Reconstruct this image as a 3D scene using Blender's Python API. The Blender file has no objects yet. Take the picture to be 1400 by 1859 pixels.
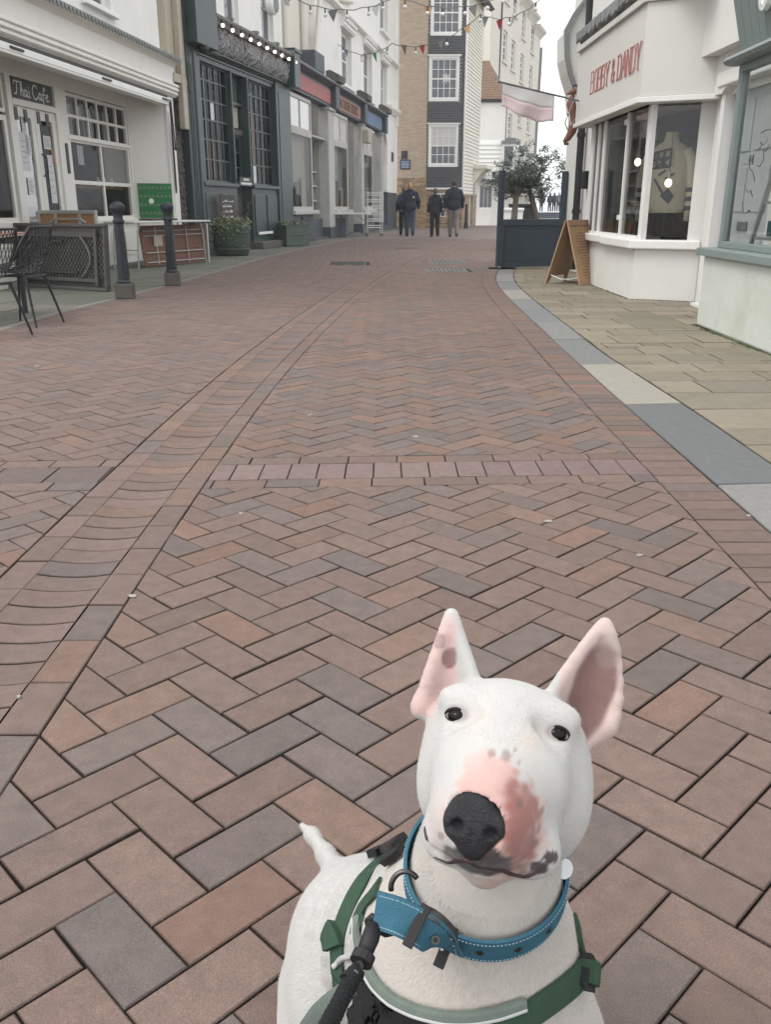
import bpy, bmesh, math, random
import numpy as np
from mathutils import Vector, Matrix, noise
from mathutils.bvhtree import BVHTree
rnd = random.Random(7)
SC = bpy.context.scene
COL = SC.collection
# ---------------------------------------------------------------- camera
FPX, W0, H0 = 1590.0, 1400.0, 1859.0
TH = math.atan(554.5 / 1590.0)
SN, CS = math.sin(TH), math.cos(TH)
cam_d = bpy.data.cameras.new('camera')
cam = bpy.data.objects.new('camera', cam_d)
COL.objects.link(cam)
cam.location = (0, 0, 1.0)
cam.rotation_euler = (math.pi / 2 - TH, 0, 0)
cam_d.sensor_fit = 'VERTICAL'
cam_d.sensor_height = 36.0
cam_d.lens = FPX / H0 * 36.0
cam_d.clip_start = 0.02
cam_d.clip_end = 3000
SC.camera = cam
# ---------------------------------------------------------------- sky, sun, exposure (overcast)
world = bpy.data.worlds.new('World')
SC.world = world
world.use_nodes = True
wn, wl = world.node_tree.nodes, world.node_tree.links
wn.clear()
w_out = wn.new('ShaderNodeOutputWorld')
w_bg = wn.new('ShaderNodeBackground')
w_sky = wn.new('ShaderNodeTexSky')
w_sky.sky_type = 'NISHITA'
w_sky.sun_disc = False
w_sky.sun_elevation = math.radians(56)
w_sky.sun_rotation = math.radians(246)
w_sky.air_density = 1.0
w_sky.dust_density = 4.0
w_hs = wn.new('ShaderNodeHueSaturation')
w_hs.inputs['Saturation'].default_value = 0.12
w_mix = wn.new('ShaderNodeMixRGB')
w_mix.inputs[0].default_value = 0.72
w_mix.inputs[2].default_value = (8.6, 8.8, 9.1, 1)     # the even cloud layer
wl.new(w_sky.outputs[0], w_hs.inputs['Color'])
wl.new(w_hs.outputs[0], w_mix.inputs[1])
wl.new(w_mix.outputs[0], w_bg.inputs['Color'])
w_bg.inputs['Strength'].default_value = 0.13
wl.new(w_bg.outputs[0], w_out.inputs['Surface'])
sun_d = bpy.data.lights.new('sun', 'SUN')
sun_d.energy = 1.1
sun_d.angle = math.radians(30)
sun_d.color = (1.0, 0.96, 0.9)
sun = bpy.data.objects.new('sun', sun_d)
COL.objects.link(sun)
sun.rotation_euler = (math.radians(34), 0, math.radians(-66))
SC.view_settings.view_transform = 'Standard'
SC.view_settings.look = 'None'
SC.view_settings.exposure = 0.72
SC.view_settings.gamma = 1.0
SC.view_settings.use_curve_mapping = False
try:
    SC.cycles.max_bounces = 8
    SC.cycles.transparent_max_bounces = 12
    SC.cycles.caustics_reflective = False
    SC.cycles.caustics_refractive = False
except Exception:
    pass

# ---------------------------------------------------------------- helpers
def P2(X, Y, Z):
    Z -= 1.0
    d = max(Y * CS - Z * SN, 0.01)
    return (700 + FPX * X / d, 929.5 + FPX * (-Y * SN - Z * CS) / d)

def S2L(c):                       # 0-255 sRGB -> linear
    out = []
    for v in c:
        v /= 255.0
        out.append(v / 12.92 if v <= 0.04045 else ((v + 0.055) / 1.055) ** 2.4)
    return tuple(out)

class MB:
    def __init__(s):
        s.v, s.f, s.c, s.uvs = [], [], [], None
    def add(s, vs, fs):
        o = len(s.v)
        s.v += [tuple(p) for p in vs]
        s.f += [tuple(i + o for i in q) for q in fs]
        return s
    def box(s, x0, x1, y0, y1, z0, z1):
        vs = [(x0, y0, z0), (x1, y0, z0), (x1, y1, z0), (x0, y1, z0), (x0, y0, z1), (x1, y0, z1), (x1, y1, z1), (x0, y1, z1)]
        return s.add(vs, [(0, 3, 2, 1), (4, 5, 6, 7), (0, 1, 5, 4), (1, 2, 6, 5), (2, 3, 7, 6), (3, 0, 4, 7)])
    def bar(s, a, b, w, h, up=(0, 0, 1)):
        a, b = Vector(a), Vector(b)
        t = (b - a).normalized()
        u = Vector(up)
        if abs(t.dot(u)) > 0.98:
            u = Vector((0, 1, 0))
        x = t.cross(u).normalized()
        y = x.cross(t).normalized()
        vs = []
        for p in (a, b):
            for i, j in ((-1, -1), (1, -1), (1, 1), (-1, 1)):
                vs.append(p + x * (w / 2 * i) + y * (h / 2 * j))
        return s.add(vs, [(0, 1, 2, 3), (7, 6, 5, 4), (0, 4, 5, 1), (1, 5, 6, 2), (2, 6, 7, 3), (3, 7, 4, 0)])
    def tube(s, pts, r, n=8, caps=True):
        pts = [Vector(p) for p in pts]
        m = len(pts)
        rs = r if isinstance(r, (list, tuple)) else [r] * m
        o = len(s.v)
        prev = None
        for i, p in enumerate(pts):
            t = (pts[min(i + 1, m - 1)] - pts[max(i - 1, 0)])
            t = t.normalized() if t.length > 1e-9 else Vector((0, 0, 1))
            if prev is None:
                u = Vector((0, 0, 1)) if abs(t.z) < 0.9 else Vector((1, 0, 0))
                x = t.cross(u).normalized()
            else:
                x = (prev - t * prev.dot(t))
                x = x.normalized() if x.length > 1e-6 else t.orthogonal().normalized()
            prev = x
            y = t.cross(x)
            for k in range(n):
                a = 2 * math.pi * k / n
                s.v.append(tuple(p + x * (rs[i] * math.cos(a)) + y * (rs[i] * math.sin(a))))
        for i in range(m - 1):
            for k in range(n):
                a0, a1 = o + i * n + k, o + i * n + (k + 1) % n
                s.f.append((a0, a1, a1 + n, a0 + n))
        if caps:
            s.f.append(tuple(o + k for k in range(n - 1, -1, -1)))
            s.f.append(tuple(o + (m - 1) * n + k for k in range(n)))
        return s
    def lathe(s, prof, c=(0, 0, 0), n=16, axis=(0, 0, 1)):
        q = Vector((0, 0, 1)).rotation_difference(Vector(axis))
        o = len(s.v)
        c = Vector(c)
        for (r, z) in prof:
            for k in range(n):
                a = 2 * math.pi * k / n
                s.v.append(tuple(c + q @ Vector((r * math.cos(a), r * math.sin(a), z))))
        for i in range(len(prof) - 1):
            for k in range(n):
                a0, a1 = o + i * n + k, o + i * n + (k + 1) % n
                s.f.append((a0, a1, a1 + n, a0 + n))
        s.f.append(tuple(o + k for k in range(n - 1, -1, -1)))
        s.f.append(tuple(o + (len(prof) - 1) * n + k for k in range(n)))
        return s
    def ball(s, c, r, n=10, m=7):
        rx, ry, rz = r if isinstance(r, (list, tuple)) else (r, r, r)
        o = len(s.v)
        for i in range(m + 1):
            t = math.pi * i / m
            for k in range(n):
                a = 2 * math.pi * k / n
                s.v.append((c[0] + rx * math.sin(t) * math.cos(a), c[1] + ry * math.sin(t) * math.sin(a), c[2] + rz * math.cos(t)))
        for i in range(m):
            for k in range(n):
                a0, a1 = o + i * n + k, o + i * n + (k + 1) % n
                s.f.append((a0, a0 + n, a1 + n, a1))
        return s
    def prism(s, poly, d0, d1, plane='xz'):       # poly in a plane, extruded along the third axis
        n = len(poly)
        mk = {'xz': lambda a, b, d: (a, d, b), 'xy': lambda a, b, d: (a, b, d), 'yz': lambda a, b, d: (d, a, b)}[plane]
        vs = [mk(a, b, d0) for a, b in poly] + [mk(a, b, d1) for a, b in poly]
        fs = [tuple(range(n)), tuple(range(2 * n - 1, n - 1, -1))]
        for i in range(n):
            j = (i + 1) % n
            fs.append((i, i + n, j + n, j))
        return s.add(vs, fs)
    def ribbon(s, pts, w, y0, y1):                # flat stroke in the local xz plane, with depth
        for (a, b) in zip(pts[:-1], pts[1:]):
            a, b = Vector((a[0], 0, a[1])), Vector((b[0], 0, b[1]))
            t = b - a
            if t.length < 1e-6:
                continue
            t.normalize()
            nrm = Vector((-t.z, 0, t.x)) * (w / 2)
            e = t * (w * 0.3)
            q = [a - e + nrm, a - e - nrm, b + e - nrm, b + e + nrm]
            vs = [(p.x, y0, p.z) for p in q] + [(p.x, y1, p.z) for p in q]
            s.add(vs, [(0, 1, 2, 3), (7, 6, 5, 4), (0, 4, 5, 1), (1, 5, 6, 2), (2, 6, 7, 3), (3, 7, 4, 0)])
        return s
    def mesh(s, name, mat=None, smooth=False):
        me = bpy.data.meshes.new(name)
        me.from_pydata(s.v, [], s.f)
        if mat is not None:
            me.materials.append(mat)
        bm = bmesh.new(); bm.from_mesh(me)
        bmesh.ops.recalc_face_normals(bm, faces=bm.faces)
        bm.to_mesh(me); bm.free()
        if smooth:
            me.polygons.foreach_set('use_smooth', [True] * len(me.polygons))
        me.update()
        return me
    def build(s, name, mat=None, parent=None, smooth=False, bevel=0, loc=None, rz=None, label=None, kind=None):
        o = bpy.data.objects.new(name, s.mesh(name, mat, smooth))
        COL.objects.link(o)
        if parent is not None:
            o.parent = parent
        if loc is not None:
            o.location = loc
        if rz is not None:
            o.rotation_euler = (0, 0, rz)
        if bevel:
            m = o.modifiers.new('bevel', 'BEVEL')
            m.width = bevel; m.segments = 2; m.limit_method = 'ANGLE'
        if label: o['label'] = label
        if kind: o['kind'] = kind
        return o

def tag(o, label=None, cat=None, group=None, kind=None):
    if label: o['label'] = label
    if cat: o['category'] = cat
    if group: o['group'] = group
    if kind: o['kind'] = kind
    return o

def thing(name, label, cat, loc=(0, 0, 0), rz=0, group=None):
    o = bpy.data.objects.new(name, None)
    COL.objects.link(o)
    o.empty_display_size = 0.2
    o.location = loc
    o.rotation_euler = (0, 0, rz)
    return tag(o, label, cat, group)

def facade(name, label, cat, a, b):               # local x runs left to right seen from the street, local y into the building
    return thing(name, label, cat, (a[0], a[1], 0), math.atan2(b[1] - a[1], b[0] - a[0]))

def kids(o):
    return [c for c in bpy.data.objects if c.parent == o]

def copy_tree(o, parent=None):
    c = o.copy()
    COL.objects.link(c)
    if parent is not None:
        c.parent = parent
    for ch in kids(o):
        copy_tree(ch, c)
    return c

def put(me, name, parent=None, loc=None, rot=None, label=None):
    o = bpy.data.objects.new(name, me)
    COL.objects.link(o)
    if parent is not None: o.parent = parent
    if loc is not None: o.location = loc
    if rot is not None: o.rotation_euler = rot
    if label: o['label'] = label
    return o

# ---------------------------------------------------------------- materials
def nd(nt, t, **kw):
    n = nt.nodes.new(t)
    for k, v in kw.items():
        if k in n.inputs.keys():
            n.inputs[k].default_value = v
        else:
            setattr(n, k, v)
    return n

def M(name, col, rough=0.7, var=0.12, scale=5.0, bump=0.1, bscale=60.0, metal=0.0, spec=0.4, dirt=None, dirt_amt=0.4, dscale=3.0,
      attr=None, coat=0.0, streak=False, emit=None, dthr=0.55, grain=0.0, gscale=700.0):
    m = bpy.data.materials.new(name)
    m.use_nodes = True
    nt = m.node_tree
    L = nt.links
    b = nt.nodes['Principled BSDF']
    b.inputs['Roughness'].default_value = rough
    b.inputs['Metallic'].default_value = metal
    b.inputs['Specular IOR Level'].default_value = spec
    if coat:
        b.inputs['Coat Weight'].default_value = coat
    tc = nd(nt, 'ShaderNodeTexCoord')
    src = tc.outputs['Object']
    n1 = nd(nt, 'ShaderNodeTexNoise', Scale=scale, Detail=6.0, Roughness=0.6)
    L.new(src, n1.inputs['Vector'])
    mr = nd(nt, 'ShaderNodeMapRange')
    mr.inputs['From Min'].default_value = 0.25; mr.inputs['From Max'].default_value = 0.75
    mr.inputs['To Min'].default_value = 1 - var; mr.inputs['To Max'].default_value = 1 + var
    L.new(n1.outputs['Fac'], mr.inputs['Value'])
    mul = nd(nt, 'ShaderNodeMixRGB', blend_type='MULTIPLY')
    mul.inputs[0].default_value = 1.0
    if attr:
        at = nd(nt, 'ShaderNodeAttribute', attribute_name=attr)
        L.new(at.outputs['Color'], mul.inputs[1])
    else:
        mul.inputs[1].default_value = (*col, 1)
    L.new(mr.outputs[0], mul.inputs[2])
    out = mul.outputs[0]
    if dirt is not None:
        n2 = nd(nt, 'ShaderNodeTexNoise', Scale=dscale, Detail=8.0, Roughness=0.7)
        if streak:
            mp = nd(nt, 'ShaderNodeMapping'); mp.inputs['Scale'].default_value = (1, 1, 0.12)
            L.new(src, mp.inputs['Vector']); L.new(mp.outputs[0], n2.inputs['Vector'])
        else:
            L.new(src, n2.inputs['Vector'])
        r2 = nd(nt, 'ShaderNodeMapRange')
        r2.inputs['From Min'].default_value = dthr; r2.inputs['From Max'].default_value = dthr + 0.2
        r2.inputs['To Min'].default_value = 0.0; r2.inputs['To Max'].default_value = dirt_amt
        L.new(n2.outputs['Fac'], r2.inputs['Value'])
        mx = nd(nt, 'ShaderNodeMixRGB')
        L.new(r2.outputs[0], mx.inputs[0]); L.new(out, mx.inputs[1])
        mx.inputs[2].default_value = (*dirt, 1)
        out = mx.outputs[0]
    if grain:
        n4 = nd(nt, 'ShaderNodeTexNoise', Scale=gscale, Detail=3.0, Roughness=0.8)
        L.new(src, n4.inputs['Vector'])
        r4 = nd(nt, 'ShaderNodeValToRGB')
        e = r4.color_ramp.elements
        e[0].position = 0.3; e[0].color = (1 - grain, 1 - grain, 1 - grain, 1)
        e[1].position = 0.62; e[1].color = (1 + grain * 0.35,) * 3 + (1,)
        e2 = e.new(0.70); e2.color = (1 + grain * 1.6,) * 3 + (1,)
        L.new(n4.outputs['Fac'], r4.inputs['Fac'])
        m4 = nd(nt, 'ShaderNodeMixRGB', blend_type='MULTIPLY'); m4.inputs[0].default_value = 1.0
        L.new(out, m4.inputs[1]); L.new(r4.outputs[0], m4.inputs[2])
        out = m4.outputs[0]
    L.new(out, b.inputs['Base Color'])
    if bump:
        n3 = nd(nt, 'ShaderNodeTexNoise', Scale=bscale, Detail=5.0, Roughness=0.65)
        L.new(src, n3.inputs['Vector'])
        bp = nd(nt, 'ShaderNodeBump'); bp.inputs['Strength'].default_value = bump; bp.inputs['Distance'].default_value = 0.01
        L.new(n3.outputs['Fac'], bp.inputs['Height'])
        L.new(bp.outputs[0], b.inputs['Normal'])
    if emit:
        b.inputs['Emission Color'].default_value = (*emit[0], 1)
        b.inputs['Emission Strength'].default_value = emit[1]
    return m

def glass(name, tint=(0.9, 0.93, 0.92), refl=1.0, rough=0.02):
    m = bpy.data.materials.new(name)
    m.use_nodes = True
    nt = m.node_tree; L = nt.links
    nt.nodes.clear()
    o = nd(nt, 'ShaderNodeOutputMaterial')
    tr = nd(nt, 'ShaderNodeBsdfTransparent'); tr.inputs['Color'].default_value = (*tint, 1)
    gl = nd(nt, 'ShaderNodeBsdfGlossy'); gl.inputs['Roughness'].default_value = rough
    fr = nd(nt, 'ShaderNodeFresnel'); fr.inputs['IOR'].default_value = 1.6
    mu = nd(nt, 'ShaderNodeMath', operation='MULTIPLY'); mu.inputs[1].default_value = refl
    mu.use_clamp = True
    mx = nd(nt, 'ShaderNodeMixShader')
    L.new(fr.outputs[0], mu.inputs[0]); L.new(mu.outputs[0], mx.inputs[0])
    L.new(tr.outputs[0], mx.inputs[1]); L.new(gl.outputs[0], mx.inputs[2])
    L.new(mx.outputs[0], o.inputs['Surface'])
    return m

MAT = {}
def setup_mats():
    A = MAT
    A['brick'] = M('paving_brick', (0.2, 0.15, 0.13), 0.85, 0.15, 26, 0.5, 380, attr='tone', spec=0.25, dirt=(0.11, 0.09, 0.08), dirt_amt=0.3, dscale=7, dthr=0.5, grain=0.34, gscale=420)
    A['joint'] = M('joint_grit', (0.04, 0.034, 0.03), 0.95, 0.3, 40, 0.4, 300, spec=0.1)
    A['stone'] = M('paving_stone', (0.3, 0.27, 0.2), 0.85, 0.12, 18, 0.3, 300, attr='tone', spec=0.25, dirt=(0.13, 0.13, 0.075), dirt_amt=0.45, dscale=2.2, dthr=0.5, grain=0.28, gscale=260)
    A['kerb'] = M('kerb_stone', (0.2, 0.21, 0.22), 0.75, 0.14, 25, 0.25, 260, attr='tone', spec=0.3, dirt=(0.3, 0.3, 0.29), dirt_amt=0.3, dscale=14, dthr=0.6, grain=0.3, gscale=300)
    A['ground'] = M('far_ground', (0.2, 0.18, 0.16), 0.9)
    A['cream'] = M('cream_paint', (0.74, 0.725, 0.68), 0.55, 0.04, 3, 0.08, 40, dirt=(0.45, 0.42, 0.35), dirt_amt=0.18, dscale=2.5, streak=True)
    A['white'] = M('white_paint', (0.82, 0.82, 0.79), 0.5, 0.04, 3, 0.06, 50, dirt=(0.5, 0.48, 0.42), dirt_amt=0.15, dscale=3, streak=True)
    A['render'] = M('white_render', (0.81, 0.80, 0.765), 0.85, 0.05, 2, 0.12, 90, dirt=(0.5, 0.48, 0.42), dirt_amt=0.22, dscale=1.4, streak=True)
    A['creamrender'] = M('cream_render', (0.70, 0.66, 0.585), 0.85, 0.05, 2, 0.1, 90, dirt=(0.5, 0.44, 0.36), dirt_amt=0.2, dscale=1.2, streak=True)
    A['lead'] = M('lead_flashing', (0.22, 0.23, 0.23), 0.6, 0.2, 12, 0.2, 60)
    A['green'] = M('dark_green_paint', (0.034, 0.054, 0.052), 0.42, 0.2, 3, 0.06, 40, spec=0.5, dirt=(0.06, 0.075, 0.07), dirt_amt=0.4, dscale=2, streak=True)
    A['sage'] = M('sage_paint', (0.195, 0.235, 0.225), 0.5, 0.06, 3, 0.05, 40)
    A['slate'] = M('slate_blue_paint', (0.068, 0.078, 0.094), 0.55, 0.12, 3, 0.06, 40, dirt=(0.14, 0.15, 0.17), dirt_amt=0.3, dscale=3)
    A['red'] = M('faded_red_board', (0.36, 0.12, 0.115), 0.6, 0.06, 3, 0.03, 40)
    A['orange'] = M('brown_sign_board', (0.34, 0.17, 0.11), 0.6, 0.08, 4, 0.03, 40)
    A['blueboard'] = M('faded_blue_board', (0.12, 0.19, 0.3), 0.6, 0.06, 3, 0.03, 40)
    A['peel'] = M('peeling_white_paint', (0.45, 0.445, 0.42), 0.75, 0.1, 6, 0.2, 40, dirt=(0.2, 0.18, 0.15), dirt_amt=0.8, dscale=7, dthr=0.53, streak=True)
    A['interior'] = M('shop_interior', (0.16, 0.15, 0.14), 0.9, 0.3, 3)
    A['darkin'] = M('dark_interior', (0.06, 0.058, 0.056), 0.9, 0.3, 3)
    A['dust'] = M('dusty_backing', (0.36, 0.345, 0.31), 0.9, 0.12, 2.2, dirt=(0.2, 0.19, 0.17), dirt_amt=0.6, dscale=3, streak=True)
    A['glass'] = glass('window_glass')
    A['dglass'] = glass('shop_glass', (0.75, 0.78, 0.78), 0.42)
    A['wglass'] = M('upper_window_glass', (0.075, 0.08, 0.09), 0.06, 0.25, 1.5, 0.0, spec=0.9)
    A['bglass'] = M('blind_behind_glass', (0.55, 0.54, 0.51), 0.1, 0.05, 2, 0.0, spec=0.8)
    A['black'] = M('black_metal', (0.018, 0.018, 0.021), 0.45, 0.2, 8, 0.05)
    A['bollard'] = M('bollard_paint', (0.02, 0.025, 0.033), 0.5, 0.25, 14, 0.25, 70, dirt=(0.11, 0.11, 0.11), dirt_amt=0.5, dscale=22, dthr=0.56)
    A['concrete'] = M('old_concrete', (0.11, 0.1, 0.09), 0.9, 0.2, 14, 0.4, 110)
    A['greyplastic'] = M('grey_plastic', (0.085, 0.08, 0.075), 0.55, 0.08, 8, 0.08, 120)
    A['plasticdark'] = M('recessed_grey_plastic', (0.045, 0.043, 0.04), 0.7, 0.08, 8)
    A['brown'] = M('brown_hardboard', (0.17, 0.085, 0.055), 0.7, 0.12, 7, 0.05)
    A['tan'] = M('tan_hardboard', (0.36, 0.19, 0.09), 0.7, 0.1, 7, 0.05)
    A['alu'] = M('dull_aluminium', (0.5, 0.49, 0.47), 0.45, 0.1, 12, 0.05, metal=0.6)
    A['wood'] = M('table_wood', (0.3, 0.15, 0.1), 0.5, 0.18, 6, 0.06)
    A['flint'] = M('flint_wall', (0.1, 0.08, 0.075), 0.8, 0.5, 22, 0.9, 26, dirt=(0.03, 0.025, 0.025), dirt_amt=0.8, dscale=18)
    A['stonepipe'] = M('tan_pipe_paint', (0.42, 0.38, 0.3), 0.6, 0.1, 6)
    A['branch'] = M('silvered_branch', (0.4, 0.41, 0.41), 0.5, 0.25, 20, 0.2)
    A['backboard'] = M('dark_red_fascia', (0.1, 0.045, 0.04), 0.6, 0.2, 5)
    A['bulb'] = M('lit_bulb', (1, 0.95, 0.85), 0.4, 0, emit=((1, 0.88, 0.68), 3.0), bump=0)
    A['bulbw'] = M('lit_pendant_bulb', (1, 0.9, 0.7), 0.4, 0, emit=((1, 0.8, 0.48), 2.2), bump=0)
    A['clearbulb'] = M('unlit_bulb', (0.7, 0.7, 0.68), 0.15, 0.05, bump=0, spec=0.7)
    A['tanbrick'] = M('tan_painted_brick', (0.45, 0.33, 0.22), 0.85, 0.06, 2.5, 0.15, 80, attr='tone')
    A['tile'] = M('black_glazed_tile', (0.035, 0.037, 0.042), 0.32, 0.3, 12, 0.1, 30, spec=0.6, attr='tone')
    A['mortar'] = M('pale_mortar', (0.28, 0.27, 0.25), 0.9)
    A['board'] = M('weatherboard_paint', (0.72, 0.69, 0.6), 0.6, 0.06, 4, 0.08, 40, dirt=(0.4, 0.37, 0.3), dirt_amt=0.3, dscale=4)
    A['rooftile'] = M('roof_tile', (0.2, 0.13, 0.085), 0.85, 0.35, 9, 0.3, 40)
    A['navy'] = M('navy_paint', (0.036, 0.052, 0.072), 0.45, 0.08, 4, 0.04, 40, spec=0.5)
    A['ply'] = M('plywood_board', (0.42, 0.27, 0.15), 0.6, 0.1, 5, 0.05)
    A['print'] = M('dark_print', (0.09, 0.05, 0.035), 0.8, 0.05, bump=0)
    A['redprint'] = M('red_sign_paint', (0.4, 0.13, 0.12), 0.6, 0.1, 20, bump=0)
    A['awning'] = M('pale_awning_board', (0.58, 0.57, 0.53), 0.6, 0.03, 2, 0.03, 40)
    A['chalkblack'] = M('dark_sign_board', (0.05, 0.055, 0.055), 0.6, 0.1, 6, 0.02)
    A['paper'] = M('paper', (0.6, 0.61, 0.62), 0.8, 0.04, 8, bump=0)
    A['crategreen'] = M('green_printed_board', (0.015, 0.16, 0.05), 0.5, 0.2, 9, bump=0)
    A['potgreen'] = M('planter_green', (0.055, 0.075, 0.06), 0.6, 0.14, 6, 0.12, 50)
    A['boxgreen'] = M('planter_box_green', (0.085, 0.11, 0.085), 0.65, 0.14, 6, 0.12, 50)
    A['soil'] = M('soil', (0.03, 0.022, 0.016), 0.95, 0.3, 30, 0.6, 80)
    A['leafpale'] = M('variegated_leaf', (0.22, 0.27, 0.13), 0.55, 0.4, 40, bump=0)
    A['leaf'] = M('olive_leaf', (0.075, 0.1, 0.07), 0.5, 0.35, 30, bump=0, spec=0.5)
    A['leafgrey'] = M('olive_leaf_underside', (0.14, 0.17, 0.14), 0.6, 0.3, 30, bump=0)
    A['twig'] = M('bare_twig', (0.16, 0.11, 0.08), 0.8, 0.2, 20)
    A['bark'] = M('olive_bark', (0.17, 0.14, 0.12), 0.9, 0.3, 18, 0.6, 40)
    A['coverweave'] = M('folding_table_white', (0.66, 0.66, 0.64), 0.5, 0.05, 6, bump=0.02)
    A['iron'] = M('cast_iron', (0.055, 0.052, 0.05), 0.7, 0.25, 12, 0.3, 90)
    A['galv'] = M('worn_steel', (0.14, 0.14, 0.135), 0.55, 0.2, 14, 0.2, 70)
    A['knit'] = M('cream_knit', (0.66, 0.58, 0.42), 0.95, 0.1, 30, 0.5, 120)
    A['darkcloth'] = M('dark_cloth', (0.025, 0.03, 0.042), 0.9, 0.15, 12, 0.2, 90)
    A['navycloth'] = M('navy_jacket', (0.022, 0.028, 0.042), 0.85, 0.2, 9, 0.2, 50)
    A['moss'] = M('moss', (0.06, 0.075, 0.025), 0.95, 0.3, 30, 0.6, 120)
    A['offrender'] = M('offwhite_render', (0.66, 0.655, 0.625), 0.85, 0.05, 2, 0.12, 90, dirt=(0.42, 0.41, 0.36), dirt_amt=0.25, dscale=1.4, streak=True)
    A['offwhite'] = M('offwhite_paint', (0.72, 0.715, 0.69), 0.5, 0.04, 3, 0.06, 50, dirt=(0.45, 0.43, 0.38), dirt_amt=0.2, dscale=3, streak=True)
    A['litter'] = M('pale_litter', (0.3, 0.28, 0.25), 0.8, 0.1, 30, bump=0)
setup_mats()
# ================================================================ ground and paving
def lerp_tab(tab, y):
    if y <= tab[0][0]: return tab[0][1]
    for (a, xa), (b, xb) in zip(tab[:-1], tab[1:]):
        if y <= b:
            t = (y - a) / (b - a)
            return xa + (xb - xa) * t
    (a, xa), (b, xb) = tab[-2], tab[-1]
    return xb + (xb - xa) / (b - a) * (y - b)
CH = [(0, -0.90), (3.5, -0.90), (5.4, -0.855), (8.0, -0.70), (10.5, -0.5), (13.3, -0.22), (14.8, -0.03), (19.3, 0.62), (23.4, 1.45), (27.0, 2.3), (32, 3.5)]
KO = [(0, 1.22), (2.6, 1.25), (4.6, 1.28), (6, 1.305), (8, 1.36), (10.3, 1.42), (12.8, 1.55), (15.2, 1.88), (18, 2.5), (22, 3.6)]
LP = [(0, -3.3), (7.6, -3.3), (8.6, -3.28), (10.1, -3.11), (12.4, -2.87), (18.8, -2.5), (23.4, -1.98), (37.6, -0.05), (50, 2.2)]
def smoothtab(tab, w):
    return lambda y: sum(lerp_tab(tab, max(0, y + k * w)) for k in (-1, -0.5, 0, 0.5, 1)) / 5
ch = smoothtab(CH, 0.9); ko = smoothtab(KO, 0.8); lp = smoothtab(LP, 0.7)
CHW = 0.205           # half width of the drainage channel
def slope(fn, y): return (fn(y + 0.05) - fn(y - 0.05)) / 0.1

# deep ground sheet to the horizon, with the sea beyond
g = MB().add([(-1500, -300, -0.06), (1500, -300, -0.06), (1500, 95, -0.06), (-1500, 95, -0.06)], [(0, 1, 2, 3)]).build('ground', MAT['ground'])
tag(g, kind='structure', label='plain grey ground under and beyond the street')
MAT['sea'] = M('pale_sea', (0.32, 0.36, 0.38), 0.25, 0.08, 0.05, 0.2, 1.5)
s_ = MB().add([(-2500, 95, -0.5), (2500, 95, -0.5), (2500, 2900, -0.5), (-2500, 2900, -0.5)], [(0, 1, 2, 3)]).build('sea', MAT['sea'])
tag(s_, kind='structure', label='pale flat sea beyond the promenade')
MAT['farroad'] = M('far_brick_road', (0.2, 0.155, 0.135), 0.85, 0.12, 6, 0.2, 90)
def strip(fa, fb, y0, y1, z, step=0.5):
    vs, fs = [], []
    n = int((y1 - y0) / step) + 1
    for i in range(n + 1):
        y = y0 + (y1 - y0) * i / n
        vs += [(fa(y), y, z), (fb(y), y, z)]
    for i in range(n):
        fs.append((2 * i, 2 * i + 1, 2 * i + 3, 2 * i + 2))
    return MB().add(vs, fs)
road = strip(lambda y: lp(y) - 0.02, lambda y: (ko(y) if y < 15 else 5.5) + 0.02, -0.5, 31, -0.055).build('road', MAT['joint'])
tag(road, kind='structure', label='herringbone brick road running up the narrow shopping street')
fr = strip(lambda y: lp(y) - 0.02, lambda y: 9.0, 29.0, 60, -0.002).build('far_road', MAT['farroad'])
tag(fr, kind='structure', label='far end of the brick road where the people walk')

BROWN = [(0.168, 0.125, 0.108), (0.156, 0.118, 0.104), (0.176, 0.132, 0.114), (0.16, 0.124, 0.110)]
GREY = [(0.14, 0.122, 0.116), (0.13, 0.118, 0.116), (0.146, 0.126, 0.117)]
WARM = [(0.186, 0.13, 0.106), (0.18, 0.126, 0.104), (0.192, 0.128, 0.102)]
PURP = [(0.158, 0.12, 0.11), (0.15, 0.117, 0.108), (0.165, 0.125, 0.112)]
def tone_for(x, y, zone):
    r = rnd.random()
    n = noise.noise(Vector((x * 0.9, y * 0.5, 3.1)))
    if zone == 'left':
        pal = PURP if r < 0.86 else (GREY if r < 0.95 else WARM)
    elif zone == 'chan':
        pal = (PURP if r < 0.84 else (GREY if r < 0.93 else WARM)) if y < 3.3 else (BROWN if r < 0.55 else (WARM if r < 0.82 else GREY))
    else:
        g_ = 0.25 + 0.24 * n
        if 3.4 < y < 7.5: g_ += 0.08
        pal = GREY if r < g_ else (WARM if r > 0.93 - 0.14 * (y > 3.6) else BROWN)
    c = rnd.choice(pal)
    k = rnd.uniform(0.92, 1.08) * (1.0 + 0.07 * n) * 1.1
    m_ = 0.25
    c = tuple(v * (1 - m_) + q * m_ for v, q in zip(c, (0.16, 0.122, 0.107)))
    return (c[0] * k * 1.06, c[1] * k * 1.0, c[2] * k * 0.97)

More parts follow.
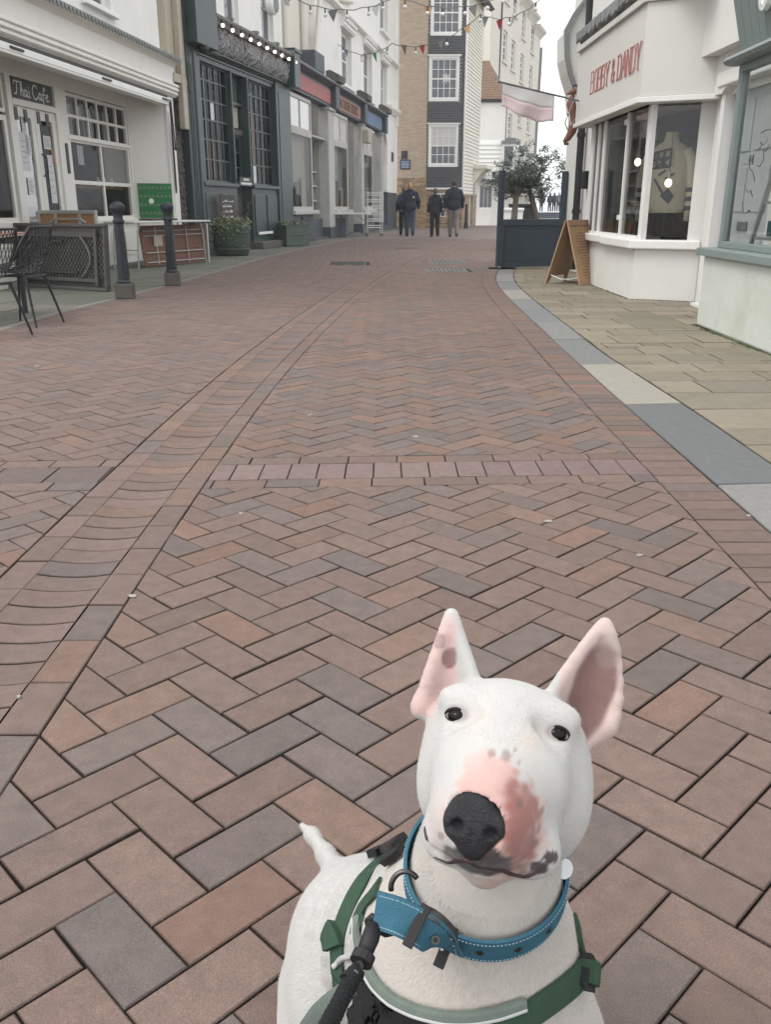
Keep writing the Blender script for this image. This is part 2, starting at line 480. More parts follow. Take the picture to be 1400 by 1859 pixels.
def clip(poly, px, py, nx, ny):
    out = []
    n = len(poly)
    for i in range(n):
        a, b = poly[i], poly[(i + 1) % n]
        da = (a[0] - px) * nx + (a[1] - py) * ny
        db = (b[0] - px) * nx + (b[1] - py) * ny
        if da >= 0: out.append(a)
        if (da >= 0) != (db >= 0):
            t = da / (da - db)
            out.append((a[0] + (b[0] - a[0]) * t, a[1] + (b[1] - a[1]) * t))
    return out
def area(p):
    return 0.5 * sum(p[i][0] * p[(i + 1) % len(p)][1] - p[(i + 1) % len(p)][0] * p[i][1] for i in range(len(p)))
def inset(poly, d):
    n = len(poly)
    out = []
    for i in range(n):
        p0, p1, p2 = Vector(poly[i - 1]), Vector(poly[i]), Vector(poly[(i + 1) % n])
        e1, e2 = (p1 - p0), (p2 - p1)
        if e1.length < 1e-6 or e2.length < 1e-6:
            continue
        n1 = Vector((-e1.y, e1.x)).normalized(); n2 = Vector((-e2.y, e2.x)).normalized()
        b = n1 + n2
        if b.length < 1e-3: continue
        b /= max(b.length_squared / 2, 0.35)
        out.append((p1.x + b.x * d, p1.y + b.y * d))
    return out
def dedupe(poly):
    out = []
    for p in poly:
        if not out or (abs(p[0] - out[-1][0]) + abs(p[1] - out[-1][1])) > 0.004:
            out.append(p)
    if len(out) > 1 and (abs(out[0][0] - out[-1][0]) + abs(out[0][1] - out[-1][1])) < 0.004:
        out.pop()
    return out

class Paving:
    """collects single pavers; the largest in view become objects of their own, the rest one joined part"""
    def __init__(s): s.items = []
    def paver(s, poly, col, joint=0.002, cham=0.0035, drop=0.045, jit=0.0012, z0=0.0, tilt=0.004):
        poly = dedupe(poly)
        if len(poly) < 3: return
        if area(poly) < 0: poly = poly[::-1]
        if area(poly) < 0.00015: return
        a = inset(poly, joint)
        if len(a) < 3 or area(a) < 0.00003: return
        a = [(p[0] + rnd.gauss(0, 0.0005), p[1] + rnd.gauss(0, 0.0005)) for p in a]
        b = inset(a, cham)
        if len(b) != len(a) or area(b) < 0.00002: return
        n = len(a)
        cx = sum(p[0] for p in a) / n; cy = sum(p[1] for p in a) / n
        dz = rnd.uniform(-jit, jit) + z0
        tx, ty = rnd.uniform(-tilt, tilt), rnd.uniform(-tilt, tilt)
        zf = lambda p: dz + (p[0] - cx) * tx + (p[1] - cy) * ty
        vs = [(p[0], p[1], zf(p)) for p in b] + [(p[0], p[1], zf(p) - cham * 0.8) for p in a] + [(p[0], p[1], dz - drop) for p in a]
        fs = [tuple(range(n))]
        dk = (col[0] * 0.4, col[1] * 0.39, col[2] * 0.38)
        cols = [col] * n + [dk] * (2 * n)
        for r in (0, 1):
            for i in range(n):
                j = (i + 1) % n
                fs.append((r * n + i, (r + 1) * n + i, (r + 1) * n + j, r * n + j))
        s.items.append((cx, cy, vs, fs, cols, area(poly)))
    def raw(s, cx, cy, vs, fs, col, ar): s.items.append((cx, cy, vs, fs, col, ar))
    def build(s, parent, mat, name, rest, limit=298):
        def score(it):
            cx, cy = it[0], it[1]
            if cy < 0.5: return -1
            px, py = P2(cx, cy, 0)
            if not (-20 < px < 1420 and 0 < py < 1890): return -1
            return it[5] / (cy * cy) / max(cy, 0.8)
        order = sorted(s.items, key=score, reverse=True)
        def make(nm, its):
            v, f, c = [], [], []
            for it in its:
                o = len(v); v += it[2]
                f += [tuple(i + o for i in q) for q in it[3]]
                c += [(*q, 1.0) for q in it[4]]
            me = bpy.data.meshes.new(nm)
            me.from_pydata(v, [], f)
            at = me.color_attributes.new('tone', 'FLOAT_COLOR', 'POINT')
            at.data.foreach_set('color', np.array(c, dtype=np.float32).ravel())
            me.materials.append(mat)
            o = bpy.data.objects.new(nm, me)
            COL.objects.link(o); o.parent = parent
            return o
        for it in order[:limit]: make(name, [it])
        if len(order) > limit:
            o = make(rest, order[limit:]); o['kind'] = 'stuff'

BAND0 = lambda x: 3.17 + 0.05 * x     # near edge of the crossing band (y at x)
BAND1 = lambda x: 3.59 + 0.05 * x     # far edge
# ---- herringbone field
pv = Paving()
U = 0.1015
def hb_cells(x0, x1, y0, y1, ang, ox, oy):
    ca, sa = math.cos(ang), math.sin(ang)
    R = max(x1 - x0, y1 - y0)
    cx, cy = (x0 + x1) / 2, (y0 + y1) / 2
    n = int(R / U) + 4
    ci = int(((cx - ox) * ca + (cy - oy) * sa) / U); cj = int((-(cx - ox) * sa + (cy - oy) * ca) / U)
    for i in range(ci - n, ci + n):
        for j in range(cj - n, cj + n):
            m = (i - j) % 4
            if m == 0: w, hh = 2, 1
            elif m == 3: w, hh = 1, 2
            else: continue
            q = [(i, j), (i + w, j), (i + w, j + hh), (i, j + hh)]
            pts = [(ox + (a * ca - b * sa) * U, oy + (a * sa + b * ca) * U) for a, b in q]
            mx = sum(p[0] for p in pts) / 4; my = sum(p[1] for p in pts) / 4
            if x0 < mx < x1 and y0 < my < y1:
                yield pts, mx, my
GRATES = [(0.66, 1.36, 14.75, 15.5), (0.82, 1.55, 16.7, 17.9), (-1.05, -0.35, 16.4, 17.5)]
def field(zone, x0, x1, y0, y1, ox, oy, ang=math.pi / 4):
    for pts, mx, my in hb_cells(x0, x1, y0, y1, ang, ox, oy):
        p = pts
        if any(a < mx < b and c < my < d for a, b, c, d in GRATES): continue
        if zone == 'right':
            sl = slope(ch, my); e = ch(my) + CHW
            if mx < e - 0.15: continue
            p = clip(p, e, my, 1, -sl)
            if my < 16:
                e2 = ko(my) - 0.205; s2 = slope(ko, my)
                if mx > e2 + 0.15: continue
                p = clip(p, e2, my, -1, s2)
            elif mx > 4.4: continue
        else:
            sl = slope(ch, my); e = ch(my) - CHW
            if mx > e + 0.15: continue
            p = clip(p, e, my, -1, sl)
            e2 = lp(my); s2 = slope(lp, my)
            if mx < e2 - 0.15: continue
            p = clip(p, e2, my, 1, -s2)
        if not p: continue
        if my > 3.36: p = clip(p, mx, BAND1(mx), -0.05, 1)
        else: p = clip(p, mx, BAND0(mx), 0.05, -1)
        if not p or len(p) < 3: continue
        far = my > 12
        pv.paver(p, tone_for(mx, my, zone), joint=rnd.uniform(0.001, 0.0028), cham=0.003)
field('right', -1.2, 4.4, 0.35, 16, 0.0137, 0.083)
field('right', -1.2, 4.4, 16, 30, 0.0137, 0.083)
field('left', -3.6, 0.6, 1.2, 16, -1.31, 3.82, math.pi / 4 + 0.03)
field('left', -3.6, 3.5, 16, 30, -1.31, 3.82, math.pi / 4 + 0.03)
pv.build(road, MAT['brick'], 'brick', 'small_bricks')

# ---- drainage channel: dished bricks between two stretcher courses
chan = strip(lambda y: ch(y) - CHW, lambda y: ch(y) + CHW, 0.3, 30, -0.022).build('drainage_channel', MAT['joint'])
tag(chan, kind='structure', label='shallow dished brick channel winding along the road')
pc = Paving()
y = 0.6; k = 0
while y < 30:
    for side in (-1, 1):
        if k % 2 == (0 if side < 0 else 1):
            a0, a1 = y, y + 0.203
            f0 = lambda q, o: ch(q) + o
            o0, o1 = (-CHW, -0.105) if side < 0 else (0.105, CHW)
            sk = -slope(ch, y)
            pc.paver([(ch(a0) + o0, a0 + o0 * sk), (ch(a0) + o1, a0 + o1 * sk), (ch(a1) + o1, a1 + o1 * sk), (ch(a1) + o0, a1 + o0 * sk)],
                     tone_for(0, y, 'chan'), z0=-0.001)
    # dished header
    col = tone_for(0, y, 'chan')
    sk = -slope(ch, y)
    a0, a1 = y + 0.003, y + 0.1015 - 0.003
    vs, fs = [], []
    N = 7
    dz = rnd.uniform(-0.0015, 0.0015)
    for i in range(N):
        o = -0.1058 + 0.2116 * i / (N - 1)
        d = -0.0006 - 0.009 * (1 - (o / 0.106) ** 2) + dz
        for (q, zz) in ((a0, d - 0.03), (a0, d - 0.0025), (a0 + 0.003, d), (a1 - 0.003, d), (a1, d - 0.0025), (a1, d - 0.03)):
            vs.append((ch(q) + o, q + o * sk, zz))
    for i in range(N - 1):
        for r in range(5):
            fs.append((i * 6 + r, (i + 1) * 6 + r, (i + 1) * 6 + r + 1, i * 6 + r + 1))
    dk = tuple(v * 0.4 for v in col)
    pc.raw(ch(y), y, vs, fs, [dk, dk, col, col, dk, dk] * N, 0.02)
    y += 0.1015; k += 1
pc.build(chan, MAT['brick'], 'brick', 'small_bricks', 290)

# ---- crossing band: two stretcher courses round a soldier course
band = MB().add([(-3.3, BAND0(-3.3), -0.05), (1.1, BAND0(1.1), -0.05), (1.1, BAND1(1.1), -0.05), (-3.3, BAND1(-3.3), -0.05)], [(0, 1, 2, 3)]).build('brick_band', MAT['joint'])
tag(band, kind='structure', label='straight brick band crossing the road in the foreground')
pb = Paving()
PALE = [(0.215, 0.155, 0.145), (0.205, 0.146, 0.137), (0.225, 0.165, 0.152)]
def band_course(o0, o1, L, x0, x1, pal):
    x = x0
    while x < x1:
        a, b = x, min(x + L, x1)
        if b - a > 0.03:
            cl = lambda u: BAND0(u)
            poly = [(a, cl(a) + o0), (b, cl(b) + o0), (b, cl(b) + o1), (a, cl(a) + o1)]
            my = (poly[0][1] + poly[2][1]) / 2
            c = ch(my)
            if a < c - CHW or b > c + CHW:
                if a < c - CHW: poly = clip(poly, c - CHW, my, -1, 0)
                else:
                    poly = clip(poly, c + CHW, my, 1, 0)
                    poly = clip(poly, ko(my) - 0.205, my, -1, 0) if poly else poly
                if poly:
                    col = rnd.choice(pal) if pal else tone_for(a, my, 'right')
                    pb.paver(poly, col, joint=0.0015, cham=0.003, tilt=0.005)
        x = b
band_course(0.0, 0.103, 0.203, -3.3, 1.3, None)
band_course(0.103, 0.317, 0.112, -0.72, 1.3, PALE)
band_course(0.103, 0.317, 0.215, -3.26, -1.0, PURP)
band_course(0.317, 0.42, 0.203, -3.2, 1.3, None)
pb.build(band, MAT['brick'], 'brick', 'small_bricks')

KW_ = lambda q: 0.33 + (0.27 - 0.33) * min(1, max(0, (q - 4.4) / 1.8))
# ---- border course and kerb stones on the right
kb = strip(lambda y: ko(y) - 0.205, lambda y: ko(y) + 0.0, 0.3, 15.6, -0.013).build('kerb_border', MAT['joint'])
tag(kb, kind='structure', label='brick edging course beside the flush kerb stones')
pk = Paving()
y = 0.5
while y < 15.3:
    st = 0.104
    my = y + st / 2; sl = -slope(ko, my) 
    e = lambda q: ko(q)
    pk.paver([(e(y) - 0.205, y + 0.205 * -sl), (e(y), y), (e(y + st), y + st), (e(y + st) - 0.205, y + st + 0.205 * -sl)], tone_for(1, y, 'right'))
    y += st
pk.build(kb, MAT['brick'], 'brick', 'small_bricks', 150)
kerb = strip(lambda y: ko(y), lambda y: ko(y) + 0.33, 0.3, 15.5, -0.011).build('kerb', MAT['joint'])
tag(kerb, kind='structure', label='line of flush grey kerb stones along the right pavement')
pks = Paving()
ys = [0.2, 1.3, 2.35, 3.18, 4.62, 5.87, 7.05, 8.14, 9.24, 10.27, 11.5, 12.76, 14.1, 15.3]
kc = [(0.15, 0.16, 0.17), (0.15, 0.155, 0.165), (0.185, 0.19, 0.195), (0.115, 0.125, 0.135), (0.25, 0.245, 0.225), (0.15, 0.16, 0.165), (0.17, 0.18, 0.185), (0.15, 0.165, 0.175),
      (0.165, 0.175, 0.185), (0.24, 0.24, 0.23), (0.16, 0.17, 0.175), (0.19, 0.195, 0.2), (0.16, 0.17, 0.18)]
for (a, b), c in zip(zip(ys[:-1], ys[1:]), kc):
    n = 5
    left = [(ko(a + (b - a) * i / n), a + (b - a) * i / n) for i in range(n + 1)]
    wd = KW_
    sk = 0.03
    right = [(p[0] + wd(p[1]), p[1] + sk) for p in left]
    c = (c[0] * 1.22, c[1] * 1.15, c[2] * 1.08)
    pks.paver(left[::-1] + right, c, joint=0.004, cham=0.006, jit=0.003)
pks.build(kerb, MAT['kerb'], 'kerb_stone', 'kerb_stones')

# ---- right pavement flags
rp = strip(lambda y: ko(y) + 0.27, lambda y: 4.2, 0.3, 15.9, -0.012).build('right_pavement', MAT['joint'])
tag(rp, kind='structure', label='buff stone pavement in front of the white bay windowed shop')
pr = Paving()
y = 0.6
while y < 15.8:
    small = rnd.random() < 0.28
    dp = 0.12 if small else rnd.choice((0.3, 0.36, 0.42))
    x = ko(y + dp / 2) + KW_(y + dp / 2) + 0.002
    sl = 0.03
    first = True
    while x < 3.7:
        w = rnd.choice((0.18, 0.24, 0.3)) if small else rnd.choice((0.36, 0.45, 0.58, 0.66))
        if first: w *= rnd.uniform(0.4, 1); first = False
        xx = min(x + w, 3.72)
        my = y + dp / 2
        # building footprints
        if not (xx > 2.72 and 1.0 < my < 7.9 and x > 2.76):
            mossy = max(0.0, 1 - abs((x + xx) / 2 - 2.5) / 1.2) * (0.45 if 6.2 < y < 8.6 or y > 12 else 0.25) + (0.3 if small else 0) * rnd.random()
            b = rnd.choice([(0.32, 0.272, 0.21), (0.28, 0.24, 0.188), (0.34, 0.29, 0.228), (0.27, 0.238, 0.192)])
            k = rnd.uniform(0.9, 1.08) * 0.84
            c = tuple((b[i] * (1 - mossy * 0.55) + (0.17, 0.165, 0.09)[i] * mossy * 0.55) * k for i in range(3))
            pr.paver([(x, y + sl * (x - 1.6)), (xx, y + sl * (xx - 1.6)), (xx, y + dp + sl * (xx - 1.6)), (x, y + dp + sl * (x - 1.6))], c, joint=0.0035, cham=0.005, jit=0.002)
        x = xx
    y += dp
pr.build(rp, MAT['stone'], 'paving_stone', 'small_paving_stones')

# ---- left pavement flags, with a thin edging line
lpv = strip(lambda y: -7.0, lambda y: lp(y), -0.5, 60, -0.012).build('left_pavement', MAT['joint'])
tag(lpv, kind='structure', label='grey stone pavement along the shops on the left')
pl = Paving()
y = 4.0
EDGE = [(0.24, 0.23, 0.2), (0.2, 0.2, 0.18)]
while y < 46:
    st = 0.9 if y < 20 else 1.5
    e = lambda q: lp(q)
    pl.paver([(e(y), y), (e(y + st), y + st), (e(y + st) - 0.11, y + st), (e(y) - 0.11, y)], rnd.choice(EDGE), joint=0.003, jit=0.001)
    y += st
y = 4.0
while y < 46:
    dp = rnd.choice((0.5, 0.65, 0.8)) * (1 if y < 20 else 1.6)
    x = 0.11
    while x < 3.4:
        w = rnd.choice((0.5, 0.65, 0.8, 0.95))
        b = rnd.choice([(0.165, 0.16, 0.135), (0.15, 0.15, 0.13), (0.18, 0.17, 0.145), (0.14, 0.145, 0.12)])
        k = rnd.uniform(0.9, 1.1)
        e0, e1 = lp(y), lp(y + dp)
        pl.paver([(e0 - x, y), (e1 - x, y + dp), (e1 - x - w, y + dp), (e0 - x - w, y)], tuple(v * k for v in b), joint=0.004, jit=0.002)
        x += w
    y += dp
pl.build(lpv, MAT['stone'], 'paving_stone', 'small_paving_stones')

# ---- ironwork in the road
def grate(x0, x1, y0, y1, label, bars=9, group='drain grates in the road'):
    t = thing('drain_grate', label, 'grate', ((x0 + x1) / 2, (y0 + y1) / 2, 0), 0, group)
    w, d = (x1 - x0) / 2, (y1 - y0) / 2
    MB().box(-w, w, -d, d, -0.03, -0.011).build('tray', MAT['black'], t)
    f = MB()
    e = 0.035
    f.box(-w, w, -d, -d + e, -0.011, 0.001).box(-w, w, d - e, d, -0.011, 0.001).box(-w, -w + e, -d + e, d - e, -0.011, 0.001).box(w - e, w, -d + e, d - e, -0.011, 0.001)
    f.build('frame', MAT['galv'], t)
    me = MB().box(-0.022, 0.022, -d + e, d - e, -0.011, 0.0).mesh('bar', MAT['galv'])
    for i in range(bars):
        put(me, 'bar', t, (-w + e + (2 * w - 2 * e) * (i + 0.5) / bars, 0, 0))
grate(*GRATES[0], 'nearer of the two barred drain grates in the middle of the road')
grate(*GRATES[1], 'farther of the two barred drain grates in the middle of the road')
t = thing('manhole_cover', 'dark rectangular manhole cover left of the brick channel', 'manhole cover', (-0.7, 16.95, 0))
MB().box(-0.35, 0.35, -0.55, 0.55, -0.03, -0.006).build('frame', MAT['iron'], t)
mc = MB()
for i in range(9):
    for j in range(14):
        mc.box(-0.3 + i * 0.068, -0.3 + i * 0.068 + 0.045, -0.5 + j * 0.072, -0.5 + j * 0.072 + 0.05, -0.006, 0.002)
mc.build('tread_plate', MAT['iron'], t)
t = thing('drain_cover', 'small dark slot drain beyond the manhole cover', 'drain cover', (0.55, 23.3, 0))
MB().box(-0.3, 0.3, -0.25, 0.25, -0.02, 0.004).build('lid', MAT['iron'], t, bevel=0.004)
MB().box(-0.22, 0.22, -0.03, 0.03, 0.004, 0.008).build('slot_bar', MAT['black'], t)

# ---- trodden gum spots, leaves and scraps of litter
def G2(px, py):
    u = (px - 700) / FPX; v = (py - 929.5) / FPX
    t = 1.0 / (SN + v * CS)
    return (u * t, (CS - v * SN) * t)
scraps = [(200, 910, 'white feather lying in the dished brick channel', 0.035), (437, 934, 'pale pebble on the bricks just right of the channel', 0.012),
          (996, 947, 'pale round gum spot on the bricks below the crossing band', 0.018), (240, 1083, 'pale square gum mark on the bricks right of the channel', 0.016),
          (755, 793, 'pale gum patch just above the crossing band', 0.022), (1161, 1010, 'small pale scrap on the bricks near the right kerb border', 0.014),
          (135, 563, 'white scrap at the left pavement edge by the chair', 0.03), (68, 666, 'white scrap on the left bricks below the chairs', 0.024),
          (34, 1268, 'white crumpled scrap on the channel edge in the left foreground', 0.007),
          (563, 754, 'pale gum patch left of centre above the crossing band', 0.02), (1360, 938, 'short white cigarette end beside the kerb stone', 0.012)]
for px, py, lb, r in scraps:
    x, y = G2(px, py)
    m = MB()
    n = 9
    pts = [(r * rnd.uniform(0.6, 1.1) * math.cos(2 * math.pi * i / n), r * rnd.uniform(0.35, 0.75) * math.sin(2 * math.pi * i / n)) for i in range(n)]
    m.prism(pts, 0, 0.0012 if 'gum' in lb else 0.004, 'xy')
    zz = -0.018 if 'feather' in lb else 0.0015
    o = m.build('gum_spot' if 'gum' in lb else ('feather' if 'feather' in lb else ('pebble' if 'pebble' in lb else ('cigarette_end' if 'cigarette' in lb else 'litter_scrap'))), MAT['litter'], None, loc=(x, y, zz), rz=rnd.uniform(0, 3))
    tag(o, lb, 'gum' if 'gum' in lb else 'litter')
gr = MB()
for k in range(2600):
    Y_ = 0.75 + 3.2 * rnd.random() ** 1.3; X_g = rnd.uniform(-0.5, 0.5) * Y_ * 1.0
    if X_g > 1.2 or X_g < -1.0: continue
    r_ = rnd.uniform(0.0005, 0.0012)
    a_g = rnd.uniform(0, 6.28)
    gr.add([(X_g + r_ * math.cos(a_g + q * 2.1), Y_ + r_ * math.sin(a_g + q * 2.1), 0.0008) for q in range(3)] + [(X_g, Y_, 0.0008 + r_)], [(0, 1, 3), (1, 2, 3), (2, 0, 3)])
tag(gr.build('grit', MAT['litter']), 'fine pale grit scattered over the near bricks', kind='stuff')
jg = MB()
for it in pv.items:
    if it[1] > 3.4 or rnd.random() < 0.25: continue
    vs_ = it[2]; n_v = len(vs_) // 3
    for q in range(n_v):
        a_g, b_g = vs_[n_v + q], vs_[n_v + (q + 1) % n_v]
        for w in range(3):
            t = rnd.random(); r_ = rnd.uniform(0.0008, 0.0022)
            cx_, cy_ = a_g[0] + (b_g[0] - a_g[0]) * t, a_g[1] + (b_g[1] - a_g[1]) * t
            gr_ = rnd.uniform(0, 6.28)
            jg.add([(cx_ + r_ * math.cos(gr_ + 2.1 * u), cy_ + r_ * math.sin(gr_ + 2.1 * u), -0.004) for u in range(3)] + [(cx_, cy_, -0.003 + r_ * 0.6)], [(0, 1, 3), (1, 2, 3), (2, 0, 3)])
tag(jg.build('joint_crumbs', M('joint_crumb', (0.09, 0.075, 0.06), 0.95, 0.4, 200, bump=0)), 'sandy crumbs and soil in the joints of the near bricks', kind='stuff')
# moss along the foot of the walls on the right
mo = MB()
for k in range(520):
    tt = rnd.random()
    seg = rnd.choice((0, 0, 1, 2))
    if seg == 0: x, y = 2.755 - abs(rnd.gauss(0, 0.014)), 5.6 + 2.35 * tt
    elif seg == 1: x, y = 2.79 - abs(rnd.gauss(0, 0.014)), 10.3 + 2.5 * tt
    else: x, y = 2.81 + 0.6 * tt, 10.25 - 0.29 * tt - abs(rnd.gauss(0, 0.012))
    r = rnd.uniform(0.004, 0.013)
    mo.ball((x, y, 0.0), (r, r, r * 0.8), 6, 3)
tag(mo.build('moss', MAT['moss']), 'line of green moss at the foot of the right hand walls', kind='stuff')
# ================================================================ buildings, left side
def wall(parent, name, mat, s0, s1, z0, z1, ops=(), y=0.0, depth=0.22, label=None):
    """a wall slab with real openings: ops = (s0, s1, z0, z1)"""
    ss = sorted({s0, s1, *[v for o in ops for v in o[:2] if s0 < v < s1]})
    zs = sorted({z0, z1, *[v for o in ops for v in o[2:] if z0 < v < z1]})
    hole = lambda a, b, c, d: any(o[0] <= a + 1e-6 and b <= o[1] + 1e-6 and o[2] <= c + 1e-6 and d <= o[3] + 1e-6 for o in ops)
    m = MB()
    for a, b in zip(ss[:-1], ss[1:]):
        for c, d in zip(zs[:-1], zs[1:]):
            if not hole(a, b, c, d):
                m.add([(a, y, c), (b, y, c), (b, y, d), (a, y, d)], [(0, 1, 2, 3)])
                m.add([(a, y + depth, c), (b, y + depth, c), (b, y + depth, d), (a, y + depth, d)], [(3, 2, 1, 0)])
    for o in list(ops) + [(s0, s1, z0, z1)]:
        a, b, c, d = max(o[0], s0), min(o[1], s1), max(o[2], z0), min(o[3], z1)
        for p, q in (((a, c), (b, c)), ((b, c), (b, d)), ((b, d), (a, d)), ((a, d), (a, c))):
            m.add([(p[0], y, p[1]), (q[0], y, q[1]), (q[0], y + depth, q[1]), (p[0], y + depth, p[1])], [(0, 1, 2, 3)])
    return m.build(name, mat, parent, label=label)

def window(parent, s0, s1, z0, z1, y, cols, rows, fm, gm, fw=0.055, bw=0.022, dep=0.05, rails=(), name='window', rowz=None, cols_s=None, label=None, sub=False):
    f = MB()
    f.box(s0, s0 + fw, y, y + dep, z0, z1).box(s1 - fw, s1, y, y + dep, z0, z1)
    f.box(s0 + fw, s1 - fw, y, y + dep, z0, z0 + fw).box(s0 + fw, s1 - fw, y, y + dep, z1 - fw, z1)
    a, b, c, d = s0 + fw, s1 - fw, z0 + fw, z1 - fw
    cs = cols_s or [a + (b - a) * i / cols for i in range(1, cols)]
    zs = rowz or [c + (d - c) * i / rows for i in range(1, rows)]
    for q in cs: f.box(q - bw / 2, q + bw / 2, y + 0.008, y + dep - 0.004, c, d)
    for q in zs:
        h = 0.03 if q in rails else bw / 2
        f.box(a, b, y + (0.004 if q in rails else 0.011), y + dep - 0.002, q - h, q + h)
    w = f.build(name, fm, parent, label=label)
    xs = [a] + list(cs) + [b]; zz = [c] + list(zs) + [d]
    for i in range(len(xs) - 1):
        for j in range(len(zz) - 1):
            g = gm[j] if isinstance(gm, list) else gm
            yy = y + dep * 0.6
            MB().add([(xs[i], yy, zz[j]), (xs[i + 1], yy, zz[j]), (xs[i + 1], yy, zz[j + 1]), (xs[i], yy, zz[j + 1])], [(0, 1, 2, 3)]).build('pane', g, w)
    return w

def moulding(parent, s0, s1, prof, mat, name='moulding', label=None):
    """prof: list of (y_out, z) traced from top to bottom at the front; closed back at y=0.1"""
    poly = [(0.1, prof[0][1])] + [(-a, b) for a, b in prof] + [(0.1, prof[-1][1])]
    return MB().prism(poly, s0, s1, 'yz').build(name, mat, parent, label=label)

# strokes for letters, on a unit box (x right, y up)
GL = {
 'B': [[(0, 0), (0, 1)], [(0, 1), (.5, 1), (.62, .88), (.62, .64), (.5, .53), (0, .53)], [(.5, .53), (.66, .42), (.66, .13), (.52, 0), (0, 0)]],
 'O': [[(.2, 0), (.05, .15), (.05, .85), (.2, 1), (.48, 1), (.63, .85), (.63, .15), (.48, 0), (.2, 0)]],
 'Y': [[(.02, 1), (.34, .45), (.66, 1)], [(.34, .45), (.34, 0)]],
 'D': [[(0, 0), (0, 1)], [(0, 1), (.45, 1), (.64, .82), (.64, .18), (.45, 0), (0, 0)]],
 'A': [[(0, 0), (.34, 1), (.68, 0)], [(.13, .36), (.55, .36)]],
 'N': [[(0, 0), (0, 1), (.62, 0), (.62, 1)]],
 'L': [[(0, 1), (0, 0), (.55, 0)]],
 'I': [[(.2, 0), (.2, 1)]],
 'K': [[(0, 0), (0, 1)], [(.6, 1), (.02, .45)], [(.2, .6), (.64, 0)]],
 'S': [[(.6, .85), (.45, 1), (.18, 1), (.04, .85), (.06, .62), (.56, .4), (.6, .15), (.45, 0), (.18, 0), (.02, .15)]],
 '&': [[(.66, 0), (.12, .72), (.14, .92), (.28, 1), (.42, .92), (.42, .74), (.06, .32), (.06, .1), (.22, 0), (.4, .04), (.62, .42)]],
 'G': [[(.62, .82), (.48, 1), (.2, 1), (.05, .85), (.05, .15), (.2, 0), (.48, 0), (.62, .15), (.62, .45), (.38, .45)]],
}
SERIF = {'B': [(0, 0), (0, 1)], 'D': [(0, 0), (0, 1)], 'Y': [(.02, 1), (.66, 1), (.34, 0)], 'A': [(0, 0), (.68, 0)], 'N': [(0, 0), (0, 1), (.62, 1), (.62, 0)], 'L': [(0, 1), (0, 0)], 'I': [(.2, 0), (.2, 1)], 'K': [(0, 0), (0, 1), (.6, 1), (.64, 0)]}
def lettering(parent, text, x0, x1, z0, z1, y, mat, thin=0.028, fat=0.05, spur=False, d=0.006, name='lettering'):
    adv = {' ': 0.4, 'I': 0.55}
    tot = sum(adv.get(c, 0.86) for c in text) - 0.18
    sx = (x1 - x0) / tot; sz = z1 - z0
    m = MB(); x = x0; words = []
    for c in text:
        if c in GL:
            for st in GL[c]:
                for a, b in zip(st[:-1], st[1:]):
                    p, q = (x + a[0] * sx, z0 + a[1] * sz), (x + b[0] * sx, z0 + b[1] * sz)
                    vert = abs(a[1] - b[1]) > abs(a[0] - b[0]) * 0.8
                    m.ribbon([p, q], fat if vert else thin, y - d, y)
            for (a, b) in SERIF.get(c, ()):
                w = 0.22 if spur else 0.16
                m.ribbon([(x + (a - w) * sx, z0 + b * sz), (x + (a + w) * sx, z0 + b * sz)], thin, y - d - 0.001, y - 0.001)
            if spur:
                for st in GL[c]:
                    for a, b in zip(st[:-1], st[1:]):
                        if abs(a[1] - b[1]) > 0.5:
                            mx, mz = x + (a[0] + b[0]) / 2 * sx, z0 + (a[1] + b[1]) / 2 * sz
                            m.ribbon([(mx - 0.11 * sx, mz), (mx + 0.11 * sx, mz)], thin, y - d - 0.0015, y - 0.0015)
        x += adv.get(c, 0.86) * sx
        if c == ' ':                     # one part per word
            words.append(m.build(name, mat, parent)); m = MB()
    words.append(m.build(name, mat, parent))
    return words

# ---------------------------------------------------------------- cafe
ca = (-4.956, 10.4); cb = (-4.8515, 11.4)
cafe = facade('cafe_building', 'cream painted cafe with multi-pane window and white awning box at the left edge', 'building', ca, cb)
C = MAT['cream']
wall(cafe, 'upper_wall', MAT['render'], -2.0, 8.02, 3.78, 9.5, [(4.72, 5.78, 3.98, 5.6)], y=0.12, depth=0.4)
window(cafe, 4.72, 5.78, 3.98, 5.6, 0.24, 2, 2, MAT['white'], MAT['wglass'], name='upper_window')
MB().box(4.6, 5.9, 0.02, 0.3, 3.9, 3.975).build('window_sill', MAT['white'], cafe, bevel=0.01)
# projecting lead flashing with a scalloped edge over the fascia
fl = MB().prism([(-0.2, 3.62), (-0.2, 3.64), (0.12, 3.8), (0.12, 3.62)], -2, 8.3, 'yz')
fl.build('lead_flashing', MAT['lead'], cafe)
sc = MB()
s = -1.98
while s < 8.25:
    sc.prism([(s, 3.64), (s + 0.12, 3.64), (s + 0.06, 3.555)], -0.215, -0.195, 'xz'); s += 0.125
sc.build('scalloped_edge', MAT['lead'], cafe)
moulding(cafe, -2.0, 8.26, [(0.2, 3.62), (0.17, 3.57), (0.1, 3.55), (0.05, 3.5), (0.03, 3.215)], C, 'fascia_board')
moulding(cafe, -2.0, 8.3, [(0.09, 3.21), (0.11, 3.19), (0.11, 3.165), (0.08, 3.15), (0.1, 3.12), (0.1, 3.095), (0.06, 3.08), (0.08, 3.05), (0.08, 3.03), (0.03, 2.99), (0.03, 2.985)], C, 'cornice')
aw = MB().box(1.2, 7.72, -0.1, 0.07, 2.79, 2.915).build('awning_box', MAT['white'], cafe, bevel=0.012)
MB().box(1.2, 7.72, -0.104, -0.098, 2.825, 2.83).build('groove', MAT['lead'], aw)
MB().box(1.2, 7.72, -0.06, 0.07, 2.93, 2.975).build('shadow_gap', MAT['plasticdark'], cafe)
